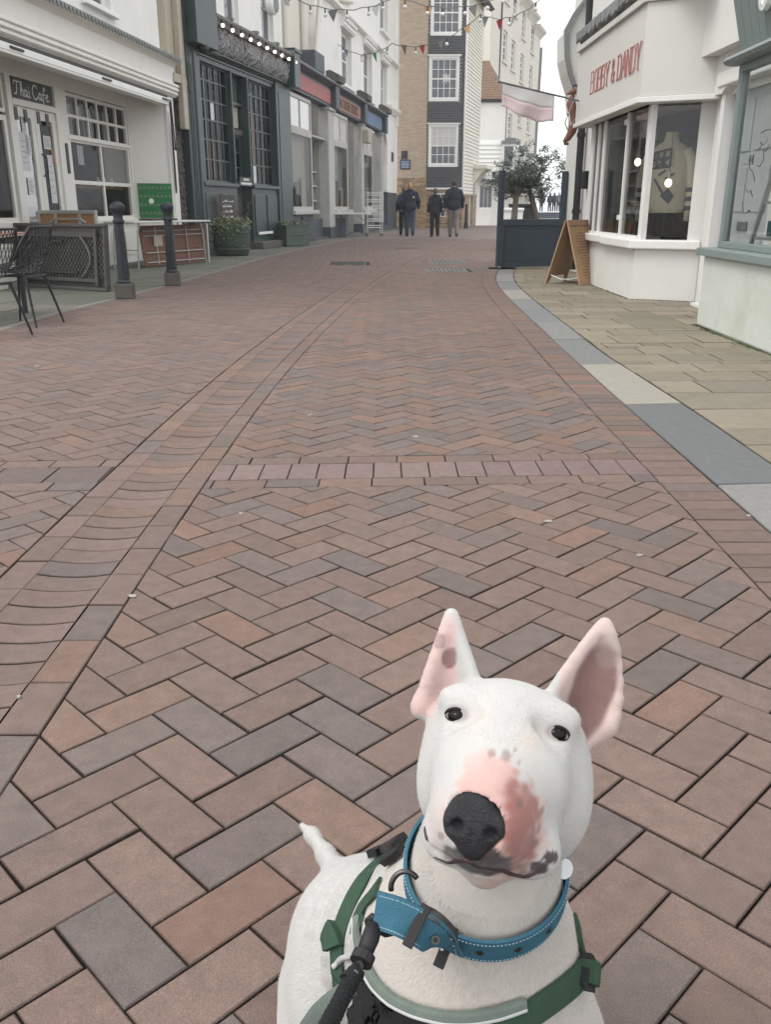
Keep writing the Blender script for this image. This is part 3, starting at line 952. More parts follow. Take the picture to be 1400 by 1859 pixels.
for s in (1.78, 4.6, 7.3):
    MB().box(s, s + 0.34, -0.125, -0.1, 2.86, 2.89).build('awning_arm', MAT['black'], aw, bevel=0.008)
for p in ((7.78, 8.2), (0.75, 1.15)):
    MB().box(p[0], p[1], 0.0, 0.75, 0.0, 2.98).build('pilaster', C, cafe, bevel=0.01)
    MB().box(p[0] + 0.07, p[1] - 0.07, -0.015, 0.0, 0.5, 2.7).build('pilaster_panel', C, cafe, bevel=0.006)
MB().box(-2.0, 8.2, 0.0, 1.0, 2.985, 3.5).build('lintel', C, cafe)
MB().box(8.2, 8.6, 0.2, 0.5, 0.0, 3.4).build('side_wall', MAT['flint'], cafe)
# splayed return between window and pilaster
MB().prism([(7.36, 0.66), (7.78, 0.06), (7.78, 0.7), (7.36, 0.7)], 0.0, 2.98, 'xy').build('return_wall', C, cafe)
YR = 0.65
MB().box(1.15, 7.4, 0.02, 0.66, 2.935, 2.984).build('soffit', C, cafe)
# bulkhead with panels
bh = MB().box(4.6, 7.38, YR - 0.03, YR + 0.12, 0.0, 0.72).build('bulkhead', C, cafe)
for i in range(4):
    a = 4.75 + i * 0.66
    MB().box(a, a + 0.52, YR - 0.045, YR - 0.03, 0.14, 0.58).build('panel', C, bh, bevel=0.01)
MB().box(4.6, 7.4, YR - 0.1, YR + 0.12, 0.72, 0.78).build('window_sill', C, cafe, bevel=0.01)
zt = 2.05
window(cafe, 4.82, 7.36, zt, 2.72, YR, 6, 2, C, MAT['dglass'], fw=0.05, bw=0.045, dep=0.06, name='transom_window')
window(cafe, 4.82, 7.36, 0.78, zt - 0.0, YR, 2, 2, C, MAT['dglass'], fw=0.06, bw=0.06, dep=0.06, rowz=[1.38], rails=(1.38,), name='shop_window')
MB().box(4.74, 7.42, YR - 0.04, YR + 0.06, zt - 0.025, zt + 0.03).build('transom_rail', C, cafe, bevel=0.008)
for s in (4.58, 7.36):
    MB().box(s, s + 0.24 if s < 5 else s + 0.06, YR - 0.03, YR + 0.06, 0.0 if s < 5 else 0.78, 2.74).build('post', C, cafe)
# door pair
MB().box(2.95, 3.08, YR - 0.03, YR + 0.09, 0.0, 2.76).build('door_post', C, cafe)
MB().box(4.42, 4.58, YR - 0.03, YR + 0.09, 0.0, 2.76).build('door_post', C, cafe)
MB().box(3.08, 4.42, YR - 0.04, YR + 0.08, 2.36, 2.45).build('door_lintel', C, cafe, bevel=0.008)
MB().box(1.2, 7.5, YR - 0.02, YR + 0.08, 2.735, 2.936).build('head_board', C, cafe)
for a, b in ((3.08, 3.745), (3.755, 4.42)):
    d = MB()
    e = 0.12
    d.box(a, a + e, YR, YR + 0.05, 0.08, 2.36).box(b - e, b, YR, YR + 0.05, 0.08, 2.36).box(a + e, b - e, YR, YR + 0.05, 0.08, 0.75).box(a + e, b - e, YR, YR + 0.05, 2.22, 2.36)
    dr = d.build('door', C, cafe, bevel=0.005)
    MB().add([(a + e, YR + 0.03, 0.75), (b - e, YR + 0.03, 0.75), (b - e, YR + 0.03, 2.22), (a + e, YR + 0.03, 2.22)], [(0, 1, 2, 3)]).build('pane', MAT['dglass'], dr)
    for q in ((a + 0.06, 2.27), (a + 0.34, 2.26)):
        MB().box(q[0], q[0] + 0.09, YR - 0.012, YR, q[1] - 0.1, q[1] + 0.07).build('hinge', MAT['black'], dr)
MB().tube([(3.83, YR, 1.75), (3.86, YR - 0.06, 1.7), (3.86, YR - 0.06, 1.5), (3.83, YR, 1.43)], 0.011).build('door_handle', MAT['black'], cafe)
for (s, z, w, h) in ((3.22, 1.5, 0.26, 0.52), (3.36, 2.0, 0.13, 0.3), (3.42, 1.72, 0.15, 0.27), (3.33, 1.16, 0.2, 0.24), (3.98, 1.83, 0.24, 0.19), (4.04, 1.05, 0.19, 0.7), (4.2, 1.62, 0.14, 0.22)):
    MB().box(s, s + w, YR + 0.018, YR + 0.024, z, z + h).build('notice', MAT['tan'] if abs(s - 4.2) < 1e-6 else MAT['paper'], cafe)
    pr_ = MB()
    for k in range(5): pr_.box(s + w * 0.15, s + w * rnd.uniform(0.6, 0.85), YR + 0.0165, YR + 0.018, z + h * (0.2 + k * 0.14), z + h * (0.2 + k * 0.14) + 0.008)
    pr_.build('print', MAT['lead'], cafe)
for (s, z, w, h) in ((5.22, 1.66, 0.22, 0.3), (4.9, 1.72, 0.1, 0.4)):
    MB().box(s, s + w, YR + 0.05, YR + 0.056, z, z + h).build('notice', MAT['paper'], cafe)
# sign over the door
sg = MB().box(3.1, 4.4, YR + 0.0, YR + 0.03, 2.46, 2.73).build('sign_board', MAT['chalkblack'], cafe)
TH_ = [[(0, .75), (.02, .95), (.12, 1), (.3, .93), (.36, 1)], [(.2, .95), (.17, .4), (.1, .1), (0, .08)],           # T
       [(.4, .05), (.44, .98), (.5, 1), (.47, .4)], [(.42, .3), (.5, .52), (.56, .45), (.55, .05), (.6, .03)],       # h
       [(.8, .45), (.7, .52), (.64, .3), (.68, .06), (.78, .1), (.82, .45), (.81, .05), (.87, .05)],                    # a
       [(.95, .5), (.95, .05), (1.0, .04)], [(.95, .7), (.955, .72)],                                               # i
       [(1.5, .8), (1.45, 1), (1.3, .98), (1.2, .7), (1.2, .3), (1.28, .02), (1.42, .02), (1.52, .2)],                 # C
       [(1.74, .45), (1.64, .52), (1.58, .3), (1.62, .06), (1.72, .1), (1.76, .45), (1.75, .05), (1.82, .05)],         # a
       [(1.88, -.2), (1.93, .6), (1.97, .98), (2.05, .95), (2.02, .75)], [(1.85, .45), (2.02, .5)],                      # f
       [(2.1, .28), (2.22, .36), (2.2, .52), (2.12, .5), (2.08, .25), (2.15, .04), (2.28, .1)]]                           # e
tm = MB()
for st in TH_: tm.ribbon([(3.22 + p[0] * 0.46, 2.5 + p[1] * 0.19) for p in st], 0.017, YR - 0.008, YR - 0.002)
tm.build('lettering', MAT['white'], sg)
# left hand window
window(cafe, 1.2, 2.9, 0.78, 2.2, YR, 2, 1, C, MAT['dglass'], fw=0.07, bw=0.06, name='shop_window')
window(cafe, 1.2, 2.9, 2.24, 2.72, YR, 5, 1, C, MAT['dglass'], fw=0.05, bw=0.04, name='transom_window')
MB().box(1.15, 2.95, YR - 0.05, YR + 0.12, 0.0, 0.78).build('bulkhead', C, cafe)
MB().box(2.7, 3.08, -0.35, YR + 0.05, 0.0, 0.1).build('door_step', MAT['concrete'], cafe)
# inside the cafe
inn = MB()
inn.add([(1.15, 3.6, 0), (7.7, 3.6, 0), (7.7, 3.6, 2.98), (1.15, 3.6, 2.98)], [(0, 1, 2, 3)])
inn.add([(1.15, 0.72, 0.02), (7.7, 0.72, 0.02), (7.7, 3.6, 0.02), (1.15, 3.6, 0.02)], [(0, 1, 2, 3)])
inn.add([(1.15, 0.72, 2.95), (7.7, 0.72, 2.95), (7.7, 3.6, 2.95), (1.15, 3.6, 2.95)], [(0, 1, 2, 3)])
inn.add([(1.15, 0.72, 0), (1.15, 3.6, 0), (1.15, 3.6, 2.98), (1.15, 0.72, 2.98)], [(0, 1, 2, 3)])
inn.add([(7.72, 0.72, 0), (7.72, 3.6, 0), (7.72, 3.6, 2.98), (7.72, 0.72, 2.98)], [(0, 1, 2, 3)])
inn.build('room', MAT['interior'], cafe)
MB().box(4.9, 7.3, YR + 0.14, YR + 0.5, 1.3, 1.34).build('display_shelf', MAT['tan'], cafe)
bt = MB()
for i in range(9):
    s = 6.35 + i * 0.1; r = rnd.uniform(0.025, 0.04)
    bt.lathe([(r, 0), (r, 0.09), (r * 0.5, 0.13), (r * 0.6, 0.16)], (s, YR + 0.22 + 0.05 * (i % 3), 1.34), 8)
bt.build('bottle_row', MAT['paper'], cafe)
bl = MB()
for i in range(6): bl.box(5.0 + i * 0.4, 5.28 + i * 0.4, YR + 0.3, YR + 0.34, 2.4 - 0.25 * (i % 2), 2.62)
bl.build('hanging_notice', MAT['paper'], cafe)
MB().box(5.05, 5.5, 1.6, 1.75, 0.9, 2.0).box(5.7, 6.1, 2.0, 2.3, 0.3, 1.5).box(6.5, 7.2, 2.6, 2.8, 0.9, 2.3).build('furniture', MAT['tan'], cafe)
# awning chain and pull rod
cpts = [(7.62, -0.12, 2.8)]
for i in range(1, 12): cpts.append((7.62 + 0.13 * i / 11, -0.12, 2.8 - 0.75 * math.sin(math.pi * i / 11 * 0.55)))
MB().tube([(7.64, -0.12, 2.8), (7.66, -0.12, 2.3), (7.7, -0.12, 2.05), (7.8, -0.12, 2.02), (7.82, -0.1, 2.3), (7.82, -0.08, 2.9)], 0.014, 6).build('chain', MAT['black'], cafe)
MB().tube([(7.66, -0.11, 2.85), (7.76, -0.1, 2.66), (7.86, -0.05, 2.5), (7.88, -0.04, 1.4), (7.86, -0.05, 1.25)], 0.016, 6).build('pull_rod', MAT['black'], cafe)
MB().tube([(7.93, -0.035, 2.4), (7.93, -0.035, 1.3)], 0.012, 6).build('cable', MAT['black'], cafe)
# street number board beside the door
MB().box(4.6, 4.68, YR - 0.045, YR - 0.03, 1.5, 1.95).build('hanging_tags', MAT['chalkblack'], cafe)

# green printed board on the return wall
gb = thing('printed_board', 'bright green patterned board with a pale round figure fixed beside the cafe window', 'board', (0, 0, 0))
gb.parent = None
mw = Matrix.Translation((ca[0], ca[1], 0)) @ Matrix.Rotation(math.atan2(1, 0.1045), 4, 'Z')
p0 = mw @ Vector((7.42, 0.56, 0.8)); p1 = mw @ Vector((7.79, 0.03, 0.8))
gb.location = p0; gb.rotation_euler = (0, 0, math.atan2(p1.y - p0.y, p1.x - p0.x))
LW = (p1 - p0).length
MB().box(0.0, LW, -0.03, -0.005, 0, 0.62).build('board', MAT['crategreen'], gb)
pm = MB()
for r in range(4):
    for k in range(8):
        s = LW * (k + 0.5) / 8
        pm.ribbon([(s - 0.022, 0.06 + r * 0.155), (s, 0.1 + r * 0.155), (s + 0.022, 0.06 + r * 0.155)], 0.016, -0.034, -0.0305)
pm.build('chevron_pattern', MAT['leafpale'], gb)
MB().lathe([(0.05, 0), (0.05, 0.006)], (LW * 0.36, -0.031, 0.3), 12, (0, -1, 0)).build('figure_print', MAT['white'], gb)

# ---------------------------------------------------------------- passage wall between cafe and green shop
pw = facade('passage_wall', 'narrow flint and tan rendered wall with a boxed pipe between cafe and dark green shop', 'wall', (-4.1, 18.66), (-3.98, 19.26))
MB().box(0.02, 0.5, 0.12, 0.6, 0, 3.3).build('flint_facing', MAT['flint'], pw)
MB().box(-0.1, 0.5, 0.02, 0.6, 3.3, 9.0).build('tan_render', MAT['stonepipe'], pw)
MB().box(-0.12, 0.55, -0.08, 0.1, 3.26, 3.42).build('string_course', MAT['stonepipe'], pw, bevel=0.01)
MB().box(0.22, 0.42, -0.1, 0.02, 2.45, 9.0).build('boxed_pipe', MAT['stonepipe'], pw, bevel=0.012)
MB().tube([(0.36, -0.12, 9), (0.32, -0.13, 6), (0.4, -0.13, 4.6), (0.38, -0.13, 3.4), (0.5, -0.12, 3.1)], 0.014, 6).build('cable', MAT['black'], pw)
fm_ = MB()
for k in range(150):
    s_ = rnd.uniform(0.03, 0.48); z_ = rnd.uniform(0.03, 3.25); r_ = rnd.uniform(0.03, 0.065)
    fm_.ball((s_, 0.115, z_), (r_, 0.03, r_ * 0.8), 6, 4)
o = fm_.build('flints', MAT['flint'], pw); o['kind'] = 'stuff'

# ---------------------------------------------------------------- dark green shop
ga = (-4.02, 19.2); gbb = (-2.62, 25.9)
gs = facade('green_shopfront_building', 'dark green shop with tall small-paned windows and silvery branches along its fascia', 'building', ga, gbb)
Gm = MAT['green']
wall(gs, 'upper_wall', MAT['render'], 0.9, 6.84, 4.7, 10, [(2.72, 3.6, 4.75, 6.4), (5.2, 6.1, 4.85, 6.5)], y=0.1, depth=0.4)
for a, b, c, d in ((2.72, 3.6, 4.75, 6.4), (5.2, 6.1, 4.85, 6.5)):
    window(gs, a, b, c, d, 0.2, 1, 2, MAT['white'], MAT['wglass'], fw=0.09, bw=0.05, name='upper_window', rails=())
fan = MB().lathe([(0.2, 0), (0.24, 0.05), (0.24, 0.2), (0.2, 0.24)], (5.65, 0.1, 5.75), 18, (0, -1, 0)).build('extractor_fan', MAT['white'], gs, smooth=False)
MB().lathe([(0.19, 0), (0.19, 0.01)], (5.65, -0.145, 5.75), 18, (0, -1, 0)).build('fan_grille', MAT['lead'], fan)
MB().box(0.15, 1.25, -0.3, 0.2, 4.05, 8.0).build('sign_panel', Gm, gs, bevel=0.01)
MB().box(0.0, 0.62, -0.06, 0.5, 0, 4.05).build('pilaster', Gm, gs, bevel=0.01)
MB().box(0.12, 0.5, -0.075, -0.06, 0.4, 3.7).build('pilaster_panel', Gm, gs, bevel=0.01)
MB().tube([(0.3, -0.12, 3.9), (0.3, -0.12, 0.3)], 0.03, 8).build('drain_pipe', Gm, gs)
MB().tube([(0.62, -0.2, 3.95), (0.9, -0.45, 3.9)], 0.02).ball((0.62, -0.22, 4.02), 0.11).build('lantern', MAT['black'], gs)
MB().box(5.62, 6.84, -0.06, 0.5, 0, 4.0).build('pilaster', Gm, gs, bevel=0.01)
MB().box(5.8, 6.66, -0.075, -0.06, 0.45, 3.8).build('pilaster_panel', Gm, gs, bevel=0.01)
MB().box(6.5, 7.0, -0.32, 0.2, 3.98, 4.82).build('console', Gm, gs, bevel=0.02)
MB().box(6.42, 7.06, -0.36, 0.2, 4.82, 4.9).build('console_cap', Gm, gs, bevel=0.01)
MB().box(0.62, 6.6, 0.02, 0.5, 3.86, 4.06).build('beam', Gm, gs)
moulding(gs, 0.62, 6.84, [(0.14, 4.07), (0.14, 4.05), (0.08, 4.02), (0.02, 3.98), (0.02, 3.95)], Gm, 'fascia_rail')
MB().box(1.1, 6.55, -0.02, 0.12, 4.07, 4.62).build('fascia', MAT['backboard'], gs)
moulding(gs, 1.2, 6.6, [(0.3, 4.76), (0.32, 4.74), (0.3, 4.7), (0.2, 4.66), (0.16, 4.62)], MAT['lead'], 'cornice')
for s in (2.0, 3.6, 5.1, 6.3): MB().box(s, s + 0.14, -0.34, -0.1, 4.765, 4.82).build('lead_clip', MAT['lead'], gs)
br = MB()
for k in range(330):
    s0_ = 1.2 + 5.3 * rnd.random(); z = 4.1 + 0.1 * rnd.random(); pts = [(s0_, -0.06, z)]
    dx = rnd.gauss(0, 0.05); yy = rnd.uniform(-0.2, -0.05)
    for q in range(4):
        dx += rnd.gauss(0, 0.05); z += rnd.uniform(0.05, 0.14)
        pts.append((pts[-1][0] + dx, yy + rnd.gauss(0, 0.03), min(z, 4.56)))
    br.tube(pts, [0.014, 0.012, 0.010, 0.008, 0.004], 4, caps=False)
o = br.build('branch_garland', MAT['branch'], gs); o['kind'] = 'stuff'
for i in range(10):
    s = 1.55 + i * 0.565
    b_ = MB().ball((s, -0.3, 4.58), 0.038, 10, 7).build('bulb', MAT['bulb'], gs)
    MB().lathe([(0.025, 0), (0.025, 0.08)], (s, -0.28, 4.61), 8).build('lamp_holder', MAT['black'], b_)
zb = [1.6, 1.97, 2.37, 2.77, 3.15, 3.54, 3.9]
window(gs, 0.9, 2.62, 1.5, 3.88, 0.1, 5, 6, Gm, MAT['dglass'], fw=0.05, bw=0.032, rowz=zb[1:-1], name='shop_window')
window(gs, 3.72, 5.62, 1.5, 3.88, 0.1, 5, 6, Gm, MAT['dglass'], fw=0.05, bw=0.032, rowz=zb[1:-1], name='shop_window')
for a, b in ((0.62, 2.66), (3.68, 5.66)):
    MB().box(a, b, -0.08, 0.2, 1.42, 1.5).build('window_sill', Gm, gs, bevel=0.012)
    bb = MB().box(a, b, 0.0, 0.3, 0, 1.42).build('bulkhead', Gm, gs)
    w_ = (b - a - 0.15) / 2
    for q in range(2):
        MB().box(a + 0.12 + q * w_, a + w_ + q * w_, -0.03, 0.0, 0.28, 1.28).build('panel', Gm, bb, bevel=0.012)
for s in (0.62, 2.62, 3.68): MB().box(s, s + (0.28 if s < 1 else 0.06), 0.0, 0.3, 1.5, 3.88).build('post', Gm, gs)
# doorway between the windows
dd = MB().box(2.68, 3.68, 0.25, 0.32, 0.2, 1.45).build('door', Gm, gs)
for q in (2.76, 3.22): MB().box(q, q + 0.36, 0.235, 0.25, 0.4, 1.3).build('panel', Gm, dd, bevel=0.01)
window(gs, 2.72, 3.64, 1.5, 2.6, 0.22, 3, 3, Gm, MAT['dglass'], fw=0.06, bw=0.03, name='door_window')
MB().box(2.68, 3.68, 0.18, 0.32, 2.6, 2.72).build('door_rail', MAT['concrete'], gs)
MB().box(2.74, 3.6, 0.24, 0.28, 2.76, 3.24).build('transom_board', MAT['stonepipe'], gs)
MB().box(2.74, 3.6, 0.24, 0.28, 3.3, 3.72).build('hanging_sign', MAT['potgreen'], gs)
MB().box(2.66, 3.7, 0.14, 0.3, 3.23, 3.29).build('door_rail', Gm, gs)
MB().box(2.68, 3.68, 0.22, 0.3, 3.72, 3.88).build('head_board', Gm, gs)
sb_ = MB().box(2.75, 3.6, -0.05, -0.03, 1.46, 1.66).build('name_board', MAT['chalkblack'], gs)
lm = MB()
for k in range(9): lm.box(2.82 + k * 0.08, 2.875 + k * 0.08, -0.056, -0.05, 1.49, 1.54)
for k in range(4): lm.box(3.0 + k * 0.1, 3.06 + k * 0.1, -0.056, -0.05, 1.58, 1.63)
lm.build('lettering', MAT['white'], sb_)
MB().box(3.6, 5.7, -0.25, 0.3, 0.0, 0.17).build('step', MAT['concrete'], gs, bevel=0.015)
MB().box(3.85, 4.9, -0.085, -0.06, 0.34, 0.4).build('letter_slot', MAT['white'], gs)
# inside: drapes and boards seen through the small panes
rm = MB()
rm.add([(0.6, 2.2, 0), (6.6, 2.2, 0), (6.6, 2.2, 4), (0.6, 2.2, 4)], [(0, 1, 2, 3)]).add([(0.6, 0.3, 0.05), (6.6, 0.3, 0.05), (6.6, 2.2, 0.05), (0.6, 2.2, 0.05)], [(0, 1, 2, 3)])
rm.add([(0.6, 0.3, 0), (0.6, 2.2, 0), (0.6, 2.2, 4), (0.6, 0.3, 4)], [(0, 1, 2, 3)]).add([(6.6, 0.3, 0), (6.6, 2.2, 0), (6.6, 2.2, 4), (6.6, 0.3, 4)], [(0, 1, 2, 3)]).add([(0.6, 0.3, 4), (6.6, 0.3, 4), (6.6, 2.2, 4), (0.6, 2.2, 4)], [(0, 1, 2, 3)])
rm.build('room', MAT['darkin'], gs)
for (a, b, z0_, z1_, mt) in ((1.5, 1.75, 1.9, 3.8, 'dust'), (1.95, 2.02, 1.6, 3.8, 'paper'), (2.15, 2.4, 1.6, 2.4, 'tan'), (4.4, 4.6, 2.2, 3.8, 'dust'), (4.9, 5.3, 1.6, 3.2, 'tan'), (5.0, 5.06, 1.6, 3.7, 'dust'), (1.1, 1.3, 2.9, 3.7, 'dust'), (4.0, 4.15, 1.6, 2.3, 'dust')):
    MB().box(a, b, 0.4, 0.43, z0_, z1_).build('drape', MAT[mt], gs)

# ---------------------------------------------------------------- old bookshop
ba = (-2.62, 25.9); bb2 = (0.0, 42.0)
bs = facade('bookshop_building', 'old bookshop with slate blue fascia, peeling white frames and cream upper wall', 'building', ba, bb2)
SL, PE = MAT['slate'], MAT['peel']
wall(bs, 'upper_wall', MAT['creamrender'], 0.15, 3.7, 4.6, 14, y=0.25, depth=0.4, label='beige recessed upper wall with downpipes')
WN = [(7.5, 9.2, 5.0, 6.7), (11.6, 13.4, 5.0, 6.8), (15.6, 17.2, 5.0, 6.8), (15.4, 17.4, 8.0, 10.4), (7.4, 9.0, 8.3, 10.3)]
wall(bs, 'upper_wall', MAT['render'], 3.7, 20.0, 4.6, 14, WN, y=0.08, depth=0.35)
for a, b, c, d in WN:
    window(bs, a, b, c, d, 0.25, 2, 2, MAT['white'], MAT['wglass'], fw=0.1, bw=0.05, name='upper_window')
    MB().box(a - 0.12, b + 0.12, -0.06, 0.2, c - 0.1, c).build('window_sill', MAT['render'], bs, bevel=0.01)
    if c < 6:
        moulding(bs, a - 0.2, b + 0.2, [(0.12, d + 0.3), (0.1, d + 0.22), (0.04, d + 0.2), (0.06, d + 0.1), (0.0, d + 0.02)], MAT['white'], 'window_hood')
moulding(bs, 5.2, 20, [(0.1, 7.25), (0.1, 7.15), (-0.02, 7.1)], MAT['render'], 'string_course')
MB().box(19.75, 20.02, -0.04, 0.3, 4.6, 14).build('quoin', MAT['render'], bs)
moulding(bs, 17.2, 20.05, [(0.14, 5.3), (0.14, 5.18), (-0.02, 5.0)], MAT['render'], 'string_course')
for s in (0.55, 2.55): MB().tube([(s, 0.16, 14), (s, 0.16, 4.95)], 0.075, 10).build('downpipe', MAT['creamrender'], bs)
MB().tube([(9.0, 0.0, 7.75), (6.4, 0.0, 7.35), (4.8, 0.0, 7.1), (4.15, 0.0, 6.9), (3.6, -0.02, 5.9), (3.2, -0.05, 5.3)], 0.07, 8).build('sloping_waste_pipe', MAT['creamrender'], bs)
MB().box(2.2, 3.4, -0.25, 0.25, 4.75, 5.25).build('hopper', SL, bs, bevel=0.02)
MB().box(0.05, 15.55, -0.04, 0.3, 4.02, 4.62).build('fascia', SL, bs)
moulding(bs, 0.05, 15.6, [(0.26, 4.7), (0.26, 4.66), (0.1, 4.6), (0.04, 4.56)], SL, 'cornice')
MB().box(0.05, 15.6, -0.24, 0.25, 4.701, 4.74).build('lead_top', MAT['lead'], bs)
for s in (5.12, 10.25, 15.1):
    MB().box(s, s + 0.55, -0.22, 0.1, 3.98, 4.74).build('console', SL, bs, bevel=0.02)
    MB().prism([(-0.36, 4.75), (0.2, 4.75), (0.2, 5.05), (-0.05, 5.1), (-0.36, 4.95)], s - 0.12, s + 0.68, 'yz').build('console_cap', MAT['concrete'], bs, bevel=0.02)
MB().box(0.55, 5.0, -0.07, -0.042, 4.1, 4.49).build('red_sign_board', MAT['red'], bs)
og = MB().box(5.85, 10.1, -0.07, -0.042, 4.07, 4.49).build('sign_board', MAT['orange'], bs)
lettering(bs, 'ALBION BOOKS', 6.35, 9.55, 4.16, 4.41, -0.071, MAT['print'], 0.022, 0.06, d=0.006)
MB().box(10.95, 14.9, -0.07, -0.042, 4.06, 4.52).build('blue_sign_board', MAT['blueboard'], bs)
bays = [(-0.02, 2.55, True), (5.5, 7.95, False), (10.65, 13.05, False)]
for a, b, f in bays:
    window(bs, a, b, 3.02, 3.95, 0.0, 2, 1, PE, MAT['bglass'], fw=0.1, bw=0.09, name='transom_window')
    window(bs, a, b, 0.9, 3.02, 0.0, 1, 1, PE, MAT['dglass'], fw=0.1, name='shop_window')
    MB().box(a - 0.1, b + 0.25, -0.14, 0.1, 0.78, 0.9).build('window_sill', PE, bs, bevel=0.02)
    MB().box(a, b + 0.04, 0.2, 0.24, 0.9, 3.0).build('backing', MAT['stonepipe'] if f else MAT['bglass'], bs)
    MB().box(b, b + 0.04, 0.051, 0.2, 0.9, 3.95).build('side_lining', MAT['dust'], bs)
    for k in range(3):
        MB().box(a + 0.2 + k * 0.7, a + 0.6 + k * 0.7, 0.16 - 0.03 * k, 0.175 - 0.03 * k, 0.92, 1.5 + 0.35 * rnd.random()).build('propped_board', MAT['interior' if k % 2 else 'stonepipe'], bs)
    rs = MB().box(a, b, 0.02, 0.3, 0, 0.78).build('stall_riser', SL, bs)
    for k in range(5): MB().box(a + 1.1, b - 0.15, -0.02 - 0.01, 0.02, 0.12 + k * 0.13, 0.19 + k * 0.13).build('louvre', SL, rs)
for s in (4.6, 10.35, 15.0):
    w_ = 0.85 if s < 5 else 0.42
    MB().box(s, s + w_, -0.06, 0.3, 0.35, 4.0).build('pilaster', PE, bs, bevel=0.015)
    MB().box(s - 0.02, s + w_ + 0.02, -0.08, 0.3, 0.0, 0.35).build('plinth', SL, bs)
    MB().box(s - 0.05, s + w_ + 0.05, -0.12, 0.1, 3.9, 3.98).build('pilaster_cap', PE, bs, bevel=0.01)
# recessed doorways
for a, b in ((2.62, 4.6), (8.0, 10.35), (13.1, 15.0)):
    MB().box(a, b, 0.75, 0.8, 0, 4.0).build('recess_wall', MAT['dust'], bs)
    MB().box(b - 0.02, b, 0.3, 0.75, 0, 4.0).build('recess_side', MAT['dust'], bs)
    MB().box(a, a + 0.02, 0.12, 0.75, 0, 4.0).build('recess_side', MAT['dust'], bs)
    MB().box(a, b, 0.0, 0.75, 0.0, 0.06).build('step', MAT['concrete'], bs)
for z in (1.15, 1.6, 2.02): MB().box(2.64, 4.58, 0.35, 0.74, z, z + 0.05).build('shelf', MAT['peel'], bs)
MB().box(2.62, 4.6, 0.05, 0.74, 3.0, 3.05).build('shelf', MAT['peel'], bs)
MB().box(2.62, 4.6, 0.2, 0.25, 0, 0.62).build('panel', SL, bs)
MB().box(10.5, 11.1, -0.3, -0.06, 3.3, 3.75).build('meter_box', MAT['stonepipe'], bs, bevel=0.03)
# inner return pieces hide the void behind the shopfront
MB().box(0.0, 15.5, 0.82, 0.9, 0, 4.6).build('inner_wall', MAT['dust'], bs)
# end wall with an arched doorway
en = MB()
AS0, AS1, AZ = 15.75, 17.15, 3.5
wall(bs, 'end_wall', MAT['render'], 15.6, 20.0, 1.62, 4.62, [(AS0, AS1, 1.62, 4.2)], y=0.06, depth=0.25)
wall(bs, 'end_plinth', SL, 15.55, 20.0, 0, 1.62, [(AS0, AS1, 0.2, 1.62)], y=0.04, depth=0.27)
ar = MB()
n = 12; cxa = (AS0 + AS1) / 2; ra = (AS1 - AS0) / 2
for i in range(n):
    t0, t1 = math.pi * i / n, math.pi * (i + 1) / n
    q = [(cxa - ra * math.cos(t0), 3.5 + ra * math.sin(t0)), (cxa - ra * math.cos(t1), 3.5 + ra * math.sin(t1)), (cxa - ra * math.cos(t1), 4.201), (cxa - ra * math.cos(t0), 4.201)]
    ar.prism(q, 0.062, 0.3, 'xz')
ar.build('arch', MAT['render'], bs)
window(bs, AS0, AS1, 2.75, 4.19, 0.2, 2, 2, PE, MAT['wglass'], fw=0.08, name='fanlight')
MB().box(AS0, AS1, 0.22, 0.27, 0.2, 2.75).build('door', PE, bs)
MB().box(18.35, 18.9, 0.03, 0.062, 3.0, 3.4).build('wall_plaque', MAT['iron'], bs)
# ================================================================ far buildings
# tan painted brick house with black tiles
tb = facade('tiled_house', 'tall house with tan painted brick, black glazed tiles and white sash windows', 'building', (0.55, 46), (3.8, 46))
O0 = 0.55
def X_(x): return x - O0
def bricks_on(parent, name, s0, s1, z0, z1, y, mat, bw, bh, j, cols, ops=(), proud=0.006, yr=None):
    v, f, c = [], [], []
    row = 0; z = z0
    while z < z1 - 0.01:
        zz = min(z + bh, z1); s = s0 - (bw / 2 if row % 2 else 0)
        while s < s1:
            a, b = max(s, s0), min(s + bw, s1)
            if b - a > 0.02 and not any(o[0] - 0.01 < (a + b) / 2 < o[1] + 0.01 and o[2] - 0.01 < (z + zz) / 2 < o[3] + 0.01 for o in ops):
                a_, b_, c_, d_ = a + j / 2, b - j / 2, z + j / 2, zz - j / 2
                yo = y - proud + rnd.uniform(-0.0015, 0.0015)
                o = len(v)
                v += [(a_, yo, c_), (b_, yo, c_), (b_, yo, d_), (a_, yo, d_), (a_, y, c_), (b_, y, c_), (b_, y, d_), (a_, y, d_)]
                f += [(o, o + 1, o + 2, o + 3), (o, o + 4, o + 5, o + 1), (o + 1, o + 5, o + 6, o + 2), (o + 2, o + 6, o + 7, o + 3), (o + 3, o + 7, o + 4, o)]
                cc = rnd.choice(cols(z) if callable(cols) else cols); k = rnd.uniform(0.9, 1.1)
                c += [(cc[0] * k, cc[1] * k, cc[2] * k, 1)] * 8
            s += bw
        z += bh; row += 1
    me = bpy.data.meshes.new(name); me.from_pydata(v, [], f)
    at = me.color_attributes.new('tone', 'FLOAT_COLOR', 'POINT'); at.data.foreach_set('color', np.array(c, dtype=np.float32).ravel())
    me.materials.append(mat)
    o = put(me, name, parent); o['kind'] = 'stuff'
    return o
WB = [(X_(2.08), X_(3.52), 2.83, 4.74), (X_(2.06), X_(3.5), 5.75, 7.69), (X_(2.1), X_(3.55), 8.54, 10.46)]
wall(tb, 'tan_wall', MAT['stonepipe'], 0.0, X_(2.0), 0, 14, y=0.0, depth=0.3)
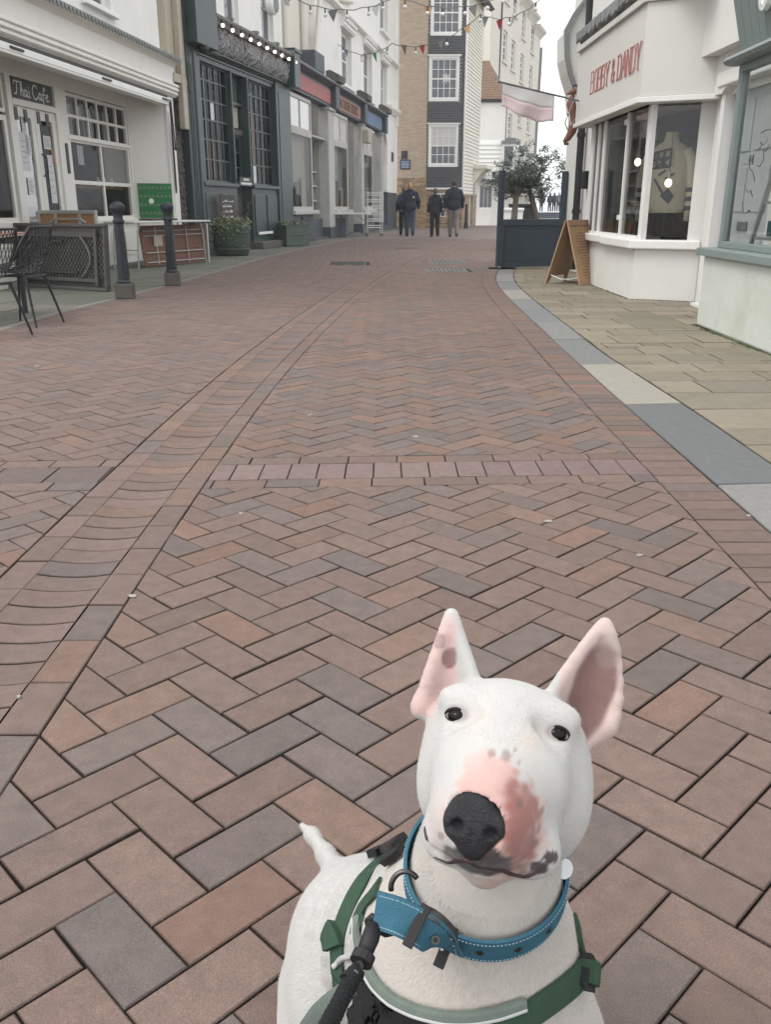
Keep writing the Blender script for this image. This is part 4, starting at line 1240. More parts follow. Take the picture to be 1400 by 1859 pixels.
tanc = lambda z: [(0.5, 0.4, 0.3), (0.515, 0.41, 0.31), (0.505, 0.405, 0.305)] if z > 2.3 else [(0.36, 0.24, 0.13), (0.26, 0.17, 0.1), (0.42, 0.3, 0.18), (0.3, 0.2, 0.12)]
bricks_on(tb, 'painted_bricks', 0.0, X_(1.995), 0, 14, 0.0, MAT['tanbrick'], 0.225, 0.075, 0.007, tanc, proud=0.004)
wall(tb, 'tile_backing', MAT['mortar'], X_(2.0), X_(3.8), 1.88, 14, WB, y=-0.02, depth=0.3)
bricks_on(tb, 'black_tiles', X_(2.0), X_(3.8), 1.88, 13.5, -0.02, MAT['tile'], 0.215, 0.075, 0.012, [(0.034, 0.036, 0.041), (0.026, 0.028, 0.034), (0.045, 0.046, 0.05)], WB, proud=0.014)
for i, (a, b, c, d) in enumerate(WB):
    hz = (c + d) / 2
    rz_ = [c + 0.16 + (hz - c - 0.16) / 2, hz, hz + (d - hz - 0.16) / 2]
    MB().box(a, b, -0.06, 0.1, c, c + 0.11).box(a, b, -0.06, 0.1, d - 0.11, d).box(a, a + 0.1, -0.06, 0.1, c + 0.11, d - 0.11).box(b - 0.1, b, -0.06, 0.1, c + 0.11, d - 0.11).build('window_surround', MAT['white'], tb)
    MB().box(a - 0.08, b + 0.08, -0.11, 0.0, d, d + 0.06).build('window_head', MAT['white'], tb)
    gm = [MAT['wglass'], MAT['wglass'], MAT['bglass'], MAT['bglass']] if i == 0 else MAT['wglass']
    window(tb, a + 0.1, b - 0.1, c + 0.11, d - 0.11, -0.01, 4, 4, MAT['white'], gm, fw=0.06, bw=0.03, rowz=rz_, rails=(hz,), name='sash_window')
st = MB()      # paper star in the middle window
pts = []
for k in range(16):
    r_ = 0.28 if k % 2 == 0 else 0.12
    pts.append((X_(2.88) + r_ * math.sin(2 * math.pi * k / 16), 6.75 + r_ * math.cos(2 * math.pi * k / 16)))
st.prism(pts, 0.019, 0.0195, 'xz'); st.build('paper_star', MAT['bglass'], tb)
MB().box(X_(1.99), X_(3.86), -0.06, 0.05, 1.8, 1.88).build('band', MAT['white'], tb)
wall(tb, 'brick_base', MAT['mortar'], X_(2.0), X_(3.8), 0, 1.8, [(X_(2.5), X_(3.0), 0.5, 1.62)], y=0.0, depth=0.3)
bricks_on(tb, 'base_bricks', X_(2.0), X_(3.8), 0, 1.8, 0.0, MAT['tanbrick'], 0.225, 0.075, 0.01, [(0.33, 0.22, 0.12), (0.24, 0.15, 0.09), (0.4, 0.29, 0.18), (0.2, 0.12, 0.075)], [(X_(2.5), X_(3.0), 0.5, 1.62)])
window(tb, X_(2.5), X_(3.0), 0.5, 1.62, 0.0, 2, 3, MAT['white'], MAT['wglass'], fw=0.05, bw=0.03, name='low_window')
MB().box(X_(0.78), X_(1.08), -0.05, 0.0, 3.2, 3.56).build('small_plaque', MAT['iron'], tb)
pq = MB().box(X_(0.72), X_(1.22), -0.04, -0.006, 2.72, 3.16).build('plaque', MAT['black'], tb)
MB().box(X_(0.76), X_(1.18), -0.045, -0.04, 2.76, 3.12).build('plaque_face', MAT['blueboard'], pq)
lm = MB()
for r in range(5):
    for k in range(5): lm.box(X_(0.79) + k * 0.075, X_(0.79) + k * 0.075 + rnd.uniform(0.03, 0.06), -0.049, -0.045, 2.8 + r * 0.062, 2.825 + r * 0.062)
lm.build('lettering', MAT['paper'], pq)
MB().box(0.25, 0.9, -0.5, -0.05, 0.0, 0.55).build('trough', MAT['boxgreen'], tb)
# weatherboarded side, every board a part
ta = math.atan2(1, 0.255)
side = thing('weatherboard_wall', 'cream overlapping weatherboards down the side of the black tiled house', 'wall', (3.8, 46, 0), ta)
SL_ = 4.75
MB().box(0.0, SL_, 0.02, 0.3, 1.55, 13.2).build('backing', MAT['board'], side)
z = 1.6
proto = None
while z < 13:
    if proto is None:
        proto = MB().prism([(-0.06, 0.0), (-0.012, 0.19), (0.02, 0.19), (0.02, 0.0)], 0.06, SL_ - 0.05, 'yz').mesh('weatherboard', MAT['board'])
    put(proto, 'weatherboard', side, (0, 0, z)); z += 0.165
MB().box(-0.04, 0.06, -0.06, 0.05, 1.5, 13.2).build('corner_board', MAT['white'], side)
MB().box(SL_ - 0.05, SL_ + 0.03, -0.05, 0.3, 1.5, 13.2).build('corner_board', MAT['white'], side)
for zz in (2.7, 5.6, 8.6):
    window(side, SL_ - 1.0, SL_ - 0.2, zz, zz + 1.7, -0.05, 2, 4, MAT['white'], MAT['wglass'], fw=0.06, bw=0.03, name='sash_window')
wall(side, 'brick_base', MAT['stonepipe'], 0, SL_, 0, 1.55, [(2.4, 3.3, 0, 1.5)], y=0.03, depth=0.25)
bricks_on(side, 'base_bricks', 0, SL_, 0, 1.55, 0.03, MAT['tanbrick'], 0.225, 0.075, 0.01, [(0.3, 0.2, 0.12), (0.24, 0.15, 0.09), (0.36, 0.26, 0.17)], [(2.4, 3.3, 0, 1.5)])
MB().box(2.4, 3.3, 0.1, 0.2, 0, 1.5).build('door', MAT['board'], side)
MB().box(2.9, SL_ + 0.35, -0.75, 0.02, 2.85, 3.05).build('porch_hood', MAT['board'], side, bevel=0.02)
MB().prism([(-0.7, 2.85), (0.02, 2.85), (0.02, 1.9), (-0.12, 2.2), (-0.4, 2.6)], 3.05, 3.2, 'yz').build('porch_bracket', MAT['board'], side)
MB().prism([(-0.7, 2.85), (0.02, 2.85), (0.02, 1.9), (-0.12, 2.2), (-0.4, 2.6)], 4.6, 4.75, 'yz').build('porch_bracket', MAT['board'], side)
MB().tube([(SL_ + 0.1, -0.7, 2.85), (3.3, -0.3, 2.5), (3.2, -0.08, 2.1), (3.2, -0.08, 0.1)], 0.05, 8).build('downpipe', MAT['stonepipe'], side)
rf = MB()
rf.prism([(-0.55, 10.55), (0.05, 11.4), (0.3, 11.4), (0.3, 10.9), (-0.35, 10.45)], -0.3, SL_ + 0.5, 'yz')
rf.build('eaves', MAT['black'], side)

# low white weatherboarded house
lh = facade('white_cottage', 'low white cottage with brown tiled roof and boarded lower wall, at the far end', 'building', (5.0, 52), (6.55, 52))
wall(lh, 'upper_wall', MAT['render'], 0, 1.55, 4.42, 6.35, y=0, depth=0.3)
MB().box(0, 1.55, 0.01, 0.3, 2.42, 4.42).build('backing', MAT['board'], lh)
pm_ = MB().prism([(-0.06, 0.0), (-0.012, 0.24), (0.005, 0.24), (0.005, 0.0)], 0, 1.55, 'yz').mesh('weatherboard', MAT['white'])
for k in range(9): put(pm_, 'weatherboard', lh, (0, 0, 2.42 + k * 0.222))
MB().box(-0.1, 1.62, -0.12, 0.1, 6.33, 6.48).build('gutter', MAT['black'], lh)
MB().add([(-0.3, 0, 6.45), (1.35, -0.05, 6.45), (0.75, 2.0, 8.6), (-0.3, 2.0, 8.6)], [(0, 1, 2, 3)]).add([(1.35, -0.05, 6.45), (2.2, 2.0, 6.45), (0.75, 2.0, 8.6)], [(0, 1, 2)]).build('roof_deck', MAT['rooftile'], lh)
rt = MB()
for r in range(17):
    q = r / 17
    zz, yy = 6.45 + 2.15 * q, -0.05 + 2.05 * q
    x1 = 1.35 - 0.6 * q
    s = -0.3 + (0.08 if r % 2 else 0)
    while s < x1 - 0.05:
        rt.add([(s, yy - 0.03, zz + 0.005), (min(s + 0.15, x1), yy - 0.03, zz + 0.005), (min(s + 0.15, x1), yy + 0.1, zz + 0.155), (s, yy + 0.1, zz + 0.155), (s, yy - 0.03, zz + 0.045), (min(s + 0.15, x1), yy - 0.03, zz + 0.045)], [(4, 5, 2, 3), (0, 1, 5, 4)])
        s += 0.165
o = rt.build('roof_tiles', MAT['rooftile'], lh); o['kind'] = 'stuff'
sd = MB().box(1.55, 1.6, 0.0, 2.2, 2.4, 6.3).build('side_wall', MAT['concrete'], lh)
MB().box(1.42, 2.05, -0.4, 0.3, 2.9, 4.25).build('bay_window', MAT['white'], lh, bevel=0.01)
MB().box(1.5, 1.97, -0.42, -0.4, 3.1, 4.1).build('pane', MAT['wglass'], lh)
MB().box(1.35, 2.1, -0.5, 0.3, 4.25, 4.4).build('bay_roof', MAT['lead'], lh)
wall(lh, 'shopfront', MAT['render'], 0, 1.5, 0.0, 2.3, [(0.2, 0.95, 0.9, 2.1)], y=-0.35, depth=0.3)
window(lh, 0.2, 0.95, 0.9, 2.1, -0.3, 3, 1, MAT['white'], MAT['wglass'], fw=0.05, name='shop_window')
MB().box(-0.1, 1.6, -0.5, 0.05, 2.3, 2.42).build('shop_cornice', MAT['lead'], lh)
MB().prism([(-0.9, 2.42), (0.0, 3.0), (0.0, 2.42)], -0.1, 0.5, 'yz').build('porch_roof', MAT['lead'], lh)

# tall cream terrace behind
tc_ = thing('cream_terrace', 'tall cream terrace with stepped parapet and narrow sash windows, farthest on the left', 'building', (7.05, 60, 0), math.atan2(1, 0.32))
KW = []
for sc_, zr in ((0.75, (1.8, 5.1, 9.6, 12.9)), (3.7, (1.8, 5.1, 9.5, 12.7)), (7.3, (2.0, 6.4, 9.2, 11.9)), (11.3, (2.0, 6.2, 9.0, 11.6))):
    for zz in zr: KW.append((sc_, sc_ + 1.45, zz, zz + 1.75))
wall(tc_, 'street_wall', MAT['creamrender'], 0, 15.8, 0, 13.6, KW, y=0, depth=0.35)
wall(tc_, 'parapet_wall', MAT['creamrender'], 0, 6.4, 13.6, 18, y=0, depth=0.35)
MB().box(-3.2, 0.0, 0.0, 0.35, 0, 18).build('gable_wall', MAT['creamrender'], tc_)
ge = thing('cream_gable', 'plain cream end wall of the tall terrace with a black drainpipe at its corner', 'building', (4.8, 59.9, 0))
MB().box(0, 2.2, 0, 0.3, 0, 18).build('end_wall', MAT['creamrender'], ge)
MB().tube([(2.28, -0.05, 18), (2.2, -0.08, 8.4), (2.2, -0.08, 6.5)], 0.06, 8).build('drainpipe', MAT['black'], ge)
for a, b, c, d in KW:
    window(tc_, a, b, c, d, 0.1, 2, 4, MAT['white'], MAT['wglass'], fw=0.14, bw=0.05, rails=((c + d) / 2,), name='sash_window', rowz=[c + .5, (c + d) / 2, d - .5])
    MB().box(a - 0.15, b + 0.15, -0.1, 0.2, c - 0.12, c).build('window_sill', MAT['creamrender'], tc_)
for (a, b, zt_) in ((6.0, 10.0, 14.3), (9.6, 12.7, 14.0), (12.4, 15.9, 13.55)):
    moulding(tc_, a, b, [(0.45, zt_), (0.4, zt_ - 0.15), (0.2, zt_ - 0.3), (0.0, zt_ - 0.55)], MAT['creamrender'], 'cornice')
    MB().box(a, b, 0.0, 0.35, 13.55, zt_).build('parapet', MAT['creamrender'], tc_)
for (a, zz) in ((1.2, 4.9), (4.2, 4.6), (9.2, 4.4), (12.0, 4.2)):
    MB().box(a, a + 1.8, -0.9, 0.0, zz - 2.6, zz).build('bay_window', MAT['white'], tc_, bevel=0.05)
    MB().box(a - 0.1, a + 1.9, -1.0, 0.0, zz, zz + 0.25).build('bay_roof', MAT['lead'], tc_)
    for q in (0.15, 0.75, 1.3): MB().box(a + q, a + q + 0.4, -0.92, -0.9, zz - 2.1, zz - 0.4).build('pane', MAT['wglass'], tc_)
MB().tube([(15.9, -0.05, 12.5), (15.6, -0.05, 6), (15.5, -0.05, 0)], 0.14, 8).build('drainpipe', MAT['lead'], tc_)

# promenade wall at the end of the lane
pw2 = facade('promenade_wall', 'low dark wall at the seafront end of the lane', 'wall', (8.5, 84), (26, 84))
MB().box(0, 17, 0, 0.4, 0, 0.5).build('wall_body', MAT['navy'], pw2)
MB().box(0, 17, -0.06, 0.5, 0.5, 0.58).build('coping', MAT['kerb'] if False else MAT['render'], pw2)
tg = MB().add([(1.6, 15.9, -0.004), (30, 15.9, -0.004), (30, 84, -0.004), (9.0, 84, -0.004), (5.0, 31, -0.004), (1.9, 17, -0.004)], [(0, 1, 2, 3, 4, 5)]).build('terrace', MAT['ground'])
tag(tg, kind='structure', label='paved outdoor terrace behind the navy screen')
pmn = MB().box(8, 40, 84.5, 96, -0.2, 0.5).build('promenade', MAT['ground'])
tag(pmn, kind='structure', label='raised seafront promenade where distant people sit and stand')

# ================================================================ right side
W_ = MAT['offwhite']
bay = facade('bay_window_shop', 'white shop with a faceted bay window under a big pale sign reading BOBBY & DANDY', 'building', (2.79, 12.86), (2.81, 10.27))
MB().prism([(0, 0), (2.59, 0), (2.9, 0.62), (2.9, 0.9), (0, 0.9)], 0, 0.57, 'xy').build('plinth', MAT['offrender'], bay)
MB().prism([(-0.12, -0.07), (1.25, -0.07), (1.25, 0.6), (-0.12, 0.6)], 0.565, 0.66, 'xy').build('window_sill', W_, bay, bevel=0.015)
MB().prism([(1.255, -0.085), (2.63, -0.085), (2.97, 0.6), (1.255, 0.6)], 0.553, 0.652, 'xy').build('window_sill', W_, bay, bevel=0.015)
T2 = 2.06
def post(p, w, z0=0.65, z1=T2, nm='mullion', mt=W_):
    return MB().box(p[0] - w / 2, p[0] + w / 2, p[1] - 0.02, p[1] + 0.05, z0, z1).build(nm, mt, bay, bevel=0.006)
post((0.03, 0.03), 0.14); post((0.38, 0.03), 0.05); post((0.68, 0.03), 0.085); post((1.77, 0.03), 0.045); post((2.58, 0.05), 0.11, nm='corner_post')
MB().box(0.0, 2.6, 0.0, 0.08, 0.65, 0.69).build('bottom_rail', W_, bay)
MB().box(0.0, 2.6, 0.0, 0.08, 2.03, 2.08).build('top_rail', W_, bay)
for a, b in ((0.1, 0.36), (0.4, 0.64), (0.72, 1.75), (1.79, 2.53)):
    MB().add([(a, 0.04, 0.69), (b, 0.04, 0.69), (b, 0.04, 2.04), (a, 0.04, 2.04)], [(0, 1, 2, 3)]).build('pane', MAT['glass'], bay)
fx = lambda t, o=0.0: (2.59 + 0.31 * t + o * 0.9, 0.0 + 0.65 * t - o * 0.43)
a_, b_ = fx(0.1), fx(0.78)
MB().add([(a_[0], a_[1] + 0.03, 0.68), (b_[0], b_[1] + 0.03, 0.68), (b_[0], b_[1] + 0.03, 2.06), (a_[0], a_[1] + 0.03, 2.06)], [(0, 1, 2, 3)]).build('pane', MAT['glass'], bay)
c_, d_ = fx(0.76), fx(1.12)
MB().prism([c_, d_, (d_[0] + 0.2, d_[1] + 0.3), (c_[0] - 0.1, c_[1] + 0.3)], 0.0, 2.5, 'xy').build('flank_wall', MAT['offrender'], bay)
# clips on the thin mullion
for zc in (0.85, 1.9):
    MB().box(1.69, 1.76, -0.005, 0.03, zc, zc + 0.055).build('glass_clip', W_, bay)
# sign awning
aw2 = MB().prism([(-0.4, -0.15), (2.745, -0.135), (3.11, 0.56), (3.11, 0.8), (-0.4, 0.3)], 2.09, 2.96, 'xy').build('sign_fascia', MAT['awning'], bay)
MB().prism([(-0.42, -0.175), (2.755, -0.16), (3.135, 0.555), (3.135, 0.8), (-0.42, 0.3)], 2.03, 2.085, 'xy').build('fascia_bottom_trim', W_, bay, bevel=0.006)
MB().prism([(-0.42, -0.19), (2.76, -0.175), (3.15, 0.555), (3.15, 0.8), (-0.42, 0.3)], 2.965, 3.03, 'xy').build('fascia_top_trim', MAT['awning'], bay, bevel=0.006)
lt = lettering(bay, 'BOBBY & DANDY', 0.42, 2.66, 2.37, 2.62, -0.146, MAT['redprint'], 0.008, 0.019, spur=False, d=0.006)
vl = MB(); s = -0.42
while s < 2.7:
    h_ = rnd.uniform(0.1, 0.15)
    vl.prism([(s, 3.2), (s, 3.2 - h_ * 0.7), (s + 0.045, 3.2 - h_), (s + 0.09, 3.2 - h_ * 0.7), (s + 0.09, 3.2)], -0.2 - rnd.random() * 0.02, -0.185, 'xz'); s += 0.094
vl.build('scalloped_lead_edge', MAT['lead'], bay)
MB().prism([(-0.21, 3.16), (-0.21, 3.2), (0.2, 3.42), (0.2, 3.1), (-0.1, 3.03)], -0.42, 2.72, 'yz').build('lead_roof', MAT['lead'], bay)
wall(bay, 'upper_wall', MAT['offrender'], -0.6, 3.4, 3.1, 7.0, y=0.03, depth=0.3)
# jettied white wall over the side door
MB().prism([(2.98, 0.38), (4.95, 0.38), (4.95, 1.0), (2.98, 1.0)], 2.42, 7.0, 'xy').build('jettied_wall', MAT['offrender'], bay)
MB().prism([(3.1, 2.42), (3.9, 2.42), (3.6, 2.2), (3.3, 2.06), (3.1, 2.06)], 0.52, 0.95, 'xz').build('curved_bracket', MAT['offrender'], bay)
YD = 0.66
MB().box(3.0, 3.2, YD - 0.06, 1.0, 0, 2.42).build('side_pier', MAT['offrender'], bay)
MB().box(3.2, 3.29, YD - 0.1, 0.9, 0.05, 2.12).build('door_frame', W_, bay, bevel=0.006)
MB().box(3.2, 4.95, YD - 0.16, 0.9, 2.12, 2.25).build('door_head', W_, bay, bevel=0.012)
MB().box(3.29, 4.95, YD - 0.04, 0.9, 2.05, 2.12).build('door_frame', W_, bay)
LD = M('lilac_grey_door', (0.42, 0.43, 0.45), 0.5, 0.05, 4, 0.03)
dr = MB().box(3.31, 4.5, YD + 0.0, YD + 0.06, 0.06, 2.05).build('door', LD, bay)
for a, b, c, d in ((3.42, 3.85, 1.5, 1.96), (3.95, 4.38, 1.5, 1.96), (3.42, 3.85, 0.95, 1.36), (3.95, 4.38, 0.95, 1.36), (3.42, 3.85, 0.14, 0.7), (3.95, 4.38, 0.14, 0.7)):
    MB().box(a, b, YD - 0.012, YD, c, d).build('panel', LD, dr, bevel=0.008)
MB().box(3.78, 4.02, YD - 0.014, YD - 0.001, 0.78, 0.86).build('letter_box', MAT['galv'], dr, bevel=0.004)
nb = MB(); 
for k in (0, 0.07): nb.ribbon([(3.88 + k, 1.44), (3.86 + k, 1.41), (3.9 + k, 1.41)], 0.009, YD - 0.01, YD - 0.001).ribbon([(3.89 + k, 1.46), (3.89 + k, 1.38)], 0.009, YD - 0.01, YD - 0.001)
nb.build('door_number', MAT['galv'], dr)
MB().box(4.5, 4.95, YD - 0.03, 0.9, 0.0, 2.1).build('side_panel', W_, bay)
MB().box(3.25, 4.9, YD - 0.2, YD, 0.0, 0.03).build('door_step', MAT['offrender'], bay)
# inside of the bay shop
sm = MAT['dust']
si = MB()
si.add([(-0.1, 2.6, 0), (2.9, 2.6, 0), (2.9, 2.6, 2.8), (-0.1, 2.6, 2.8)], [(0, 1, 2, 3)])
si.add([(-0.1, 0.1, 0), (-0.1, 2.6, 0), (-0.1, 2.6, 2.8), (-0.1, 0.1, 2.8)], [(0, 1, 2, 3)])
si.add([(2.98, 0.9, 0), (2.98, 2.6, 0), (2.98, 2.6, 2.8), (2.98, 0.9, 2.8)], [(0, 1, 2, 3)])
si.add([(-0.1, 0.1, 2.5), (2.55, 0.1, 2.5), (2.9, 0.8, 2.5), (2.98, 2.6, 2.5), (-0.1, 2.6, 2.5)], [(0, 1, 2, 3, 4)])
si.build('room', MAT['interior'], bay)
MB().prism([(-0.05, 0.12), (2.52, 0.12), (2.8, 0.7), (2.9, 2.55), (-0.05, 2.55)], 0.5, 0.6, 'xy').build('display_floor', MAT['tan'], bay)
MB().box(0.3, 0.62, 2.0, 2.4, 0.6, 2.2).box(0.9, 1.7, 2.2, 2.5, 0.6, 1.3).build('cupboard', MAT['bglass'], bay)
for s, y, zb_ in ((1.66, 0.2, 1.5), (2.40, 0.36, 1.25)):
    b1 = MB().ball((s, y, zb_), (0.04, 0.04, 0.046), 12, 8).build('pendant_bulb', MAT['bulbw'], bay)
    MB().lathe([(0.018, 0.04), (0.022, 0.06), (0.022, 0.12), (0.006, 0.14)], (s, y, zb_), 8).build('lamp_holder', MAT['alu'], b1)
    MB().tube([(s, y, zb_ + 0.13), (s, y, 2.5)], 0.004, 5).build('flex', MAT['black'], b1)

# knitted jumper on a stand in the window
jm = thing('knitted_jumper', 'cream knitted jumper with dark blue pattern hanging in the bay window', 'jumper', (3.28, 10.85, 0), -math.pi / 2 + 1.15)
body = MB()
N = 20
secs = [(0.93, 0.20, 0.1), (0.97, 0.215, 0.11), (1.05, 0.22, 0.115), (1.3, 0.225, 0.115), (1.5, 0.235, 0.11), (1.6, 0.22, 0.1), (1.66, 0.16, 0.09), (1.70, 0.09, 0.075), (1.76, 0.075, 0.07), (1.80, 0.07, 0.065)]
for (z, rx, ry) in secs:
    for k in range(N):
        a = 2 * math.pi * k / N
        w_ = 1 + 0.03 * math.sin(5 * a + z * 9)
        body.v.append((rx * math.cos(a) * w_, ry * math.sin(a) * w_, z))
for i in range(len(secs) - 1):
    for k in range(N): body.f.append((i * N + k, i * N + (k + 1) % N, (i + 1) * N + (k + 1) % N, (i + 1) * N + k))
body.build('jumper_body', MAT['knit'], jm, smooth=True)
for sg_ in (-1, 1):
    sl_ = MB().tube([(0.17 * sg_, 0, 1.6), (0.25 * sg_, -0.01, 1.48), (0.28 * sg_, -0.03, 1.25), (0.28 * sg_, -0.06, 1.0), (0.27 * sg_, -0.08, 0.84)], [0.075, 0.075, 0.068, 0.06, 0.05], 12).build('sleeve', MAT['knit'], jm, smooth=True)
    for zc in (1.2, 1.1, 1.0):
        MB().tube([(0.28 * sg_, -0.04 - (1.25 - zc) * 0.1, zc), (0.28 * sg_, -0.045 - (1.25 - zc) * 0.1, zc - 0.045)], 0.069, 12).build('cuff_band', MAT['darkcloth'], sl_)
pt = MB()
for (x0_, z0_, x1_, z1_) in ((-0.16, 1.58, 0.02, 1.62), (-0.18, 1.5, 0.03, 1.53), (-0.19, 1.41, 0.02, 1.43), (-0.16, 1.58, -0.19, 1.41), (0.02, 1.62, 0.02, 1.43), (-0.12, 1.6, -0.14, 1.42), (-0.05, 1.62, -0.06, 1.42), (-0.13, 1.42, 0.0, 1.53), (-0.12, 1.53, 0.0, 1.42), (-0.1, 1.34, -0.02, 1.39), (-0.02, 1.3, 0.08, 1.36), (-0.14, 1.3, -0.02, 1.12)):
    y_ = lambda xx: -0.122 * math.sqrt(max(0.05, 1 - (xx / 0.24) ** 2)) - 0.004
    pt.bar((x0_, y_(x0_), z0_), (x1_, y_(x1_), z1_), 0.022, 0.012, (0, 1, 0))
pt.prism([(-0.06, 1.12), (0.02, 1.2), (0.09, 1.12), (0.04, 1.03)], -0.135, -0.112, 'xz')
pt.build('knitted_pattern', MAT['darkcloth'], jm)
MB().tube([(0, 0, 0.6), (0, 0, 0.95)], 0.015, 8).build('stand', MAT['black'], jm)
dj = thing('dark_jacket', 'dark garment hanging between the two lit bulbs in the bay window', 'garment', (3.3, 11.55, 0), -math.pi / 2 + 1.0)
bj = MB(); N = 16
for (z, rx, ry) in [(1.0, 0.2, 0.07), (1.2, 0.19, 0.08), (1.55, 0.18, 0.08), (1.68, 0.15, 0.07), (1.76, 0.05, 0.05)]:
    for k in range(N):
        a = 2 * math.pi * k / N
        bj.v.append((rx * math.cos(a) * (1 + .05 * math.sin(4 * a)), ry * math.sin(a), z))
for i in range(4):
    for k in range(N): bj.f.append((i * N + k, i * N + (k + 1) % N, (i + 1) * N + (k + 1) % N, (i + 1) * N + k))
bj.build('garment_body', MAT['darkcloth'], dj, smooth=True)
MB().tube([(0, 0, 1.74), (0, 0, 1.84), (0.03, 0, 1.88), (0, 0, 1.91)], 0.005, 6).build('hanger_hook', MAT['alu'], dj)
dt = thing('display_table', 'dark display table with folded clothes inside the bay window', 'table', (3.2, 11.55, 0.6))
MB().box(-0.3, 0.3, -0.4, 0.3, 0.28, 0.32).build('table_top', MAT['darkcloth'], dt)
for q in ((-0.26, -0.36), (0.26, -0.36), (-0.26, 0.26), (0.26, 0.26)): MB().box(q[0] - 0.02, q[0] + 0.02, q[1] - 0.02, q[1] + 0.02, 0, 0.28).build('leg', MAT['black'], dt)
for k, mt in enumerate(('knit', 'paper', 'dust', 'knit')):
    o = MB().box(-0.22 + 0.02 * k, 0.1, -0.3, -0.05, 0.0, 0.035).build('folded_cloth', MAT[mt], None, bevel=0.012, loc=(3.2, 11.6, 0.921 + 0.036 * k))
    tag(o, ['cream folded garment at the bottom of the stack on the window display table', 'pale grey folded garment second from the bottom of the window stack', 'drab folded garment second from the top of the window stack', 'cream folded garment on top of the stack in the bay window'][k], 'clothes', 'folded clothes on the display table')
bk = thing('open_book_stand', 'small dark tilted stand lying on the bay window display floor', 'stand', (3.25, 10.28, 0.6), 0.4)
MB().prism([(-0.1, 0.0), (0.1, 0.0), (0.1, 0.09)], -0.12, 0.12, 'yz').build('tilted_face', MAT['black'], bk)

# neighbouring house beyond the bay, with doorway, downpipe and dark curved gable
nh = facade('neighbour_house', 'white house with black downpipe and dark curved gable beside the pale shop sign', 'building', (3.08, 16.1), (3.08, 12.9))
wall(nh, 'street_wall', MAT['offrender'], 0, 3.2, 0, 7, [(2.15, 3.0, 0, 2.1)], y=0.0, depth=0.3)
MB().box(2.15, 3.0, 0.2, 0.26, 0, 2.1).build('door', LD, nh)
MB().box(2.05, 2.15, -0.05, 0.1, 0, 2.15).build('door_frame', W_, nh)
MB().box(3.0, 3.1, -0.05, 0.1, 0, 2.15).build('door_frame', W_, nh)
MB().box(2.0, 3.15, -0.1, 0.1, 2.15, 2.3).build('door_head', W_, nh, bevel=0.01)
MB().box(2.3, 2.9, 0.185, 0.2, 1.2, 1.95).build('pane', MAT['wglass'], nh)
MB().tube([(1.6, -0.09, 7), (1.6, -0.09, 0.05)], 0.055, 10).build('downpipe', MAT['black'], nh)
for zc in (0.9, 2.0, 3.0): MB().lathe([(0.068, 0), (0.068, 0.06)], (1.6, -0.09, zc), 10).build('pipe_collar', MAT['black'], nh)
MB().box(2.05, 2.2, -0.14, -0.02, 1.25, 1.5).build('wall_lamp', MAT['black'], nh, bevel=0.02)
MB().prism([(-0.28, 3.55), (-0.2, 3.7), (0.02, 4.0), (0.02, 2.4), (-0.06, 2.45), (-0.1, 2.75), (-0.2, 3.0), (-0.26, 3.2)], 0.1, 1.0, 'yz').build('gable_soffit', MAT['offrender'], nh)
MB().prism([(-0.34, 3.55), (-0.22, 3.78), (0.02, 4.08), (0.02, 4.0), (-0.2, 3.7), (-0.27, 3.5), (-0.25, 3.2), (-0.19, 3.0), (-0.09, 2.75), (-0.13, 2.7), (-0.24, 2.95), (-0.31, 3.2)], 0.98, 1.06, 'yz').build('bargeboard', MAT['lead'], nh)
MB().tube([(1.9, -0.02, 2.92), (1.9, -0.14, 2.92)], 0.03).ball((1.9, -0.16, 2.9), 0.07).build('security_camera', W_, nh)
MB().box(2.3, 2.42, -0.16, -0.02, 2.66, 2.78).build('floodlight', W_, nh, bevel=0.01)
MB().tube([(2.0, -0.1, 3.3), (1.9, -0.14, 2.9), (1.6, -0.3, 2.35), (1.8, -0.3, 2.15), (2.4, -0.1, 2.6)], 0.006, 5).build('loose_cable', MAT['bglass'], nh)
ro = thing('hanging_ornament', 'reddish brown twisted figure sign hanging from the wall beside the downpipe', 'hanging sign', (2.86, 14.8, 0))
REDM = M('red_brown_figure', (0.17, 0.07, 0.055), 0.6, 0.3, 12, 0.3, 40)
MB().tube([(0.02, 0, 2.62), (0.0, 0, 2.5), (0.05, 0, 2.36), (0.07, 0, 2.22), (0.04, 0, 2.1), (-0.02, 0, 2.0), (-0.06, 0, 1.96), (-0.05, 0, 1.92), (0.0, 0, 1.93)], [0.03, 0.07, 0.075, 0.08, 0.065, 0.05, 0.035, 0.025, 0.02], 10).build('figure_body', REDM, ro, smooth=True)
MB().ball((0.02, 0, 2.66), (0.06, 0.05, 0.05)).tube([(0.0, 0, 2.66), (-0.08, 0, 2.62)], [0.03, 0.012]).build('figure_head', REDM, ro, smooth=True)
MB().tube([(0.08, 0, 2.4), (-0.03, 0.02, 2.35), (-0.07, 0.02, 2.22), (-0.02, 0.02, 2.12)], 0.01, 6).build('wire_loop', MAT['iron'], ro)
MB().tube([(0.22, 0, 2.75), (0.02, 0, 2.75), (0.02, 0, 2.68)], 0.012, 6).build('bracket', MAT['black'], ro)

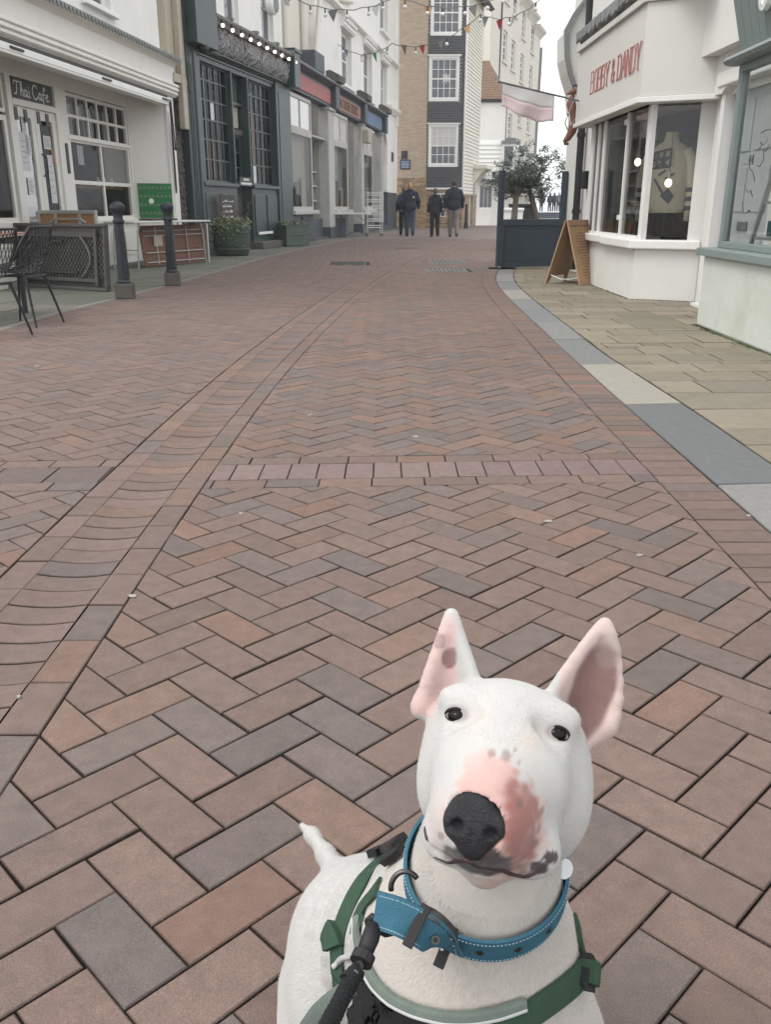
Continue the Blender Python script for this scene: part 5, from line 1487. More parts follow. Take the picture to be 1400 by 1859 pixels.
# sage green shop at the right edge
gsh = facade('sage_shop', 'sage green shopfront with deep sill over a pale mossy wall at the right edge', 'building', (2.78, 7.95), (2.75, 6.26))
SG = MAT['sage']
MAT['mossyrender'] = M('mossy_render', (0.53, 0.55, 0.51), 0.85, 0.06, 2.5, 0.12, 90, dirt=(0.33, 0.345, 0.24), dirt_amt=0.45, dscale=1.6, dthr=0.5)
MB().box(0, 7.5, 0.0, 0.4, 0, 0.6).build('stall_wall', MAT['mossyrender'], gsh, bevel=0.02)
MB().box(-0.06, 7.5, -0.05, 0.45, 0.6, 0.665).build('window_sill', SG, gsh, bevel=0.008)
MB().box(0.02, 7.5, 0.1, 0.17, 0.666, 0.72).build('bottom_rail', SG, gsh, bevel=0.006)
MB().box(0.04, 0.11, 0.1, 0.17, 0.72, 2.1).build('corner_post', SG, gsh, bevel=0.006)
MB().box(2.3, 2.38, 0.1, 0.17, 0.72, 2.1).build('mullion', SG, gsh)
MB().box(0.04, 7.5, 0.1, 0.18, 2.03, 2.1).build('top_rail', SG, gsh)
MB().add([(0.11, 0.14, 0.72), (2.3, 0.14, 0.72), (2.3, 0.14, 2.03), (0.11, 0.14, 2.03)], [(0, 1, 2, 3)]).build('pane', MAT['glass'], gsh)
MB().add([(0.075, 0.17, 0.72), (0.075, 0.66, 0.72), (0.075, 0.66, 2.03), (0.075, 0.17, 2.03)], [(0, 1, 2, 3)]).build('side_pane', MAT['glass'], gsh)
MB().box(0.04, 0.11, 0.6, 0.68, 0.72, 2.1).build('corner_post', W_, gsh)
fs_ = MB()
k = 0; s = 0.02
while s < 7:
    fs_.prism([(0.12, 2.12), (-0.06, 2.75), (-0.12, 3.6), (0.2, 3.6), (0.25, 2.12)], s, s + 0.138, 'yz'); s += 0.145
fs_.build('boarded_fascia', SG, gsh)
MB().box(0.02, 7, 0.1, 0.24, 2.13, 3.6).build('fascia_back', SG, gsh)
moulding(gsh, -0.02, 7, [(-0.03, 2.155), (-0.0, 2.14), (0.02, 2.115), (0.0, 2.09), (-0.05, 2.08)], SG, 'fascia_moulding')
gt = MB()
gp = [(0.69 + 0.075 * math.cos(t), 2.47 + 0.095 * math.sin(t)) for t in [math.pi * (0.25 + 1.6 * i / 14) for i in range(15)]]
gt.ribbon(gp, 0.038, -0.012, 0.03)
gt.build('lettering', MAT['white'], gsh)
gi = MB()
gi.add([(0.1, 1.8, 0), (7, 1.8, 0), (7, 1.8, 3), (0.1, 1.8, 3)], [(0, 1, 2, 3)]).add([(0.1, 0.42, 0.61), (7, 0.42, 0.61), (7, 1.8, 0.61), (0.1, 1.8, 0.61)], [(0, 1, 2, 3)]).add([(0.05, 0.7, 0), (0.05, 1.8, 0), (0.05, 1.8, 3), (0.05, 0.7, 3)], [(0, 1, 2, 3)])
gi.build('room', MAT['cream'], gsh)
MB().box(0.1, 7, 0.25, 0.3, 2.8, 3.0).build('inner_beam', MAT['cream'], gsh)
ds = thing('display_ladder', 'white slanted display stand with twigs and a teal box in the sage shop window', 'stand', (3.06, 7.45, 0.66), -math.pi / 2)
for s in (0.0, 0.5):
    MB().bar((-0.35 + 0.0, 0.05 + s * 0.6, 0.0), (0.25, 0.05 + s * 0.6, 1.25), 0.03, 0.03).build('rail', W_, ds)
for k in range(4): MB().box(-0.25 + k * 0.13, 0.5, 0.03, 0.4, 0.08 + k * 0.28, 0.1 + k * 0.28).build('shelf', W_, ds)
tb2 = MB().box(0.05, 0.3, 0.05, 0.3, 0.0, 0.12).build('box', M('teal_box', (0.03, 0.16, 0.15), 0.5), None, bevel=0.006, loc=(3.06, 7.55, 0.77), rz=-math.pi / 2)
tag(tb2, 'teal box on the lowest shelf of the white display stand', 'box')
tw = MB()
for k in range(6):
    p = Vector((-0.25, -0.02, 0.3 + 0.12 * k)); pts = [p]
    for q in range(5):
        p = p + Vector((rnd.uniform(-0.09, -0.0) if k < 3 else rnd.uniform(0, 0.08), rnd.uniform(-0.02, 0.03), rnd.uniform(-0.02, 0.08))); pts.append(p)
    tw.tube(pts, [0.004, 0.0035, 0.003, 0.003, 0.0025, 0.002], 5)
tw.build('twigs', MAT['twig'], ds)
# ================================================================ signed distance modelling for bodies
class SDF:
    def __init__(s, lo, hi, res):
        s.lo = np.array(lo, np.float64); s.res = res
        s.n = (np.ceil((np.array(hi) - s.lo) / res)).astype(int) + 1
        s.F = np.full(tuple(s.n), 1.0, np.float32)
    def _reg(s, lo, hi, pad):
        i0 = np.maximum(np.floor((np.array(lo) - pad - s.lo) / s.res).astype(int), 0)
        i1 = np.minimum(np.ceil((np.array(hi) + pad - s.lo) / s.res).astype(int) + 1, s.n)
        if np.any(i1 <= i0): return None
        ax = [s.lo[k] + s.res * np.arange(i0[k], i1[k]) for k in range(3)]
        X = ax[0][:, None, None]; Y = ax[1][None, :, None]; Z = ax[2][None, None, :]
        return tuple(slice(a, b) for a, b in zip(i0, i1)), X, Y, Z
    def _mix(s, sl, d, k, op):
        f = s.F[sl]
        d = d.astype(np.float32)
        if op == 'add':
            if k > 0:
                h = np.clip(0.5 + 0.5 * (f - d) / k, 0, 1)
                s.F[sl] = f * (1 - h) + d * h - k * h * (1 - h)
            else: s.F[sl] = np.minimum(f, d)
        else:
            if k > 0:
                h = np.clip(0.5 - 0.5 * (f + d) / k, 0, 1)
                s.F[sl] = f * (1 - h) - d * h + k * h * (1 - h)
            else: s.F[sl] = np.maximum(f, -d)
    def ell(s, c, r, k=0.01, R=None, op='add'):
        c = np.array(c, float); r = np.array(r, float) if hasattr(r, '__len__') else np.array([r] * 3, float)
        m = max(r) if R is not None else r
        q = s._reg(c - m, c + m, k + 4 * s.res)
        if q is None: return s
        sl, X, Y, Z = q
        x, y, z = X - c[0], Y - c[1], Z - c[2]
        if R is not None:
            A = np.array(R)      # rows are local axes
            x, y, z = (A[0][0] * x + A[0][1] * y + A[0][2] * z, A[1][0] * x + A[1][1] * y + A[1][2] * z, A[2][0] * x + A[2][1] * y + A[2][2] * z)
        k0 = np.sqrt((x / r[0]) ** 2 + (y / r[1]) ** 2 + (z / r[2]) ** 2)
        k1 = np.sqrt((x / r[0] ** 2) ** 2 + (y / r[1] ** 2) ** 2 + (z / r[2] ** 2) ** 2) + 1e-9
        s._mix(sl, k0 * (k0 - 1) / k1, k, op)
        return s
    def cap(s, a, b, ra, rb, k=0.01, op='add'):
        a = np.array(a, float); b = np.array(b, float); m = max(ra, rb)
        q = s._reg(np.minimum(a, b) - m, np.maximum(a, b) + m, k + 4 * s.res)
        if q is None: return s
        sl, X, Y, Z = q
        d = b - a; L = d @ d + 1e-12
        px, py, pz = X - a[0], Y - a[1], Z - a[2]
        h = np.clip((px * d[0] + py * d[1] + pz * d[2]) / L, 0, 1)
        dd = np.sqrt((px - h * d[0]) ** 2 + (py - h * d[1]) ** 2 + (pz - h * d[2]) ** 2) - (ra + (rb - ra) * h)
        s._mix(sl, dd, k, op)
        return s
    def chain(s, pts, rs, k=0.01):
        for (a, b), (ra, rb) in zip(zip(pts[:-1], pts[1:]), zip(rs[:-1], rs[1:])): s.cap(a, b, ra, rb, k)
        return s
    def mesh_arrays(s):
        F = s.F; I = F < 0
        nx, ny, nz = F.shape
        c = np.zeros((nx - 1, ny - 1, nz - 1), np.int8)
        for dx in (0, 1):
            for dy in (0, 1):
                for dz in (0, 1):
                    c += I[dx:nx - 1 + dx, dy:ny - 1 + dy, dz:nz - 1 + dz]
        act = np.argwhere((c > 0) & (c < 8))
        idx = np.full(c.shape, -1, np.int64)
        idx[act[:, 0], act[:, 1], act[:, 2]] = np.arange(len(act))
        acc = np.zeros((len(act), 3)); cnt = np.zeros(len(act))
        cor = [(x, y, z) for x in (0, 1) for y in (0, 1) for z in (0, 1)]
        for i in range(8):
            for j in range(i + 1, 8):
                a, b = np.array(cor[i]), np.array(cor[j])
                if np.abs(a - b).sum() != 1: continue
                pa, pb = act + a, act + b
                fa = F[pa[:, 0], pa[:, 1], pa[:, 2]].astype(float); fb = F[pb[:, 0], pb[:, 1], pb[:, 2]].astype(float)
                m = (fa < 0) != (fb < 0)
                t = np.where(m, fa / np.where(m, fa - fb, 1), 0)
                acc[m] += (pa + (b - a) * t[:, None])[m]; cnt[m] += 1
        V = s.lo + s.res * acc / cnt[:, None]
        quads = []
        for ax in range(3):
            o = [k for k in range(3) if k != ax]
            sl0 = [slice(1, -1)] * 3; sl1 = [slice(1, -1)] * 3
            sl0[ax] = slice(0, -1); sl1[ax] = slice(1, None)
            A = I[tuple(sl0)]; B = I[tuple(sl1)]
            e = np.argwhere(A != B)
            if not len(e): continue
            flip = A[e[:, 0], e[:, 1], e[:, 2]]
            base = e.copy(); base[:, o[0]] += 1; base[:, o[1]] += 1
            def cell(d0, d1):
                q = base.copy(); q[:, o[0]] += d0; q[:, o[1]] += d1
                q = np.minimum(q, np.array(idx.shape) - 1)
                return idx[q[:, 0], q[:, 1], q[:, 2]]
            Q = np.stack([cell(-1, -1), cell(0, -1), cell(0, 0), cell(-1, 0)], 1)
            fl = flip if ax != 1 else ~flip
            Q[~fl] = Q[~fl][:, ::-1]
            quads.append(Q)
        Q = np.concatenate(quads)
        Q = Q[(Q >= 0).all(1)]
        return V, Q
    def build(s, name, mat, parent=None, smooth_it=2, colf=None, xf=None):
        V, Q = s.mesh_arrays()
        for _ in range(smooth_it):             # light relaxation takes the grid out of the surface
            S = np.zeros_like(V); n = np.zeros(len(V))
            for k in range(4):
                a, b = Q[:, k], Q[:, (k + 1) % 4]
                np.add.at(S, a, V[b]); np.add.at(n, a, 1); np.add.at(S, b, V[a]); np.add.at(n, b, 1)
            V = V * 0.45 + 0.55 * S / np.maximum(n, 1)[:, None]
        L = V
        if xf is not None: V = xf(V)
        me = bpy.data.meshes.new(name)
        me.vertices.add(len(V)); me.vertices.foreach_set('co', V.astype(np.float32).ravel())
        me.loops.add(len(Q) * 4); me.loops.foreach_set('vertex_index', Q.astype(np.int32).ravel())
        me.polygons.add(len(Q)); me.polygons.foreach_set('loop_start', np.arange(0, len(Q) * 4, 4, dtype=np.int32))
        me.polygons.foreach_set('loop_total', np.full(len(Q), 4, np.int32))
        me.update(calc_edges=True); me.validate()
        me.polygons.foreach_set('use_smooth', [True] * len(me.polygons))
        me.materials.append(mat)
        if colf is not None:
            nv = np.zeros_like(V)
            fn_ = np.cross(V[Q[:, 2]] - V[Q[:, 0]], V[Q[:, 3]] - V[Q[:, 1]])
            for k in range(4): np.add.at(nv, Q[:, k], fn_)
            nv /= np.linalg.norm(nv, axis=1)[:, None] + 1e-12
            c = colf(L, nv)
            at = me.color_attributes.new('tone', 'FLOAT_COLOR', 'POINT')
            at.data.foreach_set('color', np.concatenate([c, np.ones((len(c), 1))], 1).astype(np.float32).ravel())
        o = bpy.data.objects.new(name, me); COL.objects.link(o)
        if parent is not None: o.parent = parent
        return o

# ================================================================ people
MAT['skin'] = M('skin', (0.42, 0.25, 0.18), 0.6, 0.06, 20, 0.03)
MAT['jeans'] = M('blue_jeans', (0.055, 0.075, 0.115), 0.9, 0.18, 9, 0.15, 70)
MAT['blackjeans'] = M('black_trousers', (0.018, 0.019, 0.024), 0.9, 0.18, 9, 0.1, 70)
MAT['greytrousers'] = M('grey_trousers', (0.2, 0.18, 0.165), 0.9, 0.14, 9, 0.15, 70)
MAT['shoe'] = M('dark_shoe', (0.02, 0.018, 0.018), 0.7, 0.2, 12)
MAT['hairgrey'] = M('short_hair', (0.13, 0.1, 0.085), 0.9, 0.2, 40, 0.4, 120)
MAT['capgrey'] = M('dark_cap', (0.05, 0.05, 0.058), 0.9, 0.15, 20)
MAT['whitestripe'] = M('pale_trim', (0.6, 0.6, 0.6), 0.8, 0.05)
def person(label, loc, rz, H, jacket, trousers, head, stride=0.16, arm=0.16, bulk=1.0, hood=True, group=None, detail=True, pack=False, hood_up=False, res=0.014, bald=False):
    """a figure facing local +y, walking"""
    t = thing('person', label, 'person', loc, rz, group)
    u = H / 1.75
    S = lambda *p: tuple(v * u for v in p)
    b = bulk
    hipz, kz = 0.92, 0.5
    legs = {-1: ((-0.09, 0, hipz), (-0.1, stride * 0.55, kz + 0.01), (-0.1, stride, 0.09)),
            1: ((0.09, 0, hipz), (0.1, -stride * 0.25, kz), (0.105, -stride * 1.1, 0.12))}
    sh = 1.45
    arms = {-1: ((-0.165 * b, 0, sh - 0.055), (-0.235 * b, -arm * 0.5, 1.17), (-0.24 * b, arm * 0.25, 0.93)),
            1: ((0.165 * b, 0, sh - 0.055), (0.235 * b, arm * 0.1, 1.17), (0.24 * b, arm * 0.75, 0.95))}
    lo, hi = S(-0.5, -0.5, -0.03), S(0.5, 0.5, 1.85)
    # body, one continuous figure
    d = SDF(lo, hi, res)
    d.ell(S(0, 0.01, 1.645), S(0.07, 0.09, 0.108), 0.02 * u).cap(S(0, -0.005, 1.44), S(0, 0.0, 1.58), 0.06 * u, 0.055 * u, 0.03 * u)
    d.ell(S(0, 0, 1.25), S(0.15, 0.1, 0.25), 0.04 * u).ell(S(0, 0, 0.98), S(0.15, 0.11, 0.14), 0.05 * u)
    d.ell(S(0, 0.1, 1.625), S(0.016, 0.025, 0.025), 0.012 * u)
    for sg in (-1, 1):
        d.ell(S(0.078 * sg, 0, 1.64), S(0.012, 0.025, 0.035), 0.006)
        L_ = legs[sg]
        d.chain([S(*L_[0]), S(*L_[1]), S(*L_[2])], [0.075 * u, 0.052 * u, 0.04 * u], 0.03 * u)
        d.cap(S(*L_[2]), S(L_[2][0], L_[2][1] + 0.12, L_[2][2] - 0.05), 0.038 * u, 0.03 * u, 0.02 * u)
        A = arms[sg]
        d.chain([S(*A[0]), S(*A[1]), S(*A[2])], [0.05 * u, 0.04 * u, 0.03 * u], 0.03 * u)
        w = Vector(A[2]); 
        d.ell(S(w.x, w.y + 0.02, w.z - 0.06), S(0.022, 0.036, 0.05), 0.015 * u)
        for q in range(4):
            d.cap(S(w.x, w.y - 0.012 + 0.021 * q, w.z - 0.09), S(w.x - 0.012 * sg, w.y - 0.01 + 0.022 * q + 0.01, w.z - (0.155, 0.165, 0.16, 0.145)[q]), 0.0095 * u, 0.0085 * u, 0.006)
        d.cap(S(w.x, w.y + 0.045, w.z - 0.05), S(w.x - 0.02 * sg, w.y + 0.07, w.z - 0.1), 0.011 * u, 0.009 * u, 0.008)
    d.build('body', MAT['skin'], t)
    # jacket
    j = SDF(lo, hi, res)
    j.ell(S(0, 0, 1.27), S(0.195 * b, 0.135 * b, 0.28), 0.05 * u).ell(S(0, -0.01, 0.98), S(0.19 * b, 0.145 * b, 0.2), 0.07 * u)
    j.ell(S(0, 0, 0.62), S(0.42, 0.42, 0.215), 0.015 * u, op='sub')
    j.cap(S(0, 0, 1.47), S(-0.14 * b, 0, 1.4), 0.07 * u, 0.075 * u, 0.05 * u).cap(S(0, 0, 1.47), S(0.14 * b, 0, 1.4), 0.07 * u, 0.075 * u, 0.05 * u)
    for sg in (-1, 1):
        A = arms[sg]
        j.chain([S(*A[0]), S(*A[1]), S(A[2][0], A[2][1], A[2][2] - 0.01)], [0.072 * u * b, 0.062 * u * b, 0.05 * u], 0.035 * u)
    if hood: j.ell(S(0, -0.06, 1.5), S(0.12, 0.075, 0.06), 0.025 * u)
    if hood_up: j.ell(S(0, -0.03, 1.63), S(0.1, 0.11, 0.14), 0.03 * u)
    if pack: j.ell(S(0, -0.17, 1.2), S(0.14, 0.08, 0.22), 0.02 * u)
    j.build('jacket', jacket, t)
    tr = SDF(lo, hi, res)
    tr.ell(S(0, 0, 0.95), S(0.16 * b, 0.115 * b, 0.12), 0.04 * u)
    for sg in (-1, 1):
        L_ = legs[sg]
        tr.chain([S(*L_[0]), S(*L_[1]), S(L_[2][0], L_[2][1] - 0.01, L_[2][2] + 0.01)], [0.1 * u * b, 0.078 * u, 0.066 * u], 0.03 * u)
    tr.build('trousers', trousers, t)
    for sg in (-1, 1):
        L_ = legs[sg]
        sh_ = SDF(S(L_[2][0] - 0.1, L_[2][1] - 0.15, -0.03), S(L_[2][0] + 0.1, L_[2][1] + 0.3, 0.25), res * 0.8)
        z_ = L_[2][2]
        sh_.cap(S(L_[2][0], L_[2][1] - 0.03, z_ - 0.04), S(L_[2][0], L_[2][1] + 0.14, max(z_ - 0.055, 0.035)), 0.047 * u, 0.04 * u, 0.01)
        sh_.build('shoe', MAT['shoe'], t)
    if not bald:
        h = SDF(lo, hi, res)
        h.ell(S(0, -0.012, 1.665), S(0.086, 0.1, 0.105), 0.01)
        h.ell(S(0, 0.13, 1.6), S(0.12, 0.085, 0.12), 0.012, op='sub')
        if head == 'cap': h.ell(S(0, 0.1, 1.7), S(0.07, 0.09, 0.014), 0.012)
        h.build('cap' if head == 'cap' else 'hair', MAT['capgrey'] if head == 'cap' else MAT['hairgrey'], t)
    return t
px_ = lambda x, Y: (x - 700) / FPX * (Y * CS + SN * 1.0)
p1_ = person('man in a dark hooded jacket and blue jeans walking away, left of the three', (px_(744, 32.4), 32.4, 0), -0.05, 1.78, MAT['navycloth'], MAT['jeans'], 'hair', bulk=1.22, bald=True, arm=0.12)
MB().box(0.1, 0.16, -0.2, -0.16, 1.28, 1.33).build('badge', MAT['whitestripe'], p1_)
person('person in dark clothes mostly hidden behind the man in blue jeans', (px_(733, 33.6), 33.6, 0), 0.05, 1.66, MAT['navycloth'], MAT['blackjeans'], 'hair', bulk=1.05)
person('shorter person in a dark hooded coat and dark trousers walking away in the middle', (px_(789, 31.8), 31.8, 0), 0.08, 1.58, M('black_coat', (0.017, 0.02, 0.028), 0.9, 0.2, 9, 0.2), MAT['blackjeans'], 'hair', stride=0.1, bulk=1.02, arm=0.22)
person('tall man in a dark jacket, cap and grey trousers walking away on the right', (px_(823, 31.6), 31.6, 0), -0.04, 1.84, M('dark_blue_jacket', (0.016, 0.021, 0.03), 0.85, 0.2, 9, 0.2), MAT['greytrousers'], 'cap', stride=0.17, bulk=1.18, hood=False)
# far figures on the promenade
khaki = M('khaki_coat', (0.12, 0.11, 0.09), 0.9, 0.2, 6)
beige = M('beige_coat', (0.3, 0.26, 0.21), 0.9, 0.2, 6)
for (x, jk, H, lb, up_) in ((963, beige, 1.75, 'distant person in a pale beige coat seen through the olive branches', False), (982, khaki, 1.6, 'distant person in a khaki coat with the hood up', True),
                       (997, MAT['navycloth'], 1.7, 'distant person in black with a grey rucksack', True), (1005, MAT['blackjeans'], 1.72, 'distant person in dark clothes standing between the rucksack wearer and the grey coat', True),
                       (1013, M('grey_coat', (0.09, 0.09, 0.1), 0.9), 1.74, 'distant person in a grey coat nearest the right screen post', False)):
    q = person(lb, (px_(x, 86), 86, 0.5), rnd.uniform(-0.4, 0.4), H, jk, MAT['blackjeans'], 'hair', stride=0.04, arm=0.05, bulk=1.1, hood_up=up_, pack=('rucksack wearer' not in lb and 'rucksack' in lb), res=0.03)

# ================================================================ street furniture
bp = thing('bollard', 'nearer black iron bollard on a square stone base at the left pavement edge', 'bollard', (-3.0, 10.35, 0), 0.1, 'bollards along the left pavement')
MB().box(-0.1, 0.1, -0.1, 0.1, 0, 0.17).build('base', MAT['concrete'], bp, bevel=0.012)
MB().lathe([(0.085, 0.17), (0.09, 0.185), (0.075, 0.2), (0.068, 0.215), (0.07, 0.23)], n=20).lathe([(0.068, 0.22), (0.052, 0.82), (0.052, 0.83)], n=8).build('shaft', MAT['bollard'], bp, smooth=False)
MB().lathe([(0.056, 0.82), (0.066, 0.835), (0.066, 0.85), (0.054, 0.865), (0.052, 0.9), (0.062, 0.93), (0.066, 0.945), (0.08, 0.965), (0.086, 0.99), (0.082, 1.01), (0.07, 1.025), (0.04, 1.045), (0.012, 1.052)], n=20).build('head', MAT['bollard'], bp, smooth=True)
b2 = copy_tree(bp); b2.location = (-2.855, 12.1, 0); b2.rotation_euler = (0, 0, 0.16)
b2['label'] = 'farther black iron bollard on a square stone base, in front of the trestle table'
fp = thing('post', 'slim dark post at the corner of the black tiled house', 'post', (3.9, 44.6, 0))
MB().lathe([(0.11, 0), (0.11, 0.25), (0.07, 0.28), (0.06, 1.0), (0.075, 1.05), (0.03, 1.12)], n=12).build('shaft', MAT['bollard'], fp)

# wire chairs
def wire_chair(label, loc, rz):
    t = thing('wire_chair', label, 'chair', loc, rz, 'black wire chairs at the cafe table')
    # shell surface: u across (-1..1), v from seat front (0) to back top (1); local +x is forward
    def sh(u, v):
        w = 0.235 - 0.02 * v
        if v < 0.45:
            q = v / 0.45
            x = 0.2 - 0.36 * q; z = 0.455 - 0.02 * q
            side = 0.02 + 0.12 * q
        else:
            q = (v - 0.45) / 0.55
            x = -0.16 - 0.075 * q - 0.04 * math.sin(q * math.pi / 2); z = 0.435 + 0.4 * q
            side = 0.14 - 0.11 * q
        if 0.35 < v < 0.6:
            k = (v - 0.35) / 0.25
            x += 0.02 * math.sin(k * math.pi); z += 0.03 * math.sin(k * math.pi)
        lift = side * (abs(u) ** 2.4)
        if v >= 0.45: x += lift * 1.1
        else: z += lift
        ws = w * (1 - 0.25 * max(0, v - 0.8) / 0.2 * abs(u))
        return (x, u * ws, z)
    rim = MB()
    loop = [sh(-1, i / 14) for i in range(15)] + [sh(-1 + 2 * i / 10, 1.0) for i in range(1, 10)] + [sh(1, 1 - i / 14) for i in range(15)] + [sh(1 - 2 * i / 10, 0.0) for i in range(1, 11)]
    rim.tube(loop, 0.011, 8); rim.build('rim', MAT['black'], t, smooth=True)
    wr = MB()
    for sg in (-1, 1):
        for k in range(-8, 13):
            pts = []
            for i in range(17):
                v = i / 16
                u = -1 + 2 * ((k / 10.0) + 0.55 * v * 1.1) if sg > 0 else 1 - 2 * ((k / 10.0) + 0.55 * v * 1.1)
                if -1 <= u <= 1: pts.append(sh(u, v))
            if len(pts) > 1: wr.tube(pts, 0.0036, 5, caps=False)
    o = wr.build('wire_lattice', MAT['black'], t)
    MB().tube([(0.14, -0.16, 0.42), (0.14, 0.16, 0.42)], 0.012).tube([(-0.14, -0.15, 0.42), (-0.14, 0.15, 0.42)], 0.012).tube([(0.14, 0, 0.42), (-0.14, 0, 0.42)], 0.012).build('under_frame', MAT['black'], t)
    for sx in (-1, 1):
        for sy in (-1, 1):
            MB().tube([(0.13 * sx, 0.14 * sy, 0.43), (0.225 * sx, 0.215 * sy, 0.0)], [0.014, 0.009], 8).build('leg', MAT['black'], t)
    return t
wire_chair('black wire chair whose whole seat shows, in front of the grey folded table', (-3.22, 8.0, 0), math.pi * 0.93)
wire_chair('black wire chair cut by the left edge of the photo', (-3.2, 7.18, 0), math.pi * 0.9)
ct = thing('cafe_table', 'brown topped cafe table behind the two black wire chairs', 'table', (-3.95, 8.3, 0), 0.1)
MB().box(-0.5, 0.5, -0.65, 0.65, 0.735, 0.765).build('table_top', MAT['wood'], ct, bevel=0.006)
MB().box(-0.505, 0.505, -0.655, 0.655, 0.738, 0.75).build('edge_band', MAT['alu'], ct)
for sx in (-1, 1):
    for sy in (-1, 1): MB().box(0.42 * sx - 0.02, 0.42 * sx + 0.02, 0.55 * sy - 0.02, 0.55 * sy + 0.02, 0, 0.735).build('leg', MAT['black'], ct)
MB().box(-0.42, 0.42, -0.56, -0.53, 0.66, 0.735).box(-0.42, 0.42, 0.53, 0.56, 0.66, 0.735).build('apron', MAT['black'], ct)

# grey moulded folding table standing on its long edge
ax_ = Vector((-4.89, 11.95)) ; bx_ = Vector((-3.46, 11.16))
ang = math.atan2(bx_.y - ax_.y, bx_.x - ax_.x)
gt_ = thing('folding_table', 'grey moulded plastic folding table stood on its side against the cafe, honeycomb underside showing', 'folding table', (ax_.x, ax_.y, 0), ang)
Wt = (bx_ - ax_).length; Ht = 0.8
lean = MB()
tilt = 0.07
def TY(z): return 0.0 + z * tilt
GP = MAT['greyplastic']
MB().prism([(0.055, 0.012), (0.055 + TY(Ht), Ht), (0.07 + TY(Ht), Ht), (0.07, 0.012)], 0.0, Wt, 'yz').build('table_top', GP, gt_)
def tbox(m, x0, x1, z0, z1, y0, y1):
    vs = []
    for (x, y, z) in [(x0, y0, z0), (x1, y0, z0), (x1, y1, z0), (x0, y1, z0), (x0, y0, z1), (x1, y0, z1), (x1, y1, z1), (x0, y1, z1)]:
        vs.append((x, y + TY(z), z))
    m.add(vs, [(0, 3, 2, 1), (4, 5, 6, 7), (0, 1, 5, 4), (1, 2, 6, 5), (2, 3, 7, 6), (3, 0, 4, 7)])
rm_ = MB()
tbox(rm_, 0, Wt, 0, 0.04, 0.0, 0.06); tbox(rm_, 0, Wt, Ht - 0.04, Ht, 0.0, 0.06); tbox(rm_, 0, 0.04, 0.04, Ht - 0.04, 0.0, 0.06); tbox(rm_, Wt - 0.04, Wt, 0.04, Ht - 0.04, 0.0, 0.06)
rm_.build('rim', GP, gt_, bevel=0.01)
lt_ = MB()
nx_, nz_ = 26, 13
for i in range(nx_):
    for k in range(nz_):
        x = 0.06 + (Wt - 0.12) * (i + 0.5 * (k % 2)) / nx_; z = 0.17 + (Ht - 0.34) * k / (nz_ - 1)
        tbox(lt_, x, x + 0.034, z - 0.011, z + 0.011, 0.03, 0.055)
        tbox(lt_, x + 0.008, x + 0.02, z - 0.023, z + 0.023, 0.033, 0.055)
o = lt_.build('honeycomb_ribs', GP, gt_); o['kind'] = 'stuff'
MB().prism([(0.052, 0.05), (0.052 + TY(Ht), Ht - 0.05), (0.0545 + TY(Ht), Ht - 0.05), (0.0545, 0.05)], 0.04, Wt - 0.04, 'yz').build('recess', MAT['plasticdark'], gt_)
for z0_, z1_ in ((0.1, 0.15), (Ht - 0.16, Ht - 0.1)):
    m = MB(); tbox(m, 0.05, Wt - 0.2, z0_, z1_, 0.005, 0.045); m.build('rail', GP, gt_, bevel=0.008)
m = MB(); tbox(m, Wt - 0.2, Wt - 0.15, 0.06, Ht - 0.06, 0.0, 0.04); m.build('cross_rail', GP, gt_, bevel=0.008)
arc = [(Wt - 0.42 + 0.16 * math.sin(math.pi * i / 10), 0.0 + TY(0.16 + 0.5 * i / 10), 0.15 + 0.5 * i / 10) for i in range(11)]
MB().tube(arc, 0.012, 8).build('folded_leg', MAT['galv'], gt_, smooth=True)
m = MB(); tbox(m, 0.55, Wt - 0.5, 0.2, 0.23, -0.01, 0.02); tbox(m, 0.1, 0.9, Ht - 0.23, Ht - 0.2, -0.01, 0.02); m.build('brace', MAT['plasticdark'], gt_)

# tan folding table behind it
tf = thing('tan_folded_table', 'tan hardboard folding table with aluminium edge leaning behind the grey one', 'folding table', (-5.1, 13.6, 0), -0.42)
MB().box(0, 1.05, 0, 0.03, 0.03, 0.93).build('table_top', MAT['tan'], tf)
MB().box(-0.02, 1.07, -0.02, 0.035, 0.9, 0.95).box(-0.02, 0.02, -0.02, 0.035, 0, 0.9).box(1.03, 1.07, -0.02, 0.035, 0, 0.9).build('edge_band', MAT['alu'], tf, bevel=0.01)
for s in (0.3, 0.75): MB().box(s, s + 0.05, -0.03, 0.0, 0.6, 0.9).build('strut', MAT['alu'], tf, bevel=0.006)
MB().tube([(0.25, -0.03, 0.78), (0.32, -0.05, 0.83), (0.82, -0.05, 0.83), (0.9, -0.03, 0.78)], 0.014, 8).build('folded_leg', MAT['alu'], tf)

# trestle table with folded brown table leaning under it
A2 = Vector((-4.15, 15.3)); B2 = Vector((-3.3, 17.05)); an2 = math.atan2(B2.y - A2.y, B2.x - A2.x); L2 = (B2 - A2).length
tt_ = thing('trestle_table', 'pale topped folding table with bent tube legs in front of the cafe', 'table', (A2.x, A2.y, 0), an2)
MB().box(-0.08, L2 + 0.06, -0.03, 0.62, 0.735, 0.765).build('table_top', MAT['coverweave'], tt_, bevel=0.006)
MB().box(-0.085, L2 + 0.065, -0.035, 0.625, 0.74, 0.752).build('edge_band', MAT['alu'], tt_)
for s in (0.06, L2 - 0.12):
    d_ = 0.1 if s < 1 else -0.1
    for y in (0.03, 0.55): MB().tube([(s + d_ * 0.6, y, 0.735), (s, y, 0.6), (s - d_ * 0.5, y, 0.0)], 0.014, 8).build('leg', MAT['alu'], tt_)
    MB().tube([(s, 0.03, 0.3), (s, 0.55, 0.3)], 0.01, 6).build('stretcher', MAT['alu'], tt_)
tl = thing('laptop_tray', 'small dark tray lying on the pale trestle table', 'tray', (-4.1, 16.2, 0.766), an2)
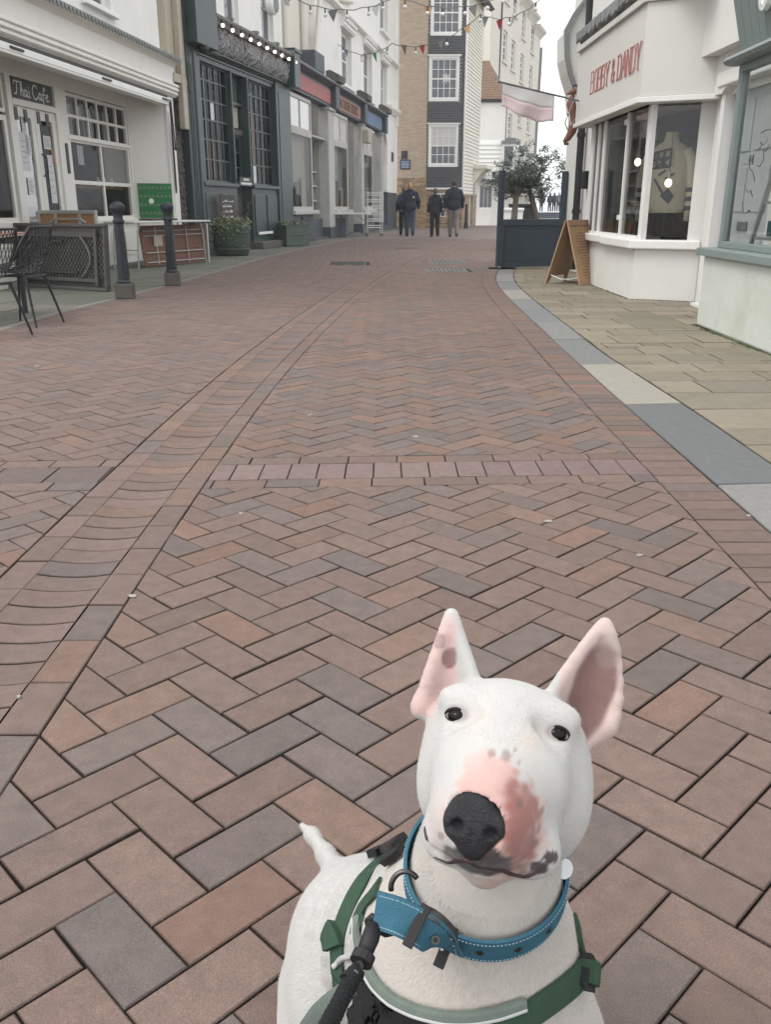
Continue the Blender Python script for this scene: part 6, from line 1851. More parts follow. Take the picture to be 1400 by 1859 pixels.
MB().box(0, 0.7, 0, 0.3, 0, 0.03).build('tray_body', MAT['plasticdark'], tl, bevel=0.006)
bt2 = thing('brown_folded_table', 'brown hardboard folding table leaning upright under the pale trestle table, tube legs folded', 'folding table', (A2.x + 0.02, A2.y + 0.14, 0), an2)
MB().prism([(0.12, 0.02), (0.2, 0.69), (0.22, 0.69), (0.14, 0.02)], 0.2, L2 + 0.02, 'yz').build('table_top', MAT['brown'], bt2)
fm2 = MB()
for z in (0.08, 0.24, 0.52, 0.6):
    fm2.tube([(0.26, 0.1 + z * 0.12, z), (L2 - 0.06, 0.1 + z * 0.12, z)], 0.009, 6)
for s in (0.55, 0.95, 1.4): fm2.tube([(s, 0.1, 0.04), (s + 0.03, 0.17, 0.66)], 0.009, 6)
fm2.build('folded_legs', MAT['alu'], bt2)
MB().box(0.5, 0.72, 0.132, 0.15, 0.34, 0.52).build('paper_label', MAT['stonepipe'], bt2)
MB().box(L2 - 0.0, L2 + 0.04, 0.08, 0.2, 0.0, 0.7).build('edge_band', MAT['alu'], bt2)

# leaves helper
def leaf_cloud(n, fn, size, mats, name, parent, aspect=0.35):
    ms = [MB() for _ in mats]
    for k in range(n):
        p, up_ = fn()
        a = Vector((rnd.gauss(0, 1), rnd.gauss(0, 1), rnd.gauss(0, 0.6) + up_)).normalized()
        b = a.cross(Vector((rnd.gauss(0, 1), rnd.gauss(0, 1), rnd.gauss(0, 1)))).normalized()
        n_ = a.cross(b)
        L = size * rnd.uniform(0.7, 1.3); w = L * aspect
        p = Vector(p)
        ms[rnd.randrange(len(ms))].add([p, p + a * L * 0.5 + b * w * 0.5 + n_ * L * 0.06, p + a * L, p + a * L * 0.5 - b * w * 0.5 + n_ * L * 0.06], [(0, 1, 2, 3)])
    for m, mt in zip(ms, mats):
        o = m.build(name, mt, parent); o['kind'] = 'stuff'

# round planter
rp_ = thing('round_planter', 'round dark green tub planter with variegated ivy and bare twigs', 'planter', (-3.32, 19.75, 0))
MB().lathe([(0.32, 0.0), (0.36, 0.03), (0.395, 0.3), (0.4, 0.55), (0.41, 0.6), (0.4, 0.63), (0.37, 0.63), (0.36, 0.55)], n=28).build('tub', MAT['potgreen'], rp_, smooth=True)
for zc in (0.12, 0.45): MB().lathe([(0.383 + zc * 0.035, zc), (0.39 + zc * 0.035, zc + 0.01), (0.39 + zc * 0.035, zc + 0.03), (0.383 + zc * 0.035, zc + 0.04)], n=28).build('hoop', MAT['potgreen'], rp_)
MB().lathe([(0.355, 0.5), (0.36, 0.58), (0.1, 0.61)], n=24).build('soil', MAT['soil'], rp_)
def f_():
    a = rnd.uniform(0, 6.28); r = 0.42 * math.sqrt(rnd.random())
    z = 0.62 + 0.14 * rnd.random()
    if rnd.random() < 0.42: 
        a = rnd.gauss(-1.75, 0.75); r = rnd.uniform(0.37, 0.45); z = 0.66 - abs(rnd.gauss(0, 0.16))
    return (r * math.cos(a), r * math.sin(a), z), 0.3
leaf_cloud(750, f_, 0.055, [MAT['leafpale'], MAT['leaf'], MAT['leafpale']], 'ivy', rp_, 0.7)
tw = MB()
for k in range(26):
    a = rnd.uniform(0, 6.28); p = Vector((0.22 * math.cos(a) * rnd.random(), 0.22 * math.sin(a), 0.6)); pts = [p]
    for q in range(5):
        p = p + Vector((rnd.gauss(0.0, 0.07) + 0.05 * math.cos(a), rnd.gauss(0, 0.07), rnd.uniform(0.05, 0.2))); pts.append(p)
    tw.tube(pts, [0.008, 0.007, 0.006, 0.005, 0.004, 0.003], 5, caps=False)
tw.build('twigs', MAT['twig'], rp_)
cbd = thing('chalk_board', 'narrow dark chalkboard with white scribbles propped behind the round planter', 'sign', (-3.5, 20.6, 0), 1.2)
MB().box(-0.3, 0.3, 0, 0.03, 0, 1.25).build('board', MAT['chalkblack'], cbd, bevel=0.006)
cs = MB()
for k in range(9):
    z = 1.1 - k * 0.11; s = -0.22
    while s < 0.2:
        w_ = rnd.uniform(0.03, 0.07)
        cs.ribbon([(s, z), (s + w_ / 2, z + 0.06 * rnd.random()), (s + w_, z)], 0.014, -0.004, -0.0005); s += w_ + 0.02
cs.build('chalk_writing', MAT['white'], cbd)

# square box planter
bpn = thing('box_planter', 'square pale green wooden box planter with small plants', 'planter', (-2.6, 24.1, 0), math.atan2(0.64, 0.77))
e = 0.72
for i in range(2):
    z0_, z1_ = 0.02 + i * 0.25, 0.262 + i * 0.25
    MB().box(0, e, -0.0, 0.03, z0_, z1_).build('plank', MAT['boxgreen'], bpn, bevel=0.004)
    MB().box(0, 0.03, 0.03, e + 0.1, z0_, z1_).build('plank', MAT['boxgreen'], bpn, bevel=0.004)
    MB().box(e - 0.03, e, 0.03, e + 0.1, z0_, z1_).build('plank', MAT['boxgreen'], bpn, bevel=0.004)
    MB().box(0.03, e - 0.03, e + 0.07, e + 0.1, z0_, z1_).build('plank', MAT['boxgreen'], bpn, bevel=0.004)
MB().box(-0.02, e + 0.02, -0.02, 0.06, 0.512, 0.54).box(-0.02, 0.06, 0.06, e + 0.12, 0.512, 0.54).box(e - 0.06, e + 0.02, 0.06, e + 0.12, 0.512, 0.54).build('rim', MAT['boxgreen'], bpn, bevel=0.004)
MB().box(0.03, e - 0.03, 0.03, e + 0.07, 0.3, 0.46).build('soil', MAT['soil'], bpn)
leaf_cloud(260, lambda: ((rnd.uniform(0.05, e - 0.05), rnd.uniform(0.05, e), 0.47 + 0.14 * rnd.random()), 0.8), 0.07, [MAT['leafpale'], MAT['leaf']], 'plants', bpn, 0.5)

# white folding table and wire rack by the bookshop
wt = thing('white_folding_table', 'white folding table with dark tube legs in front of the bookshop', 'table', (-1.16, 31.4, 0), 0.05)
MB().box(-0.68, 0.68, -0.3, 0.35, 0.75, 0.8).build('table_top', MAT['coverweave'], wt, bevel=0.01)
for s in (-0.5, 0.5):
    for y in (-0.22, 0.26):
        MB().tube([(s, y * 0.5, 0.75), (s * 0.95, y * 0.5, 0.5), (s * 1.02, y, 0.25), (s * 1.06, y, 0.0)], 0.017, 6).build('leg', MAT['galv'], wt)
    MB().tube([(s * 1.0, -0.2, 0.28), (s * 1.0, 0.24, 0.28)], 0.012, 6).tube([(s, 0, 0.5), (s * 0.3, 0, 0.75)], 0.012, 6).build('brace', MAT['galv'], wt)
bx2 = MB().box(-0.35, 0.35, -0.25, 0.2, 0, 0.62).build('dark_crate', MAT['slate'], None, loc=(-1.75, 31.75, 0), rz=0.2, bevel=0.01)
tag(bx2, 'dark blue crate standing under the left end of the white folding table', 'crate')
wr_ = thing('wire_book_rack', 'white wire display rack on castors beside the white folding table', 'rack', (-0.42, 33.2, 0), 0.2)
fr_ = MB()
for sx in (-0.27, 0.27):
    for sy in (-0.2, 0.2): fr_.tube([(sx, sy, 0.1), (sx, sy, 1.52)], 0.012, 5)
fr_.build('frame', MAT['white'], wr_)
for k in range(6):
    m = MB(); z = 0.28 + k * 0.22
    for hh in (0, 0.08):
        m.tube([(-0.27, -0.2, z + hh), (0.27, -0.2, z + hh), (0.27, 0.2, z + hh), (-0.27, 0.2, z + hh), (-0.27, -0.2, z + hh)], 0.007, 4)
    for q in range(9): m.tube([(-0.27 + q * 0.0675, -0.2, z + 0.09), (-0.27 + q * 0.0675, -0.2, z), (-0.27 + q * 0.0675, 0.2, z)], 0.005, 4)
    m.build('wire_basket', MAT['white'], wr_)
for sx in (-0.27, 0.27):
    for sy in (-0.2, 0.2): MB().lathe([(0.035, -0.015), (0.035, 0.015)], (sx, sy, 0.036), 10, (1, 0, 0)).tube([(sx, sy, 0.1), (sx, sy, 0.04)], 0.012, 5).build('castor', MAT['black'], wr_)

# navy screen
an3 = math.atan2(0.42, 1.3)
ns = thing('navy_screen', 'navy painted windbreak panel with tall end posts closing off the terrace', 'screen', (1.89, 15.32, 0), an3)
NW = 1.42
MB().box(0.08, NW - 0.08, 0.03, 0.06, 0.09, 0.7).build('panel', MAT['navy'], ns)
MB().box(0, 0.08, 0, 0.09, 0.04, 1.56).build('post', MAT['navy'], ns, bevel=0.006)
MB().box(NW - 0.26, NW - 0.18, 0, 0.09, 0.8, 1.56).build('post', MAT['navy'], ns, bevel=0.006)
MB().box(NW - 0.08, NW, 0, 0.09, 0.04, 0.8).build('stile', MAT['navy'], ns, bevel=0.006)
MB().box(0.08, NW - 0.08, 0, 0.09, 0.7, 0.8).build('top_rail', MAT['navy'], ns, bevel=0.006)
MB().box(0.08, NW - 0.08, 0, 0.09, 0.03, 0.1).build('bottom_rail', MAT['navy'], ns, bevel=0.006)
for s, z0_, z1_ in ((0.08, 0.1, 0.7), (NW - 0.115, 0.1, 0.7)): MB().box(s, s + 0.035, 0.012, 0.03, z0_, z1_).build('bead', MAT['navy'], ns)
for s in (0.04, NW - 0.05): MB().ball((s, 0.0, 0.025), 0.03, 8, 6).build('castor', MAT['galv'], ns)

# olive trees in pots
def olive(label, loc, lean, H, R, n, seed):
    t = thing('olive_tree', label, 'tree', loc, 0, 'olive trees behind the navy screen')
    tk = MB()
    pts = [Vector((0, 0, 0.45)), Vector((lean * 0.2, 0, 0.8)), Vector((lean * 0.55, 0.02, 1.1)), Vector((lean, 0.03, 1.4))]
    tk.tube(pts, [0.07, 0.06, 0.052, 0.035], 10)
    tips = []
    for k in range(11):
        a = 6.28 * k / 11 + rnd.uniform(-0.3, 0.3); st = pts[2].lerp(pts[3], rnd.uniform(0.2, 1))
        e1 = st + Vector((math.cos(a) * R * 0.5, math.sin(a) * R * 0.5, rnd.uniform(-0.12, 0.3)))
        e2 = e1 + Vector((math.cos(a) * R * 0.4, math.sin(a) * R * 0.4, rnd.uniform(0.0, 0.4)))
        tk.tube([st, e1, e2], [0.02, 0.012, 0.005], 6, caps=False); tips += [e1, e2, e1.lerp(e2, 0.5), st.lerp(e1, 0.6)]
    tk.build('trunk', MAT['bark'], t, smooth=True)
    sprigs = []
    for k in range(70):
        b_ = rnd.choice(tips); d_ = Vector((rnd.gauss(0, 1), rnd.gauss(0, 1), rnd.gauss(0.5, 0.8))).normalized()
        sprigs.append((b_ + Vector((rnd.gauss(0, R * .16), rnd.gauss(0, R * .16), rnd.gauss(0, R * .14))), d_, rnd.uniform(0.12, 0.34)))
    def fn():
        b_, d_, l_ = rnd.choice(sprigs)
        return tuple(b_ + d_ * l_ * rnd.random() + Vector((rnd.gauss(0, 0.025), rnd.gauss(0, 0.025), rnd.gauss(0, 0.025)))), 0.2
    leaf_cloud(n, fn, 0.068, [MAT['leaf'], MAT['leaf'], MAT['leafgrey']], 'crown', t, 0.26)
    return t
def pot(loc, label, r=0.24, h_=0.5):
    t = thing('plant_pot', label, 'pot', loc)
    MB().lathe([(r * 0.7, 0), (r * 0.75, 0.02), (r, h_ - 0.06), (r * 1.08, h_ - 0.06), (r * 1.08, h_), (r * 0.95, h_), (r * 0.9, h_ - 0.06)], n=20).build('tub', MAT['galv'], t)
    MB().lathe([(r * 0.88, h_ - 0.1), (0.02, h_ - 0.04)], n=16).build('soil', MAT['soil'], t)
pot((2.36, 17.0, 0), 'left grey pot holding the straight olive tree'); pot((2.86, 17.2, 0), 'right grey pot holding the leaning olive tree')
olive('left olive tree with a straight trunk behind the navy screen', (2.36, 17.0, 0), 0.05, 1.9, 0.54, 3400, 1)
olive('right olive tree with a trunk leaning left behind the navy screen', (2.86, 17.2, 0), -0.24, 1.9, 0.56, 3600, 2)
for (x, Y, w, hh, lb, mt) in ((925, 22, 0.5, 1.0, 'white box standing behind the left end of the navy screen', 'white'), (945, 24, 0.6, 1.1, 'black wheelie bin behind the straight olive trunk', 'black'), (985, 26, 1.6, 0.7, 'dark low bench planter behind the leaning olive trunk', 'navy')):
    t = thing('terrace_bin' if 'bin' in lb else ('bench_planter' if 'bench' in lb else 'terrace_box'), lb, 'bin' if 'bin' in lb else ('planter' if 'bench' in lb else 'box'), (px_(x, Y), Y, 0))
    MB().prism([(-w * 0.42, 0), (w * 0.42, 0), (w / 2, hh * 0.9), (-w / 2, hh * 0.9)], -0.3, 0.3, 'xz').build('body', MAT[mt], t, bevel=0.02)
    MB().box(-w * 0.53, w * 0.53, -0.33, 0.33, hh * 0.9, hh * 0.97).build('lid', MAT[mt], t, bevel=0.015)

# A-board
ab = thing('menu_board', 'plywood A-board with a brown printed menu standing outside the bay window shop', 'sign', (2.40, 12.2, 0), math.atan2(0.52, 0.4))
PL = MAT['ply']; LB = 0.62
fr2 = MB().add([(0, -0.012, 0.83), (LB, -0.012, 0.83), (LB, -0.26, 0.0), (0, -0.26, 0.0), (0, 0.006, 0.83), (LB, 0.006, 0.83), (LB, -0.24, 0.0), (0, -0.24, 0.0)],
               [(0, 1, 2, 3), (7, 6, 5, 4), (0, 4, 5, 1), (1, 5, 6, 2), (2, 6, 7, 3), (3, 7, 4, 0)]).build('front_leaf', PL, ab)
def bl_(s, z): return (s, 0.012 + 0.248 * (0.83 - z) / 0.83, z)
bkm = MB()
outline = [(0, 0.83), (LB, 0.83), (LB, 0), (LB - 0.07, 0), (LB - 0.12, 0.1), (0.12, 0.1), (0.07, 0), (0, 0)]
vs = [bl_(*p) for p in outline] + [(bl_(*p)[0], bl_(*p)[1] + 0.016, p[1]) for p in outline]
nn = len(outline)
bkm.add(vs, [tuple(range(nn)), tuple(range(2 * nn - 1, nn - 1, -1))] + [(i, i + nn, (i + 1) % nn + nn, (i + 1) % nn) for i in range(nn)])
bkm.build('back_leaf', PL, ab)
MB().tube([(0.03, -0.22, 0.11), (0.03, -0.1, 0.075), (0.03, 0.05, 0.07), (0.03, 0.2, 0.12)], 0.006, 6).build('chain', MAT['alu'], ab)
prn = MB()
def flat_on_leaf(s0, s1, z, hgt):
    y = lambda zz: -0.0135 - 0.248 * (0.83 - zz) / 0.83
    prn.add([(s0, y(z) - 0.0, z), (s1, y(z) - 0.0, z), (s1, y(z + hgt), z + hgt), (s0, y(z + hgt), z + hgt)], [(0, 1, 2, 3)])
z = 0.66
for ln in range(17):
    half = rnd.uniform(0.05, 0.1) if ln % 4 == 0 else rnd.uniform(0.12, 0.22)
    s = 0.31 - half
    while s < 0.31 + half:
        w_ = rnd.uniform(0.015, 0.05); flat_on_leaf(s, min(s + w_, 0.31 + half), z, 0.008); s += w_ + 0.008
    z -= 0.036
o = prn.build('menu_print', MAT['print'], ab); o['kind'] = 'stuff'
hd = lettering(ab, 'BOBBY & DANDY', 0.06, 0.56, 0.715, 0.76, 0.0, MAT['print'], 0.004, 0.008, d=0.002, name='heading')
for q in hd: q.location = (0, -0.035, 0)

# flag on a pole
fl_ = thing('flag', 'faded pink and white flag hanging from a pole over the street', 'flag', (0, 0, 0))
P0 = Vector((2.84, 13.2, 2.33)); P1 = Vector((1.49, 12.6, 2.53))
fl_.location = P0
dv = P1 - P0
MB().tube([(0, 0, 0), dv], 0.012, 8).ball(dv * 1.01, 0.02, 8, 6).build('pole', MAT['galv'], fl_)
MB().box(-0.02, 0.12, -0.05, 0.05, -0.1, 0.08).build('wall_bracket', MAT['white'], fl_)
NX, NZ = 22, 10
def flagpt(u, v):
    p = dv * (0.97 - 0.55 * u)
    drop = 0.30 + 0.06 * math.sin(u * 3.0) + 0.05 * (u - 0.5)
    return Vector((p.x, p.y + 0.035 * math.sin(u * 9 + v * 2) * v, p.z - drop * v + 0.012 * math.sin(u * 15) * v))
for nm, r0, r1, mt in (('upper_stripe', 0, 5, M('flag_white', (0.78, 0.76, 0.76), 0.8, 0.05, 5)), ('lower_stripe', 5, 10, M('flag_pink', (0.74, 0.6, 0.62), 0.8, 0.06, 5))):
    m = MB()
    vs = [flagpt(i / NX, j / NZ) for j in range(r0, r1 + 1) for i in range(NX + 1)]
    w_ = NX + 1
    m.add(vs, [(j * w_ + i, j * w_ + i + 1, (j + 1) * w_ + i + 1, (j + 1) * w_ + i) for j in range(r1 - r0) for i in range(NX)])
    o = m.build(nm, mt, fl_, smooth=True)
    so = o.modifiers.new('cloth', 'SOLIDIFY'); so.thickness = 0.002

# festoon strings with bunting across the street
def string_lights(label, pts, n, bulbs, flags, fcols):
    t = thing('festoon_string', label, 'string lights', pts[0], 0, 'festoon strings across the street')
    o0 = Vector(pts[0]); full = []
    for (a, b, sag) in zip(pts[:-1], pts[1:], [0.35] * 9):
        a, b = Vector(a) - o0, Vector(b) - o0
        for i in range(n):
            q = i / n; full.append(a.lerp(b, q) - Vector((0, 0, sag * 4 * q * (1 - q) + 0.02 * math.sin(i * 2.1))))
    full.append(Vector(pts[-1]) - o0)
    MB().tube(full, 0.012, 5).build('cable', MAT['galv'], t)
    for k in range(bulbs):
        p = full[int((k + 0.5) * (len(full) - 1) / bulbs)]
        MB().ball((p.x, p.y, p.z - 0.15), 0.05, 8, 6).build('bulb', MAT['clearbulb'], t)
        MB().tube([p, (p.x, p.y, p.z - 0.11)], 0.02, 6).build('lamp_holder', MAT['black'], t)
    for k in range(flags):
        i = int((k + 0.25) * (len(full) - 2) / flags); p = full[i]; q = full[i + 1]
        d = (q - p).normalized() * 0.13
        w = Vector((rnd.uniform(-0.12, 0.12), rnd.uniform(-0.2, 0.2), -0.24))
        m = MB().add([p - d, p + d, p + w, p - d + Vector((0, .004, 0)), p + d + Vector((0, .004, 0)), p + w + Vector((0, .004, 0))], [(0, 1, 2), (5, 4, 3), (0, 3, 4, 1), (1, 4, 5, 2), (2, 5, 3, 0)])
        m.build('pennant', fcols[k % len(fcols)], t)
PC = {k: M('pennant_' + k, c, 0.8, 0.08, 8, bump=0) for k, c in dict(green=(0.05, 0.4, 0.15), white=(0.65, 0.64, 0.6), grey=(0.24, 0.25, 0.25), red=(0.5, 0.05, 0.06), orange=(0.5, 0.3, 0.16), purple=(0.16, 0.1, 0.3)).items()}
string_lights('lower festoon string with coloured pennants sweeping up in front of the tiled house', [(-1.70, 33, 6.25), (0.2, 29.4, 5.62), (2.6, 27, 5.95), (4.2, 25, 6.2)], 14, 8, 13, [PC['white'], PC['purple'], PC['white'], PC['green'], PC['white'], PC['grey'], PC['red'], PC['grey'], PC['orange'], PC['grey'], PC['red'], PC['grey'], PC['grey']])
string_lights('upper festoon string along the top of the photo with grey pennants', [(-2.6, 24.6, 6.0), (0.3, 25.2, 6.02), (3.4, 25.6, 6.3)], 16, 12, 5, [PC['grey'], PC['grey'], PC['white'], PC['orange'], PC['grey']])
# ================================================================ the bull terrier
HO = np.array([0.09132075, 0.57049759, 0.63157289])
HR = np.array([0.97448412, -0.20894241, -0.08199862])
HU = np.array([0.18060996, 0.51301926, 0.83916106])
HF = np.array([-0.13326946, -0.83255889, 0.5376662])
HM = [HR, HU, HF]
def hd(x, y, z): return HO + (HR * x + HU * y + HF * z) * 0.001
def cray(px, py):
    u = (px - 700) / FPX; v = (py - 929.5) / FPX
    return np.array([u, CS - v * SN, -SN - v * CS])
def wp(px, py, d): return cray(px, py) * d + np.array([0, 0, 1.0])
dog = thing('dog', 'white bull terrier with a pink muzzle patch sitting on the bricks and looking up', 'dog', (0, 0, 0))
D = SDF((-0.26, 0.40, -0.02), (0.30, 1.34, 0.78), 0.0026)
mm = lambda *r: [q * 0.001 for q in r]
def he(c, r, k=14, op='add'): D.ell(hd(*c), mm(*r), k * 0.001, HM, op)
def hc(a, b, ra, rb, k=12, op='add'): D.cap(hd(*a), hd(*b), ra * 0.001, rb * 0.001, k * 0.001, op)
# body first
D.cap((0.075, 0.70, 0.27), (-0.02, 0.90, 0.10), 0.094, 0.1, 0.05)
D.ell((0.083, 0.645, 0.27), (0.098, 0.11, 0.175), 0.05)
D.ell((0.07, 0.705, 0.33), (0.06, 0.09, 0.075), 0.05)
D.ell((-0.068, 0.84, 0.09), (0.055, 0.11, 0.09), 0.03)
D.ell((0.085, 0.86, 0.09), (0.055, 0.11, 0.09), 0.03)
for x in (0.02, 0.155):
    D.chain([(x, 0.62, 0.26), (x, 0.60, 0.16), (x, 0.575, 0.05)], [0.052, 0.038, 0.03], 0.03)
    D.ell((x, 0.555, 0.026), (0.032, 0.046, 0.03), 0.02)
    for q in (-1, 0, 1): D.ell((x + 0.019 * q, 0.525 + abs(q) * 0.006, 0.018), (0.011, 0.018, 0.016), 0.008)
for x in (-0.125, 0.15):
    x *= 0.8
    D.cap((x, 0.86, 0.05), (x, 0.74, 0.028), 0.036, 0.03, 0.03)
    for q in (-1, 0, 1): D.ell((x + 0.018 * q, 0.708, 0.018), (0.011, 0.018, 0.016), 0.008)
tl_ = [wp(650, 1640, 1.16), wp(612, 1588, 1.18), wp(592, 1552, 1.21), wp(567, 1516, 1.245), wp(548, 1498, 1.27)]
D.chain([tuple(p) for p in tl_], [0.018, 0.0135, 0.011, 0.008, 0.004], 0.014)
# neck
D.cap(tuple(hd(2, -38, -70)), (0.086, 0.615, 0.44), 0.057, 0.054, 0.035)
D.cap((0.086, 0.615, 0.44), (0.086, 0.65, 0.34), 0.054, 0.086, 0.05)
# skull, cheeks, muzzle
he((0, -8, -48), (62, 43, 56), 20)
he((-30, -48, -38), (33, 44, 44), 22)
he((38, -50, -46), (36, 50, 46), 22)
hc((1, -14, -18), (-8, -52, 58), 39, 24, 24)
he((2, -40, 14), (47, 40, 34), 24)
he((-6, -66, 40), (36, 33, 42), 22)
hc((4, -82, -30), (0, -98, 30), 33, 15, 16)
he((30, -82, 18), (21, 20, 26), 14)
he((-30, -84, 26), (17, 18, 24), 14)
for sx in (-1, 1):
    he((37 * sx, 13, -13), (17, 9, 11), 16)
    he((36 * sx, 1, 15), (15, 9, 9), 14, 'sub')
for sx in (-1, 1):
    hc((46 * sx, 6.5, -9), (31 * sx, 7.5, -2), 1.6, 1.8, 7)
    hc((45 * sx, -7.0, -5), (32 * sx, -7.5, 1), 1.5, 1.6, 7)
c0, c1 = np.array((0.075, 0.70, 0.27)), np.array((-0.02, 0.90, 0.10))
axd = (c1 - c0) / np.linalg.norm(c1 - c0)
f1 = np.array((0, 0, 1.0)); f1 -= axd * (f1 @ axd); f1 /= np.linalg.norm(f1)
f2 = np.array((-1.0, 0, 0)); f2 -= axd * (f2 @ axd); f2 -= f1 * (f2 @ f1); f2 /= np.linalg.norm(f2)
for t_, sw in ((0.18, 0.0), (0.36, 0.1), (0.52, 0.15), (0.7, 0.2), (0.86, 0.25)):
    pts = []
    for q in range(8):
        ph = 0.25 + 1.55 * q / 7
        cc_ = c0 + (c1 - c0) * (t_ + sw * 0.12 * q / 7 + 0.015 * math.sin(q * 1.3 + t_ * 9))
        pts.append(tuple(cc_ + (f1 * math.cos(ph) + f2 * math.sin(ph)) * (0.0935 + 0.006 * t_ - 0.001)))
    D.chain(pts, [0.004, 0.0055, 0.0065, 0.007, 0.007, 0.006, 0.005, 0.003], 0.014)
for a, b in zip([(-37, -92, 46), (-22, -97, 55), (-5, -99, 62), (12, -99, 58), (28, -97, 48)], [(-22, -97, 55), (-5, -99, 62), (12, -99, 58), (28, -97, 48), (38, -90, 38)]):
    hc(a, b, 2.6, 2.6, 4, 'sub')
he((-11, -66, 78), (19, 20, 12), 3, 'sub')
# ears: cupped sheets grown from many thin ribs
def crom(P, n):
    P = [np.array(p, float) for p in P]; P = [2 * P[0] - P[1]] + P + [2 * P[-1] - P[-2]]
    out = []
    for k in range(n):
        s = k / (n - 1) * (len(P) - 3); i = min(int(s), len(P) - 4); t = s - i
        a, b, c, d = P[i:i + 4]
        out.append(0.5 * (2 * b + (c - a) * t + (2 * a - 5 * b + 4 * c - d) * t * t + (3 * b - a - 3 * c + d) * t ** 3))
    return out
def ear(le, re, depth, r0, r1):
    le, re = crom(le, 10), crom(re, 10)
    nu = 19
    for iu in range(nu):
        u = -1 + 2 * iu / (nu - 1)
        pts = []
        for k, (a, b) in enumerate(zip(le, re)):
            t = k / (len(le) - 1)
            p = np.array(a) * (1 - u) / 2 + np.array(b) * (1 + u) / 2
            p = p + np.array([0, 0, -depth * (1 - u * u) * (1 - 0.75 * t)])
            pts.append(tuple(hd(*p)))
        rs = [(r0 + (r1 - r0) * k / (len(le) - 1)) * 0.001 for k in range(len(le))]
        D.chain(pts, rs, 0.006)
ear([(-66, -3, -44), (-70, 14, -40), (-67, 36, -36), (-62, 60, -34), (-58, 78, -33)], [(-30, 24, -40), (-34, 37, -38), (-43, 54, -36), (-51, 68, -34), (-57, 78, -33)], 17, 3.5, 1.7)
ear([(31, 28, -52), (35, 38, -51), (40, 50, -49), (48, 66, -46), (57, 82, -44), (65, 92, -42)], [(66, -5, -62), (80, 10, -59), (85, 30, -54), (82, 54, -50), (76, 76, -45), (67, 92, -42)], 22, 3.7, 1.9)
he((80, 14, -57), (6, 8, 6), 8)
he((-72, 2, -44), (7, 11, 8), 6)

